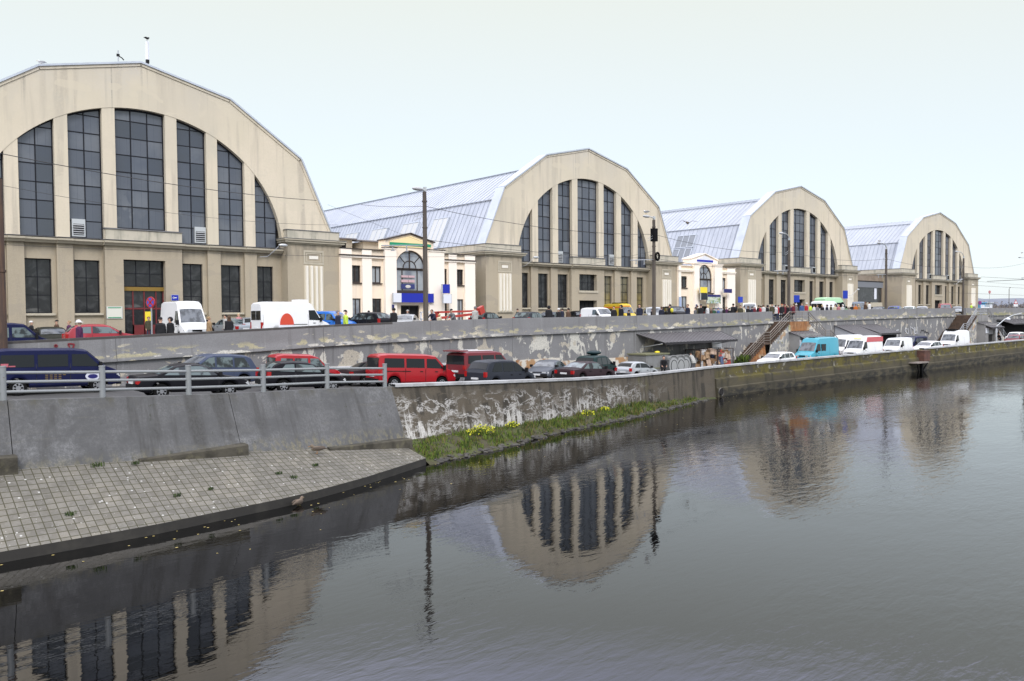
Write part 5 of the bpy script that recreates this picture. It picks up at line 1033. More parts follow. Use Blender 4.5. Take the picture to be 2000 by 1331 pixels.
V('panelvan', white, 91.9, 47, 0, 'white minivan in front of the pale green van', GS, 0, sc=.95)
V('panelvan', steel, 104.5, 49, 206, 'blue grey panel van right of the pale green van', GS, 0)
V('saloon', slate, 117.1, 52, 194, 'dark saloon between the blue grey van and the blue car', GS, 0, cglass_l)
V('hatch', dblue, 115.8, 49, 12, 'bright blue hatchback right of the fourth lamp post', GS, 0, cglass_l)
V('saloon', white, 123, 50, 12, 'white saloon right of the blue hatchback on the street', GS, 0, cglass_l)
V('saloon', silver, 130, 51, 202, 'silver saloon before the farthest hall', GS, 0, cglass_l)
V('panelvan', red, 138.9, 51, 206, 'red van before the door of the farthest hall', GS, 0, sz=.9)
V('saloon', pgrey, 147, 52, 200, 'pale grey saloon right of the red van', GS, 0, cglass_l)
V('saloon', white, 185, 60, 200, 'white saloon far right beyond the last hall', GS, 0, cglass_l)
# extras on vehicles (parts)
def part(par, name, m, fn, smooth=False, label=None):
    mb = MB(); fn(mb); o = mb.build(name, m, par, smooth)
    if label: o['label'] = label
    return o
red_logo = mat('emblem_red', (.62, .07, .035), .5); orange = mat('stripe_orange', (.75, .16, .02), .4); pale_y = mat('pale_yellow_mark', (.75, .68, .35), .5); rose = mat('rose_panel', (.50, .10, .11), .45)
part(tr, 'emblem', red_logo, lambda mb: mb.prism([(-.9+.55*math.cos(math.pi*i/14), -.975, .95+.82*math.sin(math.pi*i/14)) for i in range(15)], (0, -.012, 0)), label='red half round emblem')
part(tr, 'emblem_strip', white_sign, lambda mb: mb.box(-1.55, -.3, -.99, -.976, .55, .92))
part(tr, 'roof_unit', white, lambda mb: mb.box(.3, 1.1, -.5, .5, 2.58, 2.76), True)
part(tr, 'rub_strip', trim_m, lambda mb: mb.box(-.35, .75, -.985, -.97, .95, .99))
part(rt, 'roof_panel', rose, lambda mb: [mb.prism([(-2.72, sg*.865, 1.95), (1.05, sg*.865, 1.95), (.75, sg*.83, 2.48), (-2.72, sg*.83, 2.48)], (0, sg*.03, 0)) for sg in (-1, 1)])
part(rt, 'roof_mark', pale_y, lambda mb: mb.prism([(1.36, -.4, 2.27), (1.36, .45, 2.27), (1.28, .45, 2.41), (1.28, -.4, 2.41)], (.03, 0, .01)))
part(tv, 'side_pane', cglass, lambda mb: mb.box(-.05, .75, -.0, .975-.02, 1.28, 1.95))
part(tv, 'roof_hatch', trim_m, lambda mb: mb.box(.4, 1.0, -.35, .35, 2.585, 2.63))
part(am, 'roof_bar', black, lambda mb: [mb.box(-1.2, -.2, -.5, .5, 2.58, 2.72), mb.box(.6, .9, -.6, .6, 2.58, 2.7)])
part(am, 'stripe', orange, lambda mb: [mb.box(-2.7, 1.2, sg*.85, sg*.905, 2.02, 2.16) for sg in (-1, 1)])
part(am, 'side_panes', cglass, lambda mb: [mb.box(-2.4, -.6, sg*.9, sg*.945, 1.28, 1.9) for sg in (-1, 1)])
part(am, 'front_mark', orange, lambda mb: mb.prism([(1.42, -.6, 2.2), (1.42, .6, 2.2), (1.37, .6, 2.3), (1.37, -.6, 2.3)], (.03, 0, .01)))
part(gv, 'side_pane', cglass, lambda mb: mb.box(-.3, .85, -.96, -.93, 1.3, 1.9))
def rearopen(mb): mb.obox((-3.15, -.98, 1.4), (.42, 0, 0), (0, .025, 0), (0, 0, 1.0)); mb.box(-3.3, -2.95, -1.02, -1.0, 1.5, 2.1)
part(wo, 'rear_door', [white], rearopen)
part(wo, 'roof_unit', black, lambda mb: mb.box(.35, 1.25, -.6, .6, 2.6, 2.78))
part(gm, 'roof_box', paint('box_green', (.012, .03, .034)), lambda mb: mb.ball((-.25, .1, 1.93), (1.05, .42, .19), 0, 16, 10), True)
part(mv, 'roof_spoiler', maroon, lambda mb: mb.obox((-2.5, 0, 2.02), (.35, 0, .02), (0, .75, 0), (0, 0, .03)))
part(mv, 'roof_bars', white, lambda mb: [mb.tube([(-2.0, sg*.65, 2.02), (.4, sg*.65, 2.02)], .03, 6) for sg in (-1, 1)])
part(nv, 'door_sticker', mat('sticker_white', (.6, .62, .7), .4), lambda mb: mb.prism([(1.32+.30*math.cos(2*math.pi*i/20), -.915, .74+.19*math.sin(2*math.pi*i/20)) for i in range(20)], (0, -.014, 0)))
part(nv, 'sticker_core', navy_sign, lambda mb: mb.prism([(1.32+.2*math.cos(2*math.pi*i/20), -.93, .73+.10*math.sin(2*math.pi*i/20)) for i in range(20)], (0, -.008, 0)))
part(nv, 'gold_lettering', mat('gold_letters', (.16, .11, .04), .5), lambda mb: [mb.box(-.55+.17*i, -.55+.17*i+.11, -.933, -.918, .82-.085*j, .86-.085*j) for j in range(3) for i in range(4 if j else 5)])
part(nv, 'window_sticker', mat('sticker_pink', (.42, .10, .13), .5), lambda mb: [mb.prism([(-2.18, -.86, 1.22), (-1.92, -.86, 1.22), (-1.9, -.85, 1.36), (-2.18, -.85, 1.36)], (0, -.025, 0)), mb.prism([(-1.9, -.86, 1.22), (-1.65, -.86, 1.22), (-1.65, -.86, 1.27), (-1.9, -.86, 1.27)], (0, -.025, 0), 0)])
part(rv, 'rub_strip', trim_m, lambda mb: mb.box(-2.2, -.55, -.925, -.905, .98, 1.02))
for q in (nv, rv, mv): part(q, 'door_seam', black, lambda mb: [mb.box(x-.006, x+.006, -.922, -.90, .45, 1.12) for x in (-.88, .42, 1.78)])
# cherry picker lift
P = Vector((36.6, 47.2, zu(36.6))); lf = thing('lift_truck', 'red folded boom lift with a white basket behind the first lamp post', 'lift', tuple(P), scale=.86)
boom = mat('boom_red', (.42, .045, .03), .5)
part(lf, 'boom', boom, lambda mb: [mb.obox((-.3, 0, 1.35), (2.6, 0, .22), (0, .14, 0), (-.01, 0, .10)), mb.obox((0, 0, 1.75), (2.4, 0, .06), (0, .12, 0), (0, 0, .08)), mb.obox((2.55, 0, 1.85), (.25, 0, .12), (0, .2, 0), (-.1, 0, .3)), mb.obox((-2.2, 0, 1.2), (.12, 0, 0), (0, .12, 0), (0, 0, .5))])
part(lf, 'basket', white_sign, lambda mb: [mb.box(x, x+.1, y, y+.1, .55, 1.75) for x in (-3.6, -2.9) for y in (-.4, .4)]+[mb.box(-3.6, -2.8, -.4, .5, z, z+.09) for z in (.55, 1.1, 1.67)])
part(lf, 'chassis', trim_m, lambda mb: [mb.box(-2.4, 2.4, -.7, .7, .4, .75)]+[mb.cyl((x, sg*.75, .35), (x, sg*.55, .35), .35, 16) for x in (-1.6, 1.6) for sg in (-1, 1)])
# ---------------------------------------------------------------- people
def skin_mesh(name, V_, E_, Rr, root, sub=1):
    me = bpy.data.meshes.new(name+'_sk'); me.from_pydata(V_, E_, []); o = bpy.data.objects.new('tmp_figure', me); C.objects.link(o)
    sm = o.modifiers.new('s', 'SKIN'); sm.use_smooth_shade = True
    for i, d in enumerate(me.skin_vertices[0].data): d.radius = (Rr[i], Rr[i]) if not isinstance(Rr[i], tuple) else Rr[i]; d.use_root = (i == root)
    sb = o.modifiers.new('b', 'SUBSURF'); sb.levels = sub
    dg = bpy.context.evaluated_depsgraph_get(); dg.update(); ev = o.evaluated_get(dg); out_ = bpy.data.meshes.new_from_object(ev); out_.name = name
    bpy.data.objects.remove(o); bpy.data.meshes.remove(me); return out_
FG = {}
def figure(pose):
    if pose in FG: return FG[pose]
    V_, E_, R_, own = [], [], [], []
    def add(p, r, par=None):
        V_.append(p); R_.append(r); i = len(V_)-1
        if par is not None: E_.append((par, i))
        return i
    lean = {'stand': 0, 'walk': .05, 'lean': .28, 'pockets': 0, 'bend': .34}[pose]
    st = .16 if pose == 'walk' else .0
    pel = add((0, 0, .95), (.16, .125)); sp = add((lean*.25, 0, 1.12), (.15, .12), pel); ch = add((lean*.6, 0, 1.32), (.185, .13), sp)
    nk = add((lean*.95, 0, 1.48), .062, ch); jw = add((lean*1.05+.015, 0, 1.57), .072, nk); hd = add((lean*1.12+.012, 0, 1.66), (.088, .098), jw); tp = add((lean*1.15+.002, 0, 1.735), .062, hd)
    add((lean*1.12+.118, 0, 1.63), .014, hd)
    for s_ in (-1, 1): add((lean*1.1-.005, s_*.105, 1.64), .018, hd)
    for s_ in (-1, 1):
        sh = add((lean*.8, s_*.185, 1.41), .072, ch)
        if pose == 'walk': el, wr = (lean-.10*s_, s_*.25, 1.14), (lean+.08-.14*s_, s_*.24, .92)
        elif pose in ('lean', 'bend'): el, wr = (lean+.14, s_*.25, 1.18), (lean+.36, s_*.17, 1.05)
        elif pose == 'pockets': el, wr = (-.09, s_*.27, 1.14), (.10, s_*.21, 1.0)
        else: el, wr = (-.03, s_*.235, 1.13), (.05, s_*.225, .89)
        e_ = add(el, .052, sh); w_ = add(wr, .034, e_); d = (Vector(wr)-Vector(el)).normalized(); pm = add(tuple(Vector(wr)+d*.065), (.036, .02), w_)
        for j, (o, ln) in enumerate(((-.027, .066), (-.009, .078), (.009, .072), (.027, .056))):
            k1 = add(tuple(Vector(wr)+d*.10+Vector((o, 0, 0))), .010, pm); k2 = add(tuple(Vector(wr)+d*(.10+ln*.55)+Vector((o, -s_*.012, 0))), .009, k1); add(tuple(Vector(wr)+d*(.10+ln)+Vector((o*.9, -s_*.03, 0))), .007, k2)
        t1 = add(tuple(Vector(wr)+d*.055+Vector((.045, -s_*.012, 0))), .011, pm); add(tuple(Vector(wr)+d*.10+Vector((.055, -s_*.022, 0))), .009, t1)
        hp = add((0, s_*.095, .88), (.098, .09), pel); kn = add((.03+st*s_*.9, s_*.105, .49), .062, hp); an = add((-.02+st*s_*1.6-(.06 if st*s_ < 0 else 0), s_*.11, .09+(.05 if st*s_ < 0 else 0)), .042, kn)
        add((.15+st*s_*1.6-(.04 if st*s_ < 0 else 0), s_*.125, .045), .042, an)
    me = skin_mesh('figure_'+pose, V_, E_, R_, 0)
    for x in (skin_m, skin_m, skin_m, black): me.materials.append(x)
    for p in me.polygons:
        c = p.center; r = math.hypot(c.x-lean*1.1, c.y)
        if c.z > 1.50 and abs(c.y) < .16: p.material_index = 0
        elif c.z < .10: p.material_index = 3
        elif c.z > .84 and not (abs(c.y) < .21 and c.z < .90): 
            p.material_index = 1
        else: p.material_index = 2
        if pose in ('stand', 'walk') and c.z < .885 and abs(c.y) > .165 and c.z > .6: p.material_index = 0
        if pose in ('lean', 'bend') and c.x > lean+.37 and c.z > .85: p.material_index = 0
    # hair, cap, hood, hat shells
    hx, hz = lean*1.12, 1.665
    def shell(f, name, r, zo=0, cut=None):
        mb = MB(); n1, n2 = 14, 9
        for i in range(n2):
            for k in range(n1):
                Q = []
                for (ii, kk) in ((i, k), (i+1, k), (i+1, k+1), (i, k+1)):
                    th, ph = math.pi*f*ii/n2, 2*math.pi*kk/n1; rr = r
                    back = .018 if math.cos(ph) < 0 else 0
                    Q.append((hx-.012+(rr+back)*math.sin(th)*math.cos(ph), (rr-.006)*math.sin(th)*math.sin(ph), hz+.01+zo+rr*1.02*math.cos(th)))
                c_ = sum((Vector(q) for q in Q), Vector())/4
                if cut and cut(c_.x-hx, c_.y, c_.z-hz): continue
                mb.q(Q)
        return mb
    face = lambda x, y, z: x > .035 and z < .055
    S_ = {'hair': shell(.62, 'hair', .113, 0, face).mesh('hair', [black], True, 80)}
    lb_ = shell(.8, 'hair', .118, 0, face)
    for k in range(7): 
        a = math.pi*(.5+k/6); lb_.q([(hx+.11*math.cos(a), .12*math.sin(a), hz-.05), (hx+.11*math.cos(a+.55), .12*math.sin(a+.55), hz-.05), (hx+.12*math.cos(a+.55), .13*math.sin(a+.55), hz-.24), (hx+.12*math.cos(a), .13*math.sin(a), hz-.24)])
    S_['long_hair'] = lb_.mesh('hair', [black], True, 80)
    k_ = shell(.47, 'cap', .120, .015); k_.q([(hx+.08, -.08, hz+.035), (hx+.20, -.05, hz+.02), (hx+.20, .05, hz+.02), (hx+.08, .08, hz+.035)]); S_['cap'] = k_.mesh('cap', [black], True, 50)
    h_ = shell(.47, 'hat', .122, .03)
    for k in range(16):
        a, b = 2*math.pi*k/16, 2*math.pi*(k+1)/16; h_.q([(hx+.115*math.cos(a), .11*math.sin(a), hz+.06), (hx+.115*math.cos(b), .11*math.sin(b), hz+.06), (hx+.205*math.cos(b), .195*math.sin(b), hz+.03), (hx+.205*math.cos(a), .195*math.sin(a), hz+.03)])
    S_['hat'] = h_.mesh('hat', [black], True, 50)
    S_['hood'] = shell(.86, 'hood', .135, -.01, lambda x, y, z: x > .06 and -.09 < z < .05).mesh('hood', [black], True, 80)
    mb = MB(); n = 14
    for (z0_, r0, z1_, r1) in ((.80, .212, 1.0, .2), (1.0, .2, 1.2, .192), (1.2, .192, 1.40, .188), (1.40, .188, 1.5, .085)):
        for k in range(n):
            a, b = 2*math.pi*k/n, 2*math.pi*(k+1)/n; f = lambda z: lean*max(0, (z-.95))/.45*.75
            mb.q([(f(z0_)+r0*.82*math.cos(a), r0*1.12*math.sin(a), z0_), (f(z0_)+r0*.82*math.cos(b), r0*1.12*math.sin(b), z0_), (f(z1_)+r1*.8*math.cos(b), r1*1.14*math.sin(b), z1_), (f(z1_)+r1*.8*math.cos(a), r1*1.14*math.sin(a), z1_)])
    S_['coat'] = mb.mesh('coat', [black], True, 80)
    ey = MB()
    for s_ in (-1, 1): ey.ball((hx+.098, s_*.035, 1.655), .011, 0, 6, 4)
    S_['eyes'] = ey.mesh('eyes', [black])
    FG[pose] = (me, S_); return FG[pose]
COL = dict(black=(.010, .010, .013), navy=(.014, .018, .04), purple=(.07, .015, .065), maroon=(.12, .015, .025), red=(.35, .02, .03), white=(.62, .62, .62), cream=(.55, .5, .36), grey=(.16, .16, .17), pale=(.40, .40, .38), brown=(.09, .05, .03), olive=(.06, .055, .03), blue=(.05, .10, .25), yellow=(.65, .6, .05), lime=(.55, .75, .08), tan=(.30, .20, .11), green=(.03, .09, .05), pink=(.5, .2, .22), jeans=(.035, .045, .08), blond=(.55, .43, .22), dark=(.015, .012, .010), orange=(.5, .14, .02))
def person(x, y, z, h, top, legs, head, hcol, label, pose='stand', group=None, sc=.95, coat=True):
    me, S_ = figure(pose); R_ = thing('person', label, 'person', (x, y, z), rad(h), group, sc)
    o = link('body', me, R_)
    for i, c in ((1, top), (2, legs)): o.material_slots[i].link = 'OBJECT'; o.material_slots[i].material = cloth(c, COL[c])
    nm = {'long_hair': 'hair'}.get(head, head); q = link(nm, S_[head], R_); q.material_slots[0].link = 'OBJECT'; q.material_slots[0].material = cloth(hcol, COL[hcol]); link('eyes', S_['eyes'], R_)
    if coat: q = link('jacket', S_['coat'], R_); q.material_slots[0].link = 'OBJECT'; q.material_slots[0].material = cloth(top, COL[top])
    return R_
GP = 'people on the street behind the parapet'
def pp(px, Y, top, head, hcol, label, h=90, legs='jeans', pose='stand', sc=.95, dz=0):
    x = X_at(px, Y); return person(x, Y, zu(x)+dz, h, top, legs, head, hcol, 'person '+label, pose, GP, sc)
pp(59, 60, 'black', 'cap', 'white', 'in a white cap walking before the left ground windows', 0, pose='walk')
pp(110, 60, 'brown', 'cap', 'black', 'in brown with a black cap against the wall of the nearest hall', 180)
pp(136, 54, 'purple', 'hair', 'tan', 'in purple with fair brown hair left of the white hatted one', 180, pose='walk')
pp(154, 43.2, 'purple', 'hat', 'white', 'in purple with a white brimmed hat beside the red car', 0, sc=1.0)
pp(290, 60, 'olive', 'hair', 'brown', 'in an olive coat standing in the red door', -90)
pp(313, 43.6, 'black', 'cap', 'black', 'in a black padded jacket, left of a pair by the white van', 70, sc=1.0)
pp(332, 43.7, 'black', 'hood', 'black', 'in a black hooded jacket, right of a pair by the white van', 200, sc=1.0)
pp(408, 46.5, 'tan', 'hair', 'tan', 'in tan just right of the front of the white van', 0)
pp(440, 52, 'pale', 'hair', 'dark', 'in a pale jacket behind the one with red brown hair', 180)
pp(447, 46, 'black', 'long_hair', 'brown', 'in black with red brown hair and a shoulder bag', 90)
pp(466, 58, 'pink', 'hair', 'blond', 'fair haired in pink by the silver saloon', -90)
pp(660, 43.8, 'navy', 'hair', 'grey', 'grey haired in a dark jacket left of the one in the yellow vest', -60, sc=1.0)
vest = pp(675, 43.9, 'lime', 'cap', 'black', 'in a bright yellow safety vest before the blue van', -30, sc=1.0)
pp(720, 58, 'black', 'hair', 'dark', 'dark haired behind the black estate car', 90)
pp(769, 44.0, 'black', 'hair', 'dark', 'broad in a black jacket seen from behind, before the silver cars', 95, sc=1.04)
pp(796, 57, 'grey', 'cap', 'pale', 'with a pale cap by the cream building door', 180)
pp(848, 44.2, 'navy', 'hair', 'dark', 'bowed in navy under the red boom lift', 200, pose='lean')
pp(858, 44.6, 'cream', 'hair', 'blond', 'small and fair headed beside the boom lift basket', 90, sc=.78)
pp(887, 44.0, 'grey', 'cap', 'black', 'in grey with a flat cap right of the boom lift', 190, pose='lean')
pp(928, 46.0, 'pale', 'hair', 'grey', 'in a pale jacket left of the black estate car under the tower', 90, sc=1.05)
pp(1011, 58, 'olive', 'cap', 'dark', 'with a dark cap by the second hall tower', 0)
pp(1072, 43.7, 'black', 'hood', 'black', 'in a tall black hood, left of the second hall door', 60, sc=1.05)
pp(1091, 45.5, 'black', 'hair', 'white', 'white haired between the hooded one and the brown coat', 90)
pp(1098, 54, 'navy', 'hair', 'dark', 'in navy far behind the white haired one', 90)
pp(1110, 44.5, 'brown', 'hair', 'dark', 'in a brown coat seen from behind near the second hall', 90)
pp(1137, 56, 'black', 'hair', 'dark', 'in black walking to the second hall door', 90, pose='walk')
pp(1199, 43.5, 'black', 'hair', 'dark', 'in black at the nose of the small white van', 200, sc=1.0)
pp(1213, 43.6, 'black', 'hood', 'black', 'in black with a hood, before the ambulance', 170, sc=1.06)
pp(1228, 44.2, 'black', 'hair', 'dark', 'short, in black, between the two before the ambulance', 90, sc=.82)
pp(1249, 43.3, 'navy', 'hair', 'dark', 'upright in navy right of the ambulance', 200, sc=1.08)
pp(1274, 46, 'black', 'hair', 'dark', 'in black at the foot of the second lamp post', 90, sc=.86)
pp(1292, 44.3, 'navy', 'hair', 'brown', 'in a navy padded coat right of the second lamp post', 20, sc=.95)
bag = pp(1308, 43.4, 'black', 'hair', 'dark', 'in black with a yellow bag on the back', 120, sc=1.06)
pp(1343, 43.6, 'navy', 'hair', 'brown', 'in navy left of the dense crowd', 170, sc=1.05)
crowd = [(1335, 50, 'tan', 'hair', 'brown', 'in tan far behind, left end of the crowd', .95), (1358, 44, 'grey', 'hair', 'dark', 'in dark grey, stooping, left of the blue cap', .92), (1362, 50, 'olive', 'hair', 'brown', 'in olive behind the stooping one', 1.0),
 (1369, 43.4, 'black', 'cap', 'navy', 'in black with a navy cap before the cream building door', 1.06), (1382, 43.5, 'white', 'long_hair', 'blond', 'blond in a white top before the cream building door', 1.04), (1389, 45, 'brown', 'hair', 'tan', 'short, light brown haired, right of the blond one', .88),
 (1394, 46, 'green', 'cap', 'green', 'in a green cap, right of the blond one', .85), (1403, 44, 'blue', 'cap', 'blue', 'in a bright blue cap and faded blue jacket', .86), (1414, 44.5, 'black', 'long_hair', 'dark', 'with long dark hair right of the blue cap', .88), (1419, 46, 'purple', 'hair', 'dark', 'in dark purple, dark haired, mid crowd', .9),
 (1424, 44.4, 'black', 'hair', 'dark', 'short, in black, left of the big backpack', .84), (1432, 43.5, 'black', 'hair', 'dark', 'tall in black with a big backpack', 1.08), (1438, 46, 'tan', 'long_hair', 'brown', 'brown haired in tan behind the backpack', .97), (1446, 43.7, 'olive', 'hair', 'dark', 'in an olive coat right of the backpack', .98),
 (1453, 44.8, 'cream', 'hair', 'dark', 'in a cream top before the white panel van', .92), (1461, 44.2, 'black', 'hair', 'brown', 'in black before the white panel van', .92), (1469, 45.5, 'navy', 'hair', 'dark', 'in navy at the middle of the white panel van', .88), (1474, 44, 'maroon', 'hair', 'white', 'white haired in maroon', .92), (1482, 45.2, 'black', 'hair', 'dark', 'in black right of the white haired maroon coat', .95),
 (1485, 44.1, 'red', 'hair', 'dark', 'in a red and white top at the crowd centre', .92), (1491, 45.4, 'white', 'hair', 'brown', 'in white right of the red top', .98), (1499, 44, 'black', 'hood', 'black', 'in a black hood left of the gap in the parapet', .95), (1504, 45, 'cream', 'cap', 'cream', 'in a cream cap left of the parapet gap', .96), (1508, 44.2, 'olive', 'hair', 'dark', 'in olive green beside the parapet gap', 1.02), (1515, 44.6, 'white', 'hair', 'dark', 'in a white jacket beside the parapet gap', .95), (1520, 46, 'red', 'hair', 'brown', 'in bright red behind the parapet gap', .95)]
for px, Y, top, hd, hc, lab, sc in crowd: pp(px, Y, top, hd, hc, lab, random.choice([90, 60, 120, 200, 0]), sc=sc*.97)
for px, Y, top, hd, hc, lab, sc in [(1527, 43.2, 'black', 'hair', 'orange', 'in black with orange hair on the landing', 1.0), (1533, 43.6, 'maroon', 'hood', 'maroon', 'in a maroon hood on the landing', .98), (1539, 43.3, 'black', 'hair', 'dark', 'in black in the middle of the landing', .95), (1545, 43.9, 'purple', 'hair', 'dark', 'in purple at the back of the landing', .95), (1550, 43.1, 'maroon', 'hair', 'brown', 'in a long maroon coat by the stair rail', 1.03), (1555, 45, 'grey', 'cap', 'white', 'in a white cap behind the maroon coat', 1.0), (1566, 44.4, 'blue', 'hair', 'dark', 'in a blue jacket right of the stair rail', 1.06), (1575, 43.4, 'red', 'cap', 'white', 'in red and black with a white cap, leaning on the landing rail', 1.05), (1583, 45, 'lime', 'hair', 'dark', 'in a lime vest right of the landing rail', .98)]:
    pp(px, Y, top, hd, hc, lab, random.choice([150, 90, 200, 240]), 'black', sc=sc*.97)
right = [(1590, 'white', 'in a white top behind the pale minivan front'), (1596, 'grey', 'in grey before the minivan windows'), (1606, 'black', 'in black before the minivan doors'), (1615, 'navy', 'in navy at the minivan tail'), (1623, 'olive', 'in olive between minivan and bus sign'), (1631, 'cream', 'in cream left of the tall blue sign'), (1638, 'pink', 'in pink left of the tall blue sign'), (1646, 'white', 'in white left of the tall blue sign pole'), (1665, 'black', 'in black before the blue grey van'), (1671, 'orange', 'in orange before the blue grey van'), (1677, 'tan', 'in tan at the blue grey van corner'), (1690, 'brown', 'tall in brown right of the blue grey van'), (1698, 'white', 'in a white jacket right of the one in brown')]
for i, (px, top, lab) in enumerate(right): pp(px, 44.6+.5*(i % 3), top, ['hair', 'cap', 'hair', 'hood'][i % 4], ['dark', 'brown', 'blond', 'dark'][i % 4] if i % 4 != 3 else top, lab, [90, 200, 0, 150][i % 4], sc=(1.08 if px > 1685 else .9))
pp(1897, 45.2, 'lime', 'cap', 'orange', 'in a lime vest and orange cap at the far stair head', 90)
mb = MB(); mb.ball((0, 0, 0), (.12, .16, .2)); mb.build('back_bag', cloth('yellow', COL['yellow']), None, True, label='yellow bag carried on the back of the one in black', cat='bag', loc=(bag.location.x-.07, bag.location.y-.28, bag.location.z+1.35))
mb = MB(); mb.ball((0, 0, 0), (.17, .15, .26)); P = X_at(1432, 43.5); mb.build('backpack', cloth('black', COL['black']), None, True, label='big black backpack on the tall one in the crowd', cat='bag', loc=(P+.1, 43.25, zu(P)+1.35))
x = 44.35; person(x, 34.35, zl(x)+.12, 225, 'black', 'black', 'hair', 'dark', 'person in a black jacket bent over the canal coping beside the silver hatchback', 'lean', None, .92)
x = 54.6; person(x, 39.2, zl(x), 80, 'pale', 'grey', 'hair', 'dark', 'person in a pale grey jacket at the bins before the cage', 'bend', None, .92)
x = 73.2; person(x, 40.1, zl(x), -120, 'black', 'black', 'hair', 'tan', 'person in black at the shed door behind the turquoise van', 'stand', None, .95)
x = 128.0; person(x, 39.6, zl(x), 180, 'black', 'black', 'hair', 'dark', 'person in black beside the burgundy offroad car', 'bend', None, .95)
# ---------------------------------------------------------------- stairs, kiosks, awnings, bins
peel = mat('peeling_wall', (.27, .27, .27), .92, layers=[L_((1.1, 1.1, 1.1), .52, .56, (.56, .53, .46), .95, detail=8, dist=.8), L_((.8, .8, .8), .56, .62, (.30, .27, .06), .6), L_((.9, .9, .9), .6, .64, (.36, .19, .07), .7)], bump=(12, .3, .02))
step_m = mat('stair_brown', (.10, .065, .045), .9, layers=[L_((2, 2, 2), .4, .7, (.055, .04, .03), .8), L_((1, 1, 1), .6, .7, (.2, .14, .09), .6)])
conc = mat('kiosk_concrete', (.26, .255, .25), .92, layers=[L_((.8, .8, .8), .4, .65, (.19, .185, .18), .8), L_((2, 2, .3), .55, .72, (.12, .11, .10), .7)])
def sheet_roof(par, x0, x1, yw, zw, yo, zo, m=None, xo0=None, xo1=None, name='roof'):
    xo0 = x0 if xo0 is None else xo0; xo1 = x1 if xo1 is None else xo1; mb = MB()
    mb.prism([(x0, yw, zw), (x1, yw, zw), (xo1, yo, zo), (xo0, yo, zo)], (0, 0, -.06)); n = max(4, int((x1-x0)/.5))
    for i in range(n+1):
        t = i/n; a, b = (x0+(x1-x0)*t, yw, zw), (xo0+(xo1-xo0)*t, yo, zo)
        mb.prism([(a[0]-.07, a[1], a[2]+.002), (a[0]+.07, a[1], a[2]+.002), (a[0]+.06, a[1], a[2]+.02), (a[0]-.06, a[1], a[2]+.02)], Vector(b)-Vector(a), 1)
    mb.box(xo0, xo1, yo-.03, yo+.01, zo-.16, zo+.03, 1); return mb.build(name, [roof_sheet, mat('sheet_rib', (.022, .02, .022), .6)], par)
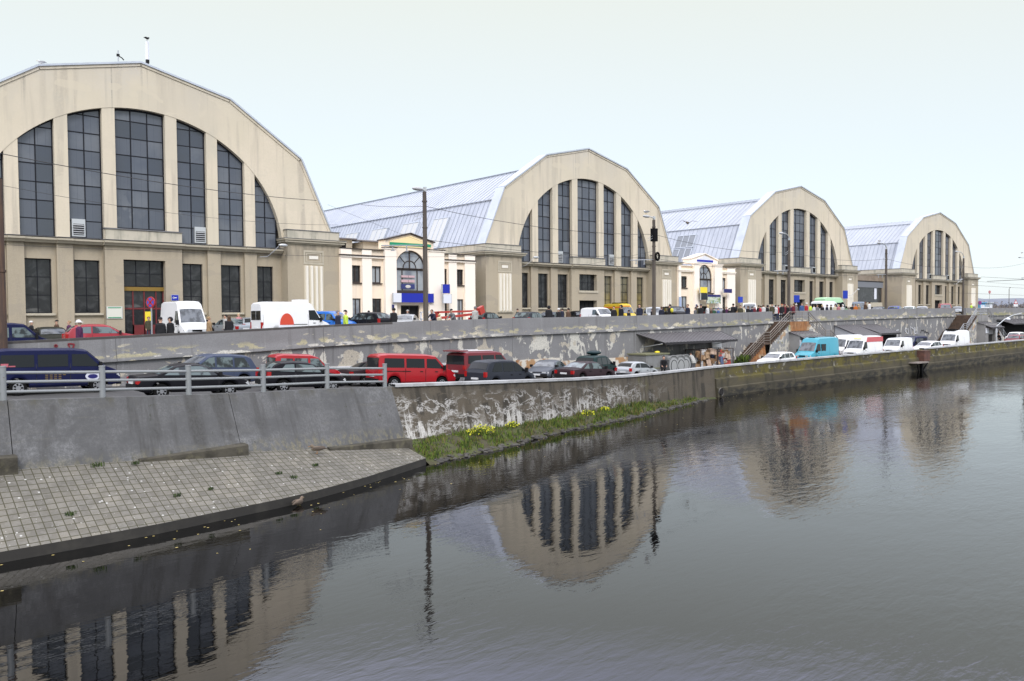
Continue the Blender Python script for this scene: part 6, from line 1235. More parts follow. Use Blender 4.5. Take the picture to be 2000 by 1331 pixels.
def stairs(xt, wl, run, metal, label, rusty, front):
    """xt..xt+wl landing; flights fall away to both sides along the wall"""
    zt = zu(xt)-.02; zb = zl(xt); R_ = thing('stairs', label, 'stairs', (xt, 41.2, zb), 0, 'stairs between street and quay'); O = Vector((xt, 41.2, zb))
    y0, y1 = 41.2, wy(xt)-.12; H = zt-zb; n = 24; mid = 12; land = 1.1
    def zz(d):    # height profile along the run (distance from landing)
        return None
    for sg in (-1, 1):
        mb = MB(); xs_ = xt if sg < 0 else xt+wl; d = 0; h = H; tread = (run-land)/n
        for i in range(n):
            h -= H/n; a, b = xs_+sg*d, xs_+sg*(d+tread)
            mb.box(a-O.x, b-O.x, -.0, y1-y0, h-.16, h, 0); d += tread
            if i == mid-1: mb.box(xs_+sg*d-O.x, xs_+sg*(d+land)-O.x, 0, y1-y0, h-.16, h, 0); d += land
        mb.build('flight', step_m, R_)
        mb = MB()     # side cheek with saw-tooth top
        d = 0; h = H; P = []
        for i in range(n):
            h -= H/n; P += [(d, h), (d+tread, h)]; d += tread
            if i == mid-1: P += [(d, h), (d+land, h)]; d += land
        mat_cut = run*.52
        for m_i, (d0, d1) in enumerate(((0, mat_cut), (mat_cut, run))):
            Q = [(min(max(p[0], d0), d1), p[1]) for p in P if d0-.3 <= p[0] <= d1+.3]
            poly = [(xs_+sg*q[0]-O.x, -.08, q[1]-.16) for q in Q]+[(xs_+sg*d1-O.x, -.08, -.05), (xs_+sg*d0-O.x, -.08, -.05)]
            mb.prism(poly, (0, .06, 0), m_i if rusty else 0)
        mb.build('side_wall', [peel, rust], R_)
        if rusty or True:
            mb = MB(); pts = [(0, H), (mid*tread, H/2+.0), (mid*tread+land, H/2), (run, .0)]
            for off in (.95, .68, .42, .18):
                mb.tube([(xs_+sg*p[0]-O.x, .02, p[1]+off+.05) for p in pts], .036 if off > .9 else .022, 6)
            for d_, h_ in (pts[0], pts[1], pts[2], pts[3], ((pts[0][0]+pts[1][0])/2, (pts[0][1]+pts[1][1])/2), ((pts[2][0]+pts[3][0])/2, (pts[2][1]+pts[3][1])/2)):
                mb.cyl((xs_+sg*d_-O.x, .02, h_-.1), (xs_+sg*d_-O.x, .02, h_+1.0), .03, 6)
            mb.build('handrail', metal, R_)
    mb = MB(); mb.box(0, wl, 0, y1-y0+.2, H-.2, H, 0); mb.build('landing', step_m, R_)
    mb = MB(); mb.box(0, wl, -.06, .0, H-.95, H-.02, 0); mb.box(.0, wl, .1, y1-y0, 0, H-.2, 1); mb.build('landing_front', [rust if rusty else conc, conc], R_)
    mb = MB()
    for off in (.95, .55, .2): mb.tube([(0, .02, H+off), (wl, .02, H+off)], .034, 6)
    for i in range(4): mb.cyl((wl*i/3, .02, H-.1), (wl*i/3, .02, H+.95), .03, 6)
    mb.build('landing_rail', metal, R_)
    K_ = thing('kiosk', front, 'kiosk', (xt, 41.1, zb), 0, 'kiosks under the stair landings')
    mb = MB(); w_ = wl; yk = -1.1; hk = H-1.75
    cells(mb, -.2, w_+.2, 0, hk+.55, [(.9, w_-.9, 0, hk-.35)], yk, .35); mb.box(-.2, -.19, yk, .02, 0, hk+.55); mb.box(w_+.19, w_+.2, yk, .02, 0, hk+.55); mb.build('wall', conc, K_)
    mb = MB(); mb.q([(.9, yk+.36, 0), (w_-.9, yk+.36, 0), (w_-.9, yk+.36, hk-.35), (.9, yk+.36, hk-.35)], 0); mb.box(.9, w_-.9, yk+.2, yk+.3, hk-.95, hk-.36, 1); mb.build('doorway', [dark_int, mat('kiosk_fascia', (.30, .30, .31), .7)], K_)
    mb = MB(); mb.box(-.25, .85, yk-.06, yk-.003, hk-.75, hk-.05, 0); mb.box(w_-.85, w_+.25, yk-.06, yk-.003, hk-.75, hk-.05, 0); mb.build('white_panel', white_sign, K_)
    sheet_roof(K_, -.3, w_+.3, 0, hk+.75, yk-.75, hk+.02, None, -.1, w_+.7)
stairs(73.2, 3.7, 8.2, mat('steel_rail_brown', (.25, .22, .19), .5, .4), 'rusty double stairs from the street to the quay, rails dull brown', True, 'low kiosk with a dark ribbed roof under the rusty stair landing')
stairs(123.8, 4.3, 8.6, galv, 'far grey double stairs with pale steel rails', False, 'grey kiosk with an open brown door under the far stair landing')
A_ = thing('bin_shelter', 'long dark ribbed lean-to roof over the waste bins', 'shelter', (50.9, 42.2, zl(55)))
O = A_.location; hh = -1.62-O.z
sheet_roof(A_, 0, 11.7, -.05, hh, -2.25, hh-.72, None, 1.0, 11.2)
mb = MB()
for x_ in (.5, 4, 7.6, 10.9): mb.tube([(x_, -.05, hh-1.15), (x_+.3, -2.1, hh-.8)], .04, 6)
mb.build('bracket', galv, A_)
mb = MB(); mb.prism([(10.2, -.12, hh-.15), (11.9, -.12, hh-.15), (12.1, -.12, 0), (11.0, -.12, 0)], (0, .06, 0)); mb.build('pale_panel', mat('pale_board', (.55, .56, .56), .8, layers=[L_((1, 1, 1), .5, .7, (.35, .3, .22), .8)]), A_)
B_ = thing('storage_shed', 'shed with dark ribbed roof and pale side against the street wall', 'shed', (86.4, 43.2, zl(90))); O = B_.location; hh = -1.45-O.z
sheet_roof(B_, 0, 5.2, .05, hh, -2.9, hh-1.15); sheet_roof(B_, 5.25, 10.3, .05, hh-.02, -2.9, hh-1.0)
mb = MB(); mb.prism([(.1, .05, 0), (.1, -2.8, 0), (.1, -2.8, hh-1.25), (.1, .05, hh-.1)], (.08, 0, 0)); mb.build('side_wall', mat('pale_sheet', (.42, .43, .46), .6, layers=[dict(tex='wave', dir='Y', scale=(1, 14, .01), lo=.4, hi=.9, col=(.33, .34, .37), fac=.8)]), B_)
mb = MB(); mb.box(.2, 10.2, -2.4, -2.35, 0, hh-1.2, 0); mb.box(.2, 5.2, -2.8, -2.7, 0, .9, 0); mb.build('shed_front', black, B_)
B_ = thing('wall_canopy', 'dark ribbed canopy on the wall at the far right', 'canopy', (140.5, 44, zl(140))); hh = -1.3-zl(140)
sheet_roof(B_, 0, 16, -.1, hh, -2.4, hh-.7); mb = MB(); mb.box(.3, 15.7, -.5, -.3, 0, hh-.35); mb.build('dark_back', black, B_)
sign_on('wall_notice', 94.75, 95.35, -2.55, -1.55, 43.2, mat('notice_pale_blue', (.36, .40, .50), .6), 'pale blue notice board on the street wall beside the shed', .04)
# bins
bin_m = mat('bin_grey', (.20, .205, .205), .75, layers=[L_((1.2, 1.2, 1.2), .4, .65, (.15, .15, .145), .8), L_((3, 3, 3), .62, .72, (.34, .33, .31), .7)])
zb = zl(51)
S_ = thing('skip', 'large grey waste skip under the left end of the shelter', 'skip', (50.6, 40.6, zb)); mb = MB()
mb.box(-1.4, 1.4, -.85, .95, .1, 1.5, 0); mb.box(-1.48, 1.48, -.93, 1.03, 1.5, 1.6, 1); mb.box(-1.3, 1.3, -.87, -.85, .4, .5, 1); mb.build('body', [bin_m, mat('skip_rim', (.16, .16, .09), .8)], S_)
mb = MB(); mb.ball((.8, -.2, 1.66), (.25, .2, .1)); mb.build('refuse', yellow_sign, S_)
def wheelie(x, y, lab, m=None):
    Bn = thing('wheeled_bin', lab, 'bin', (x, y, zl(x)), rad(-20), 'wheeled waste bins under the shelter'); mb = MB()
    mb.prism([(-.32, -.55, .12), (.32, -.55, .12), (.38, -.62, 1.1), (-.38, -.62, 1.1)], (0, 1.1, 0)); mb.build('body', m or bin_m, Bn)
    mb = MB(); P = [(.42*math.cos(a)*(1 if True else 0), 0, .62+.62*math.sin(a)) for a in [2*math.pi*i/18 for i in range(18)]]
    mb.prism([(p[0], -.70, p[2]) for p in P], (0, .08, 0), 0); mb.prism([(p[0]*.72, -.71, .62+(p[2]-.62)*.78) for p in P], (0, .02, 0), 1); mb.prism([(p[0]*.6, -.72, .62+(p[2]-.62)*.7) for p in P], (0, .02, 0), 0); mb.build('end_plate', [m or mat('bin_plate', (.30, .31, .31), .6), black], Bn)
    mb = MB(); mb.tube([(.4*math.cos(a), -.64, 1.1+.32*math.sin(a)) for a in [math.pi*i/8 for i in range(9)]]+[(-.4, .5, 1.1)], .03, 6); mb.prism([(.4*math.cos(math.pi*i/8), -.6, 1.1+.3*math.sin(math.pi*i/8)) for i in range(9)], (0, 1.1, 0)); mb.build('lid', m or bin_m, Bn)
    for sx in (-.28, .28):
        for sy in (-.45, .45):
            mb = MB(); mb.cyl((sx-.03, sy, .08), (sx+.03, sy, .08), .08, 10); mb.build('castor', tyre_m, Bn)
for x_, y_, lab in ((51.9, 39.6, 'grey wheeled bin nearest the skip'), (52.75, 39.55, 'grey wheeled bin, middle of three with round end plates'), (53.6, 39.7, 'grey wheeled bin at the right of the three round ended ones'), (54.75, 40.5, 'grey wheeled bin behind the person at the bins')): wheelie(x_, y_, lab)
wheelie(55.7, 40.7, 'dark wheeled bin next to the cardboard cage', mat('bin_dark', (.05, .055, .06), .7))
cage_m = mat('cage_iron', (.05, .032, .028), .7); card = [mat('cardboard_'+str(i), c, .85, layers=[L_((2, 2, 2), .4, .7, tuple(q*.75 for q in c), .8)]) for i, c in enumerate([(.36, .22, .12), (.28, .17, .09), (.44, .29, .17), (.62, .62, .62), (.5, .07, .05), (.1, .14, .25), (.55, .4, .3)])]
for q, (x0, x1, lab) in enumerate(((56.4, 58.9, 'left iron cage filled with flattened cardboard'), (58.95, 61.3, 'right iron cage filled with cardboard and red cartons'))):
    Cg = thing('waste_cage', lab, 'cage', ((x0+x1)/2, 40.6, zl(58)), 0, 'cardboard cages under the shelter'); hw_ = (x1-x0)/2; mb = MB()
    for sx in (-hw_, hw_-.06):
        for sy in (-.75, .75): mb.box(sx, sx+.06, sy-.03, sy+.03, .1, 1.75)
    for z_ in (.12, 1.72):
        mb.box(-hw_, hw_, -.78, -.72, z_, z_+.05); mb.box(-hw_, hw_, .72, .78, z_, z_+.05); mb.box(-hw_, -hw_+.05, -.75, .75, z_, z_+.05); mb.box(hw_-.05, hw_, -.75, .75, z_, z_+.05)
    for i in range(1, 6): mb.box(-hw_+2*hw_*i/6-.008, -hw_+2*hw_*i/6+.008, -.765, -.755, .1, 1.75)
    for i in range(1, 4): mb.box(-hw_, hw_, -.765, -.755, .1+1.65*i/4-.008, .1+1.65*i/4+.008)
    mb.build('frame', cage_m, Cg)
    for k in range(38):
        c_ = Vector((random.uniform(-hw_+.3, hw_-.3), random.uniform(-.6, .1), random.uniform(.3, 1.55))); a = random.choice([0, 0, .1, -.1, random.uniform(-.6, .6)]); w_, h_ = random.uniform(.12, .5), random.uniform(.1, .4)
        bx_ = MB(); bx_.obox((0, 0, 0), (w_*math.cos(a), 0, w_*math.sin(a)), (0, random.uniform(.02, .12), 0), (-h_*math.sin(a), random.uniform(-.1, .1), h_*math.cos(a)))
        o = bx_.build('carton', random.choice(card[:4]+card[:3]+[card[6], card[3]] if not q else card+[card[3], card[4]]), None, label='flattened carton stuffed in the %s cardboard cage' % ('left' if not q else 'right'), cat='carton', group='cartons in the %s cage' % ('left' if not q else 'right'), loc=tuple(Vector(Cg.location)+c_))
# ---------------------------------------------------------------- lamp posts, signs, wires
def lamp(px, top, lpx, ltop, Y, label, arm=None, extra=None):
    P = onY(px, top, Y); Q = onY(lpx, ltop, Y); x = P.x; z0 = zu(x); H = P.z-z0; R_ = thing('lamp_post', label, 'lamp post', (x, Y, z0), 0, 'lamp posts along the street')
    mb = MB(); mb.tube([(0, 0, -.2), (0, 0, H*.5), (0, 0, H)], [.17, .15, .125], 12)
    for z_ in (H*.62, H*.75, H*.93): mb.cyl((0, 0, z_), (0, 0, z_+.07), .17, 12)
    mb.build('pole', pole_m, R_, True)
    dx, dz = Q.x-x, Q.z-P.z; mb = MB(); mb.tube([(0, 0, H-.05), (0, 0, H+dz*.35), (dx*.15, -.0, H+dz*.8), (dx*.5, 0, H+dz*1.05), (dx*.85, 0, H+dz*1.02)], .045, 8); mb.box(-.05, .12, -.08, .08, H+.05, H+.3); mb.build('bracket', alu, R_, True)
    mb = MB(); mb.ball((dx*.98, 0, H+dz), (.42, .16, .12), 0, 12, 8); mb.build('lamp_head', mat('lamp_head_grey', (.42, .43, .44), .4), R_, True)
    mb = MB(); zc = H*.63 if arm is None else arm[1]
    ln = 3.4 if arm is None else arm[0]
    mb.tube([(0, 0, zc), (-ln*.6, -.2, zc-.12), (-ln, -.3, zc-.2)], .04, 6)
    for t in (.45, .75): mb.cyl((-ln*t, -.2, zc-.45), (-ln*t, -.2, zc-.1), .04, 6); mb.cyl((-ln*t-.12, -.2, zc-.45), (-ln*t+.12, -.2, zc-.45), .03, 6)
    for t in (.25, .45): mb.tube([(0, 0, zc+1.6+t), (-.9, -.1, zc+1.25+t)], .02, 5)
    mb.build('wire_arm', galv, R_)
    return R_, x, H, z0
LP = [lamp(829, 375, 815, 369, 41.75, 'first lamp post, beside the cream building, trolley arm to the left'), lamp(1277, 430, 1262, 423, 42.75, 'second lamp post with a tyre hung on it and a gull on the lamp'), lamp(1541, 470, 1526, 456, 43.55, 'third lamp post, in front of the third hall'),
      lamp(1731, 487, 1716, 475, 44.1, 'fourth lamp post, left of the farthest hall'), lamp(1882, 505, 1868, 492, 44.6, 'fifth lamp post, in front of the farthest hall'), lamp(2004, 500, 1991, 503, 44.8, 'sixth lamp post at the right edge of the photo')]
R2 = LP[1][0]; mb = MB(); n = 20
mb.tube([(.2+.22*math.cos(2*math.pi*i/n), -.22, LP[1][2]*.66+.30*math.sin(2*math.pi*i/n)) for i in range(n+1)], .09, 8); mb.build('hung_tyre', tyre_m, None, True, label='black tyre hanging on the second lamp post', cat='tyre', loc=tuple(R2.location))
mb = MB(); mb.box(-.2, .25, -.22, .2, LP[1][2]*.80, LP[1][2]*.92); mb.build('control_box', black, R2)
P = onY(4, 500, 40.6); mb = MB(); mb.tube([(0, 0, -3.3), (0, 0, 6)], [.19, .15], 12); mb.cyl((0, 0, 2), (0, 0, 2.1), .2, 12); mb.build('tram_pole', pole_rust, None, True, label='rusty dark pole cut by the left edge of the photo', cat='pole', loc=(P.x-.06, 40.6, 0))
def wire(pts, lab, r=.013, sag=.0):
    Q = []
    for a, b in zip(pts, pts[1:]):
        a, b = Vector(a), Vector(b); 
        for i in range(8): t = i/8; p = a.lerp(b, t); p.z -= sag*4*t*(1-t); Q.append(p)
    Q.append(Vector(pts[-1])); o = Q[0].copy(); mb = MB(); mb.tube([q-o for q in Q], r, 4); mb.build('overhead_wire', wire_m, label=lab, cat='wire', group='overhead wires over the street', loc=tuple(o))
hp = [(l[1], l[0].location.y, l[3]+l[2]) for l in LP]
wire([onY(0, 300, 44), onY(618, 392, 50)], 'dark wire crossing the windows of the nearest hall, upper one', .018, .3)
wire([onY(0, 362, 48), onY(660, 440, 56)], 'thin wire crossing the windows of the nearest hall, lower one', .010, .5)
wire([onY(0, 478, 46), onY(1000, 500, 54)], 'thin wire below the cornice of the nearest hall', .010, .3)
wire([onY(705, 400, 58), (hp[0][0], hp[0][1], hp[0][2]-.9)], 'wire from the second hall roof to the first lamp post', .014, .1)
wire([(hp[0][0], hp[0][1], hp[0][2]-.9), (hp[1][0], hp[1][1], hp[1][2]-1.2), (hp[2][0], hp[2][1], hp[2][2]-1.2), (hp[3][0], hp[3][1], hp[3][2]-1.2), (hp[4][0], hp[4][1], hp[4][2]-1.2), (hp[5][0], hp[5][1], hp[5][2]-1.2), (260, 46, 7)], 'long wire strung from lamp post to lamp post', .016, .5)
wire([(hp[0][0], hp[0][1], hp[0][2]-3.0), (hp[1][0], hp[1][1], hp[1][2]-3.2), (hp[2][0], hp[2][1], hp[2][2]-3.2), (hp[3][0], hp[3][1], hp[3][2]-3.2), (hp[4][0], hp[4][1], hp[4][2]-3.2), (260, 46, 4.5)], 'trolley contact wire hung from the lamp post arms', .014, .25)
wire([onY(640, 400, 60), onY(900, 500, 62)], 'thin slanting wire before the second hall roof', .009, .1)
wire([(hp[1][0], hp[1][1], hp[1][2]-2.6), onY(1130, 520, 62)], 'stay wire from the second lamp post to the second hall', .010, .05)
wire([(140, 46, 5.4), (300, 44, 7.5)], 'far trolley wire at the right edge, upper', .02, .4); wire([(138, 48, 4.2), (300, 47, 4.6)], 'far trolley wire at the right edge, middle', .02, .3); wire([(138, 50, 3.0), (330, 50, 3.6)], 'far trolley wire at the right edge, lower', .02, .3)
P = onY(1928, 550, 62); Q = onY(2010, 546, 50); wire([P, Q], 'pale trolley arm reaching in from the right edge', .05)
def post_sign(px, top, Y, shape, faces, lab, cat='sign', h=None, w_=.35, rz=-25):
    P = onY(px, top, Y); x = P.x; z0 = zu(x); R_ = thing('street_sign', lab, cat, (x, Y, z0), rad(rz)); H = P.z-z0; mb = MB(); mb.cyl((0, .04, -.1), (0, .04, H), .035, 8); mb.build('post', galv, R_)
    mb = MB()
    if shape == 'disc':
        mb.cyl((0, -.02, H-w_), (0, .02, H-w_), w_, 24, 0); mb.cyl((0, -.03, H-w_), (0, -.021, H-w_), w_*.78, 24, 1)
        if faces[2] == 'x':
            for a in (.785, -.785): mb.obox((0, -.035, H-w_), (w_*.85*math.cos(a), 0, w_*.85*math.sin(a)), (0, .004, 0), (-.045*math.sin(a), 0, .045*math.cos(a)), 0)
        elif faces[2] == 'bar': mb.box(-w_*.6, w_*.6, -.04, -.031, H-w_-.07, H-w_+.07, 2)
    elif shape == 'tri':
        mb.prism([(-w_, -.02, H-1.7*w_), (w_, -.02, H-1.7*w_), (0, -.02, H)], (0, .04, 0), 0); mb.prism([(-w_*.65, -.03, H-1.5*w_), (w_*.65, -.03, H-1.5*w_), (0, -.03, H-.4*w_)], (0, .009, 0), 1)
        mb.box(-w_, w_, -.02, .02, H-2.7*w_, H-1.8*w_, 1)
    else: mb.box(-w_, w_, -.04, .02, H-2*w_*shape[1], H, 0)
    mb.build('sign_plate', [mat('sf_'+f, {'red': (.40, .02, .025), 'blue': (.03, .07, .42), 'white': (.7, .7, .72), 'sky': (.006, .035, .36)}[f], .5) for f in faces if f in ('red', 'blue', 'white', 'sky')], R_)
post_sign(294, 580, 43.4, 'disc', ('red', 'blue', 'x'), 'round blue no stopping sign with a red cross on a grey post', w_=.29, rz=-62)
post_sign(1446, 580, 58, ('sq', 1.1), ('sky',), 'blue square sign before the third hall tower', w_=.34)
post_sign(1556, 577, 58, ('sq', 1.1), ('sky',), 'blue square sign by the door of the third hall', w_=.45)
post_sign(1651, 568, 50, ('sq', 1.45), ('sky',), 'tall blue sign above the crowd, right of the pale green van', w_=.36)
post_sign(1933, 568, 62, 'disc', ('red', 'red', 'bar', 'white'), 'round red no entry sign beyond the last hall', w_=.32)
post_sign(1914, 588, 60, 'disc', ('red', 'blue', 'x'), 'round blue sign low beside the farthest hall tower', w_=.4)
post_sign(1984, 585, 60, 'tri', ('red', 'white'), 'red triangle warning sign at the far right', w_=.6)
def wall_plate(u, v, Y, w_, h_, m, lab, cat='sign'):
    P = onY(u, v, Y); mb = MB(); mb.box(-w_/2, w_/2, 0, .06, -h_/2, h_/2, 0); mb.box(-w_/2-.03, w_/2+.03, .02, .05, -h_/2-.03, h_/2+.03, 1); o = mb.build('wall_sign', [m, alu], label=lab, cat=cat, loc=tuple(P)); return o
wp = wall_plate(224, 611, D+.0, 1.05, .85, mat('plate_offwhite', (.66, .66, .58), .6), 'white notice board with green strips on the nearest hall')
mb = MB(); mb.box(-.45, .45, -.012, .01, .33, .39); mb.box(-.45, .45, -.012, .01, -.39, -.33); mb.build('green_strip', green_band, wp)
wp = wall_plate(342, 582, D-.2, .5, .42, blue_sign, 'small blue projecting sign by the portal of the nearest hall')
mb = MB(); mb.box(-.15, .12, -.012, .01, -.03, .03); mb.prism([(-.2, -.012, 0), (-.08, -.012, .1), (-.08, -.012, -.1)], (0, .02, 0)); mb.build('arrow', white_sign, wp)
wall_plate(768, 600, D-1.35, .22, .42, navy_sign, 'tiny navy number plate on the cream building pilaster'); wall_plate(1361, 599, D-1.35, .3, .5, navy_sign, 'tiny navy plate on the second cream building'); wall_plate(1329, 595, D-1.2, .45, 1.9, mat('pale_blue_banner', (.35, .42, .6), .6), 'narrow pale blue banner at the left of the second cream building')
for u, v, Y, lab in ((546, 482, D-.9, 'swan neck lamp on the tower of the nearest hall'), (1040, 505, D-.4, 'swan neck lamp on the second hall beside its left tower'), (1670, 567, D-2, 'white lamp arm on the tower of the third hall'), (1873, 547, D-.6, 'white lamp at the right tower of the farthest hall')):
    P = onY(u, v, Y); mb = MB(); mb.tube([(-1.5, .5, -.9), (-1.0, .1, -.85), (-.5, -.3, -.3), (-.2, -.4, .05)], .03, 6, 0); mb.ball((.1, -.45, .08), (.42, .2, .14), 1, 10, 6); mb.build('wall_lamp', [galv, alu], None, True, 50, label=lab, cat='lamp', group='swan neck lamps on the halls', loc=tuple(P))
for px, top, Y, lab in ((1971, 565, 75, 'small lamp post in the distance at the right'),):
    P = onY(px, top, Y); z0 = zu(P.x); mb = MB(); mb.cyl((0, 0, 0), (0, 0, P.z-z0), .08, 8); mb.tube([(0, 0, P.z-z0), (.6, 0, P.z-z0+.35)], .06, 6); mb.ball((.8, 0, P.z-z0+.4), (.35, .15, .1)); mb.build('lamp_post', pole_m, label=lab, cat='lamp post', loc=(P.x, Y, z0))
# low broken street light near the far right quay
P = onY(1946, 638, 36.2); Q = onY(1995, 612, 36.2); mb = MB(); d = Q-P
mb.tube([Vector((0, 0, zl(P.x)-P.z)), Vector((0, 0, -.3)), Vector((0, 0, 0)), d*.3+Vector((0, 0, .35)), d*.6+Vector((0, 0, .35)), d], .055, 8, 0); mb.ball(tuple(d*.42+Vector((0, -.1, .2))), (.5, .25, .2), 1, 10, 6)
mb.build('bent_lamp', [alu, white_sign], None, True, 50, label='low pale lamp arm leaning over the quay at the far right', cat='lamp', loc=tuple(P))
# steel platform and pipe on the canal wall
x0 = 88.0; Pf = thing('mooring_platform', 'rusty steel box platform bolted to the mossy canal wall', 'platform', (x0, 35, -4.05)); 
mb = MB(); mb.box(0, 1.5, -.75, -.0, -1.15, -.12); mb.box(-.05, 1.55, -.8, -.0, -.12, -.06); mb.build('box', rust_dark, Pf)
mb = MB(); mb.box(-2.6, .3, -1.1, -.1, -1.28, -1.16); mb.build('deck', mat('deck_board', (.22, .19, .17), .8), Pf)
mb = MB(); mb.tube([(1.5, -.6, -1.15), (.3, -.35, -2.4)], .07, 6); mb.tube([(-2.2, -.9, -1.28), (-.4, -.35, -2.3)], .06, 6); mb.box(-.1, .25, -.55, -.2, -2.6, -1.28); mb.build('strut', black, Pf)
P = onY(1409, 766, 34.25); mb = MB(); n = 16
mb.tube([(0, .6, 0), (0, -.25, 0)], .30, n, 0, False); mb.tube([(0, .5, 0), (0, -.26, 0)], .24, n, 1); mb.build('drain_pipe', [conc, dark_int], None, True, 40, label='round concrete drain pipe end in the canal wall', cat='pipe', loc=(P.x, cwy(P.x)-.15, P.z))
# ---------------------------------------------------------------- birds
def bird_mesh():
    mb = MB(); mb.ball((0, 0, .16), (.19, .085, .085), 0, 12, 8); mb.ball((.17, 0, .25), (.062, .05, .055), 0, 10, 7); mb.prism([(.22, -.012, .255), (.22, .012, .255), (.29, 0, .24)], (0, 0, -.018), 2); mb.tube([(-.14, 0, .165), (-.32, 0, .15)], [.05, .015], 8, 1); mb.tube([(.09, 0, .18), (.15, 0, .24)], .05, 8, 0)
    for s_ in (-1, 1): mb.tube([(0, s_*.035, 0), (.01, s_*.035, .1)], .009, 5, 2); mb.box(-.01, .05, s_*.035-.012, s_*.035+.012, 0, .006, 2)
    return mb
def wing_mesh(fold, s_):
    mb = MB()
    if fold: mb.ball((-.06, s_*.075, .185), (.2, .022, .055), 0, 10, 6)
    else:
        for (a, b) in (((.1, .05, .18), (.02, .38, .32)), ((.02, .38, .32), (-.16, .72, .26))):
            mb.prism([(a[0], s_*a[1], a[2]), (b[0], s_*b[1], b[2]), (b[0]-(.15 if b[1] < .5 else .02), s_*b[1], b[2]-.01), (a[0]-.17, s_*a[1], a[2]-.01)], (0, 0, -.012))
    return mb
BM = {}
def bird(P, h, kind, lab, fold=True, sc=1.1):
    cols = {'gull': ((.62, .62, .62), (.30, .31, .33), (.5, .3, .05)), 'crow': ((.012, .012, .013),)*3, 'duck': ((.15, .11, .08), (.10, .075, .055), (.25, .2, .06)), 'pale_duck': ((.16, .125, .09), (.09, .07, .055), (.3, .15, .05))}[kind]
    ms = [mat('bird_%s_%d' % (kind, i), c, .8) for i, c in enumerate(cols)]; R_ = thing('bird', lab, 'bird', tuple(P), rad(h), None, sc)
    if kind not in BM: BM[kind] = bird_mesh().mesh('bird', ms, True, 60)
    link('body', BM[kind], R_)
    for s_ in (-1, 1): wing_mesh(fold, s_).build('wing', ms[1], R_, True, 60)
bird(onY(81, 127, D+.4), 150, 'gull', 'gull sitting on the left knee of the nearest hall roof'); bird(onY(368, 162, D+.3), 30, 'gull', 'gull sitting on the right slope of the nearest hall roof', sc=.8); bird(onY(287, 79, D+.5), 20, 'crow', 'black crow on top of the roof antenna', sc=.9)
bird((LP[1][1]-1.0, 42.75, LP[1][2]+LP[1][3]+.42), 100, 'gull', 'gull on the lamp head of the second lamp post'); bird((LP[3][1]-2.0, 44.1, LP[3][2]+LP[3][3]+.72), 170, 'gull', 'gull on the lamp head of the fourth lamp post'); bird((LP[5][1]-2.2, 44.8, LP[5][2]+LP[5][3]+.25), 170, 'gull', 'gull on the lamp head at the right edge')
bird(onY(1343, 440, 58), 60, 'pale_duck', 'brown bird flying before the third hall roof', False, 1.6); bird(onY(1802, 433, D+4), 0, 'crow', 'tiny dark bird on the ridge left of the farthest gable', sc=1.0)
x = 14.6; t_ = .15; P = (x, at3(AT, x, 1)-t_*(at3(AT, x, 1)-at3(AE, x, 1)), at3(AT, x, 2)-.10); bird(P, 150, 'pale_duck', 'mottled duck resting on the upper paving', sc=1.15)
P = onY(582, 982, 24.35); bird((P.x, P.y-.05, WATER-.06), 30, 'duck', 'dark duck in the water at the edge of the paving', sc=1.1)
P = Vector((99, 26, WATER)); 
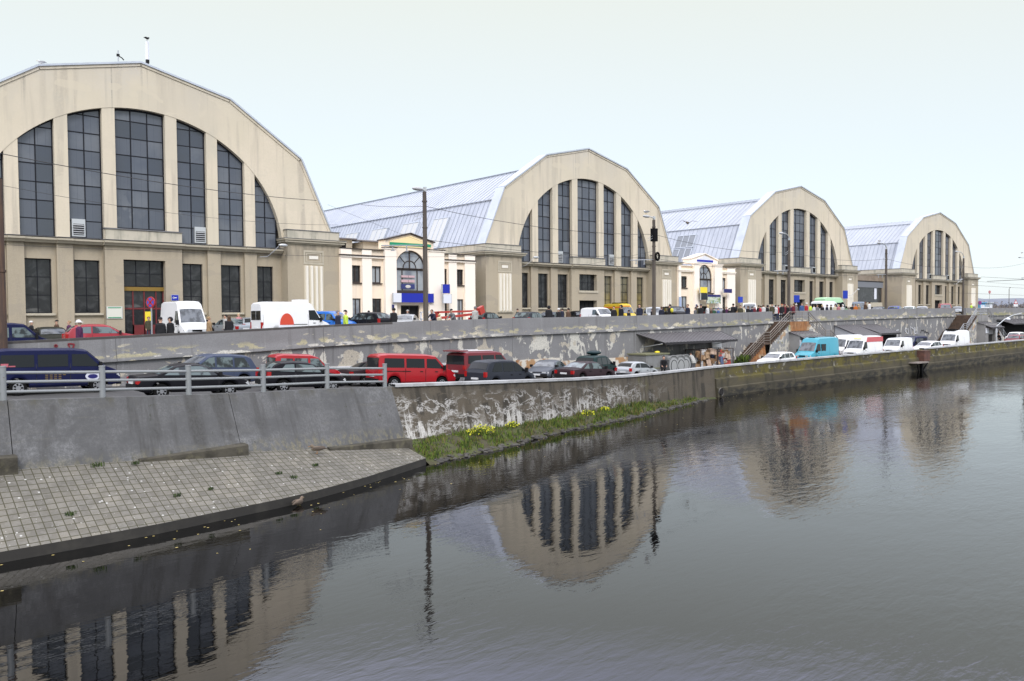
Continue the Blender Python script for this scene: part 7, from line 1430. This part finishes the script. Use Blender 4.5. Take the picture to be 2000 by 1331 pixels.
# ---------------------------------------------------------------- far background beyond the last hall
twig = [mat('bare_wood', (.13, .11, .095), .95), mat('bare_wood_light', (.20, .175, .155), .95), mat('bare_wood_hazed', (.12, .125, .15), .95)]  # the bluish tone carries distance haze in its colour
mb = MB()
for _ in range(12000):
    y = random.uniform(135, 200); x = y*random.uniform(2.85, 4.2); h = random.uniform(1.2, 4.6)*(.8+.35*math.sin(x*.07)**2); a = random.uniform(0, 3.14); z = random.uniform(0, 1)**.8*h-.5; s_ = random.uniform(.2, .55)
    c_, n_ = math.cos(a)*s_, math.sin(a)*s_; mb.q([(x-c_, y-n_, z), (x+c_, y+n_, z+random.uniform(-.5, .5)), (x+random.uniform(-.5, .5), y, z+s_*random.uniform(1, 2.5))], random.randrange(3))
mb.build('far_wood', twig, kind='stuff', label='distant bare brown trees on the skyline beyond the last hall', cat='trees')
mb = MB(); xs = frange(650, 1700, 50)
for a, b in zip(xs, xs[1:]):
    f = lambda x: 15+1.5*math.sin(x*.011)+1.0*math.sin(x*.037); mb.q([(a, 280, -2), (b, 280, -2), (b, 310, f(b)), (a, 310, f(a))]); mb.q([(a, 310, f(a)), (b, 310, f(b)), (b, 500, f(b)*.9), (a, 500, f(a)*.9)])
mb.build('hills', mat('far_hill_hazed', (.15, .17, .22), .95, layers=[L_((.05, .05, .05), .4, .6, (.18, .195, .23), .8)]), None, True, kind='structure')  # bluish grey haze painted into the hill colour
fb = mat('far_building', (.36, .35, .34), .9, layers=[dict(tex='brick', scale=(.35, 1, .4), mortar=.3, col=(.5, .5, .5), fac=.4)])
for x, y, w_, h, lab in ((470, 215, 26, 10, 'pale far apartment block behind the bare trees, left one'), (545, 235, 34, 11, 'pale far apartment block behind the bare trees, right one'), (640, 260, 40, 9, 'pale far apartment block at the right edge')):
    mb = MB(); mb.box(-w_/2, w_/2, 0, 12, 0, h, 0); mb.box(-w_/2-.4, w_/2+.4, -.4, 12.4, h, h+.5, 1)
    for i in range(6):
        for j in range(3): mb.box(-w_/2+w_*(i+.3)/6, -w_/2+w_*(i+.7)/6, -.05, .01, 1.2+j*h/3.3, 2.6+j*h/3.3, 2)
    mb.build('apartment_block', [fb, lead, frame_m], label=lab, cat='building', loc=(x, y, -1))
for px, w_, m_, lab in ((1919, 3.2, mat('kiosk_blue', (.08, .35, .6), .6), 'small sky blue kiosk beyond the last hall'), (1935, 2.2, mat('kiosk_white', (.55, .6, .62), .6), 'small white kiosk right of the sky blue one')):
    x = X_at(px, 64); mb = MB(); mb.box(-w_/2, w_/2, 0, 2.5, -.2, 2.3, 0); mb.box(-w_/2-.2, w_/2+.2, -.3, 2.7, 2.3, 2.45, 0); mb.box(-w_*.35, w_*.35, -.04, .02, 1.0, 1.9, 1); mb.build('kiosk', [m_, white_sign], label=lab, cat='kiosk', loc=(x, 64, zu(x)))
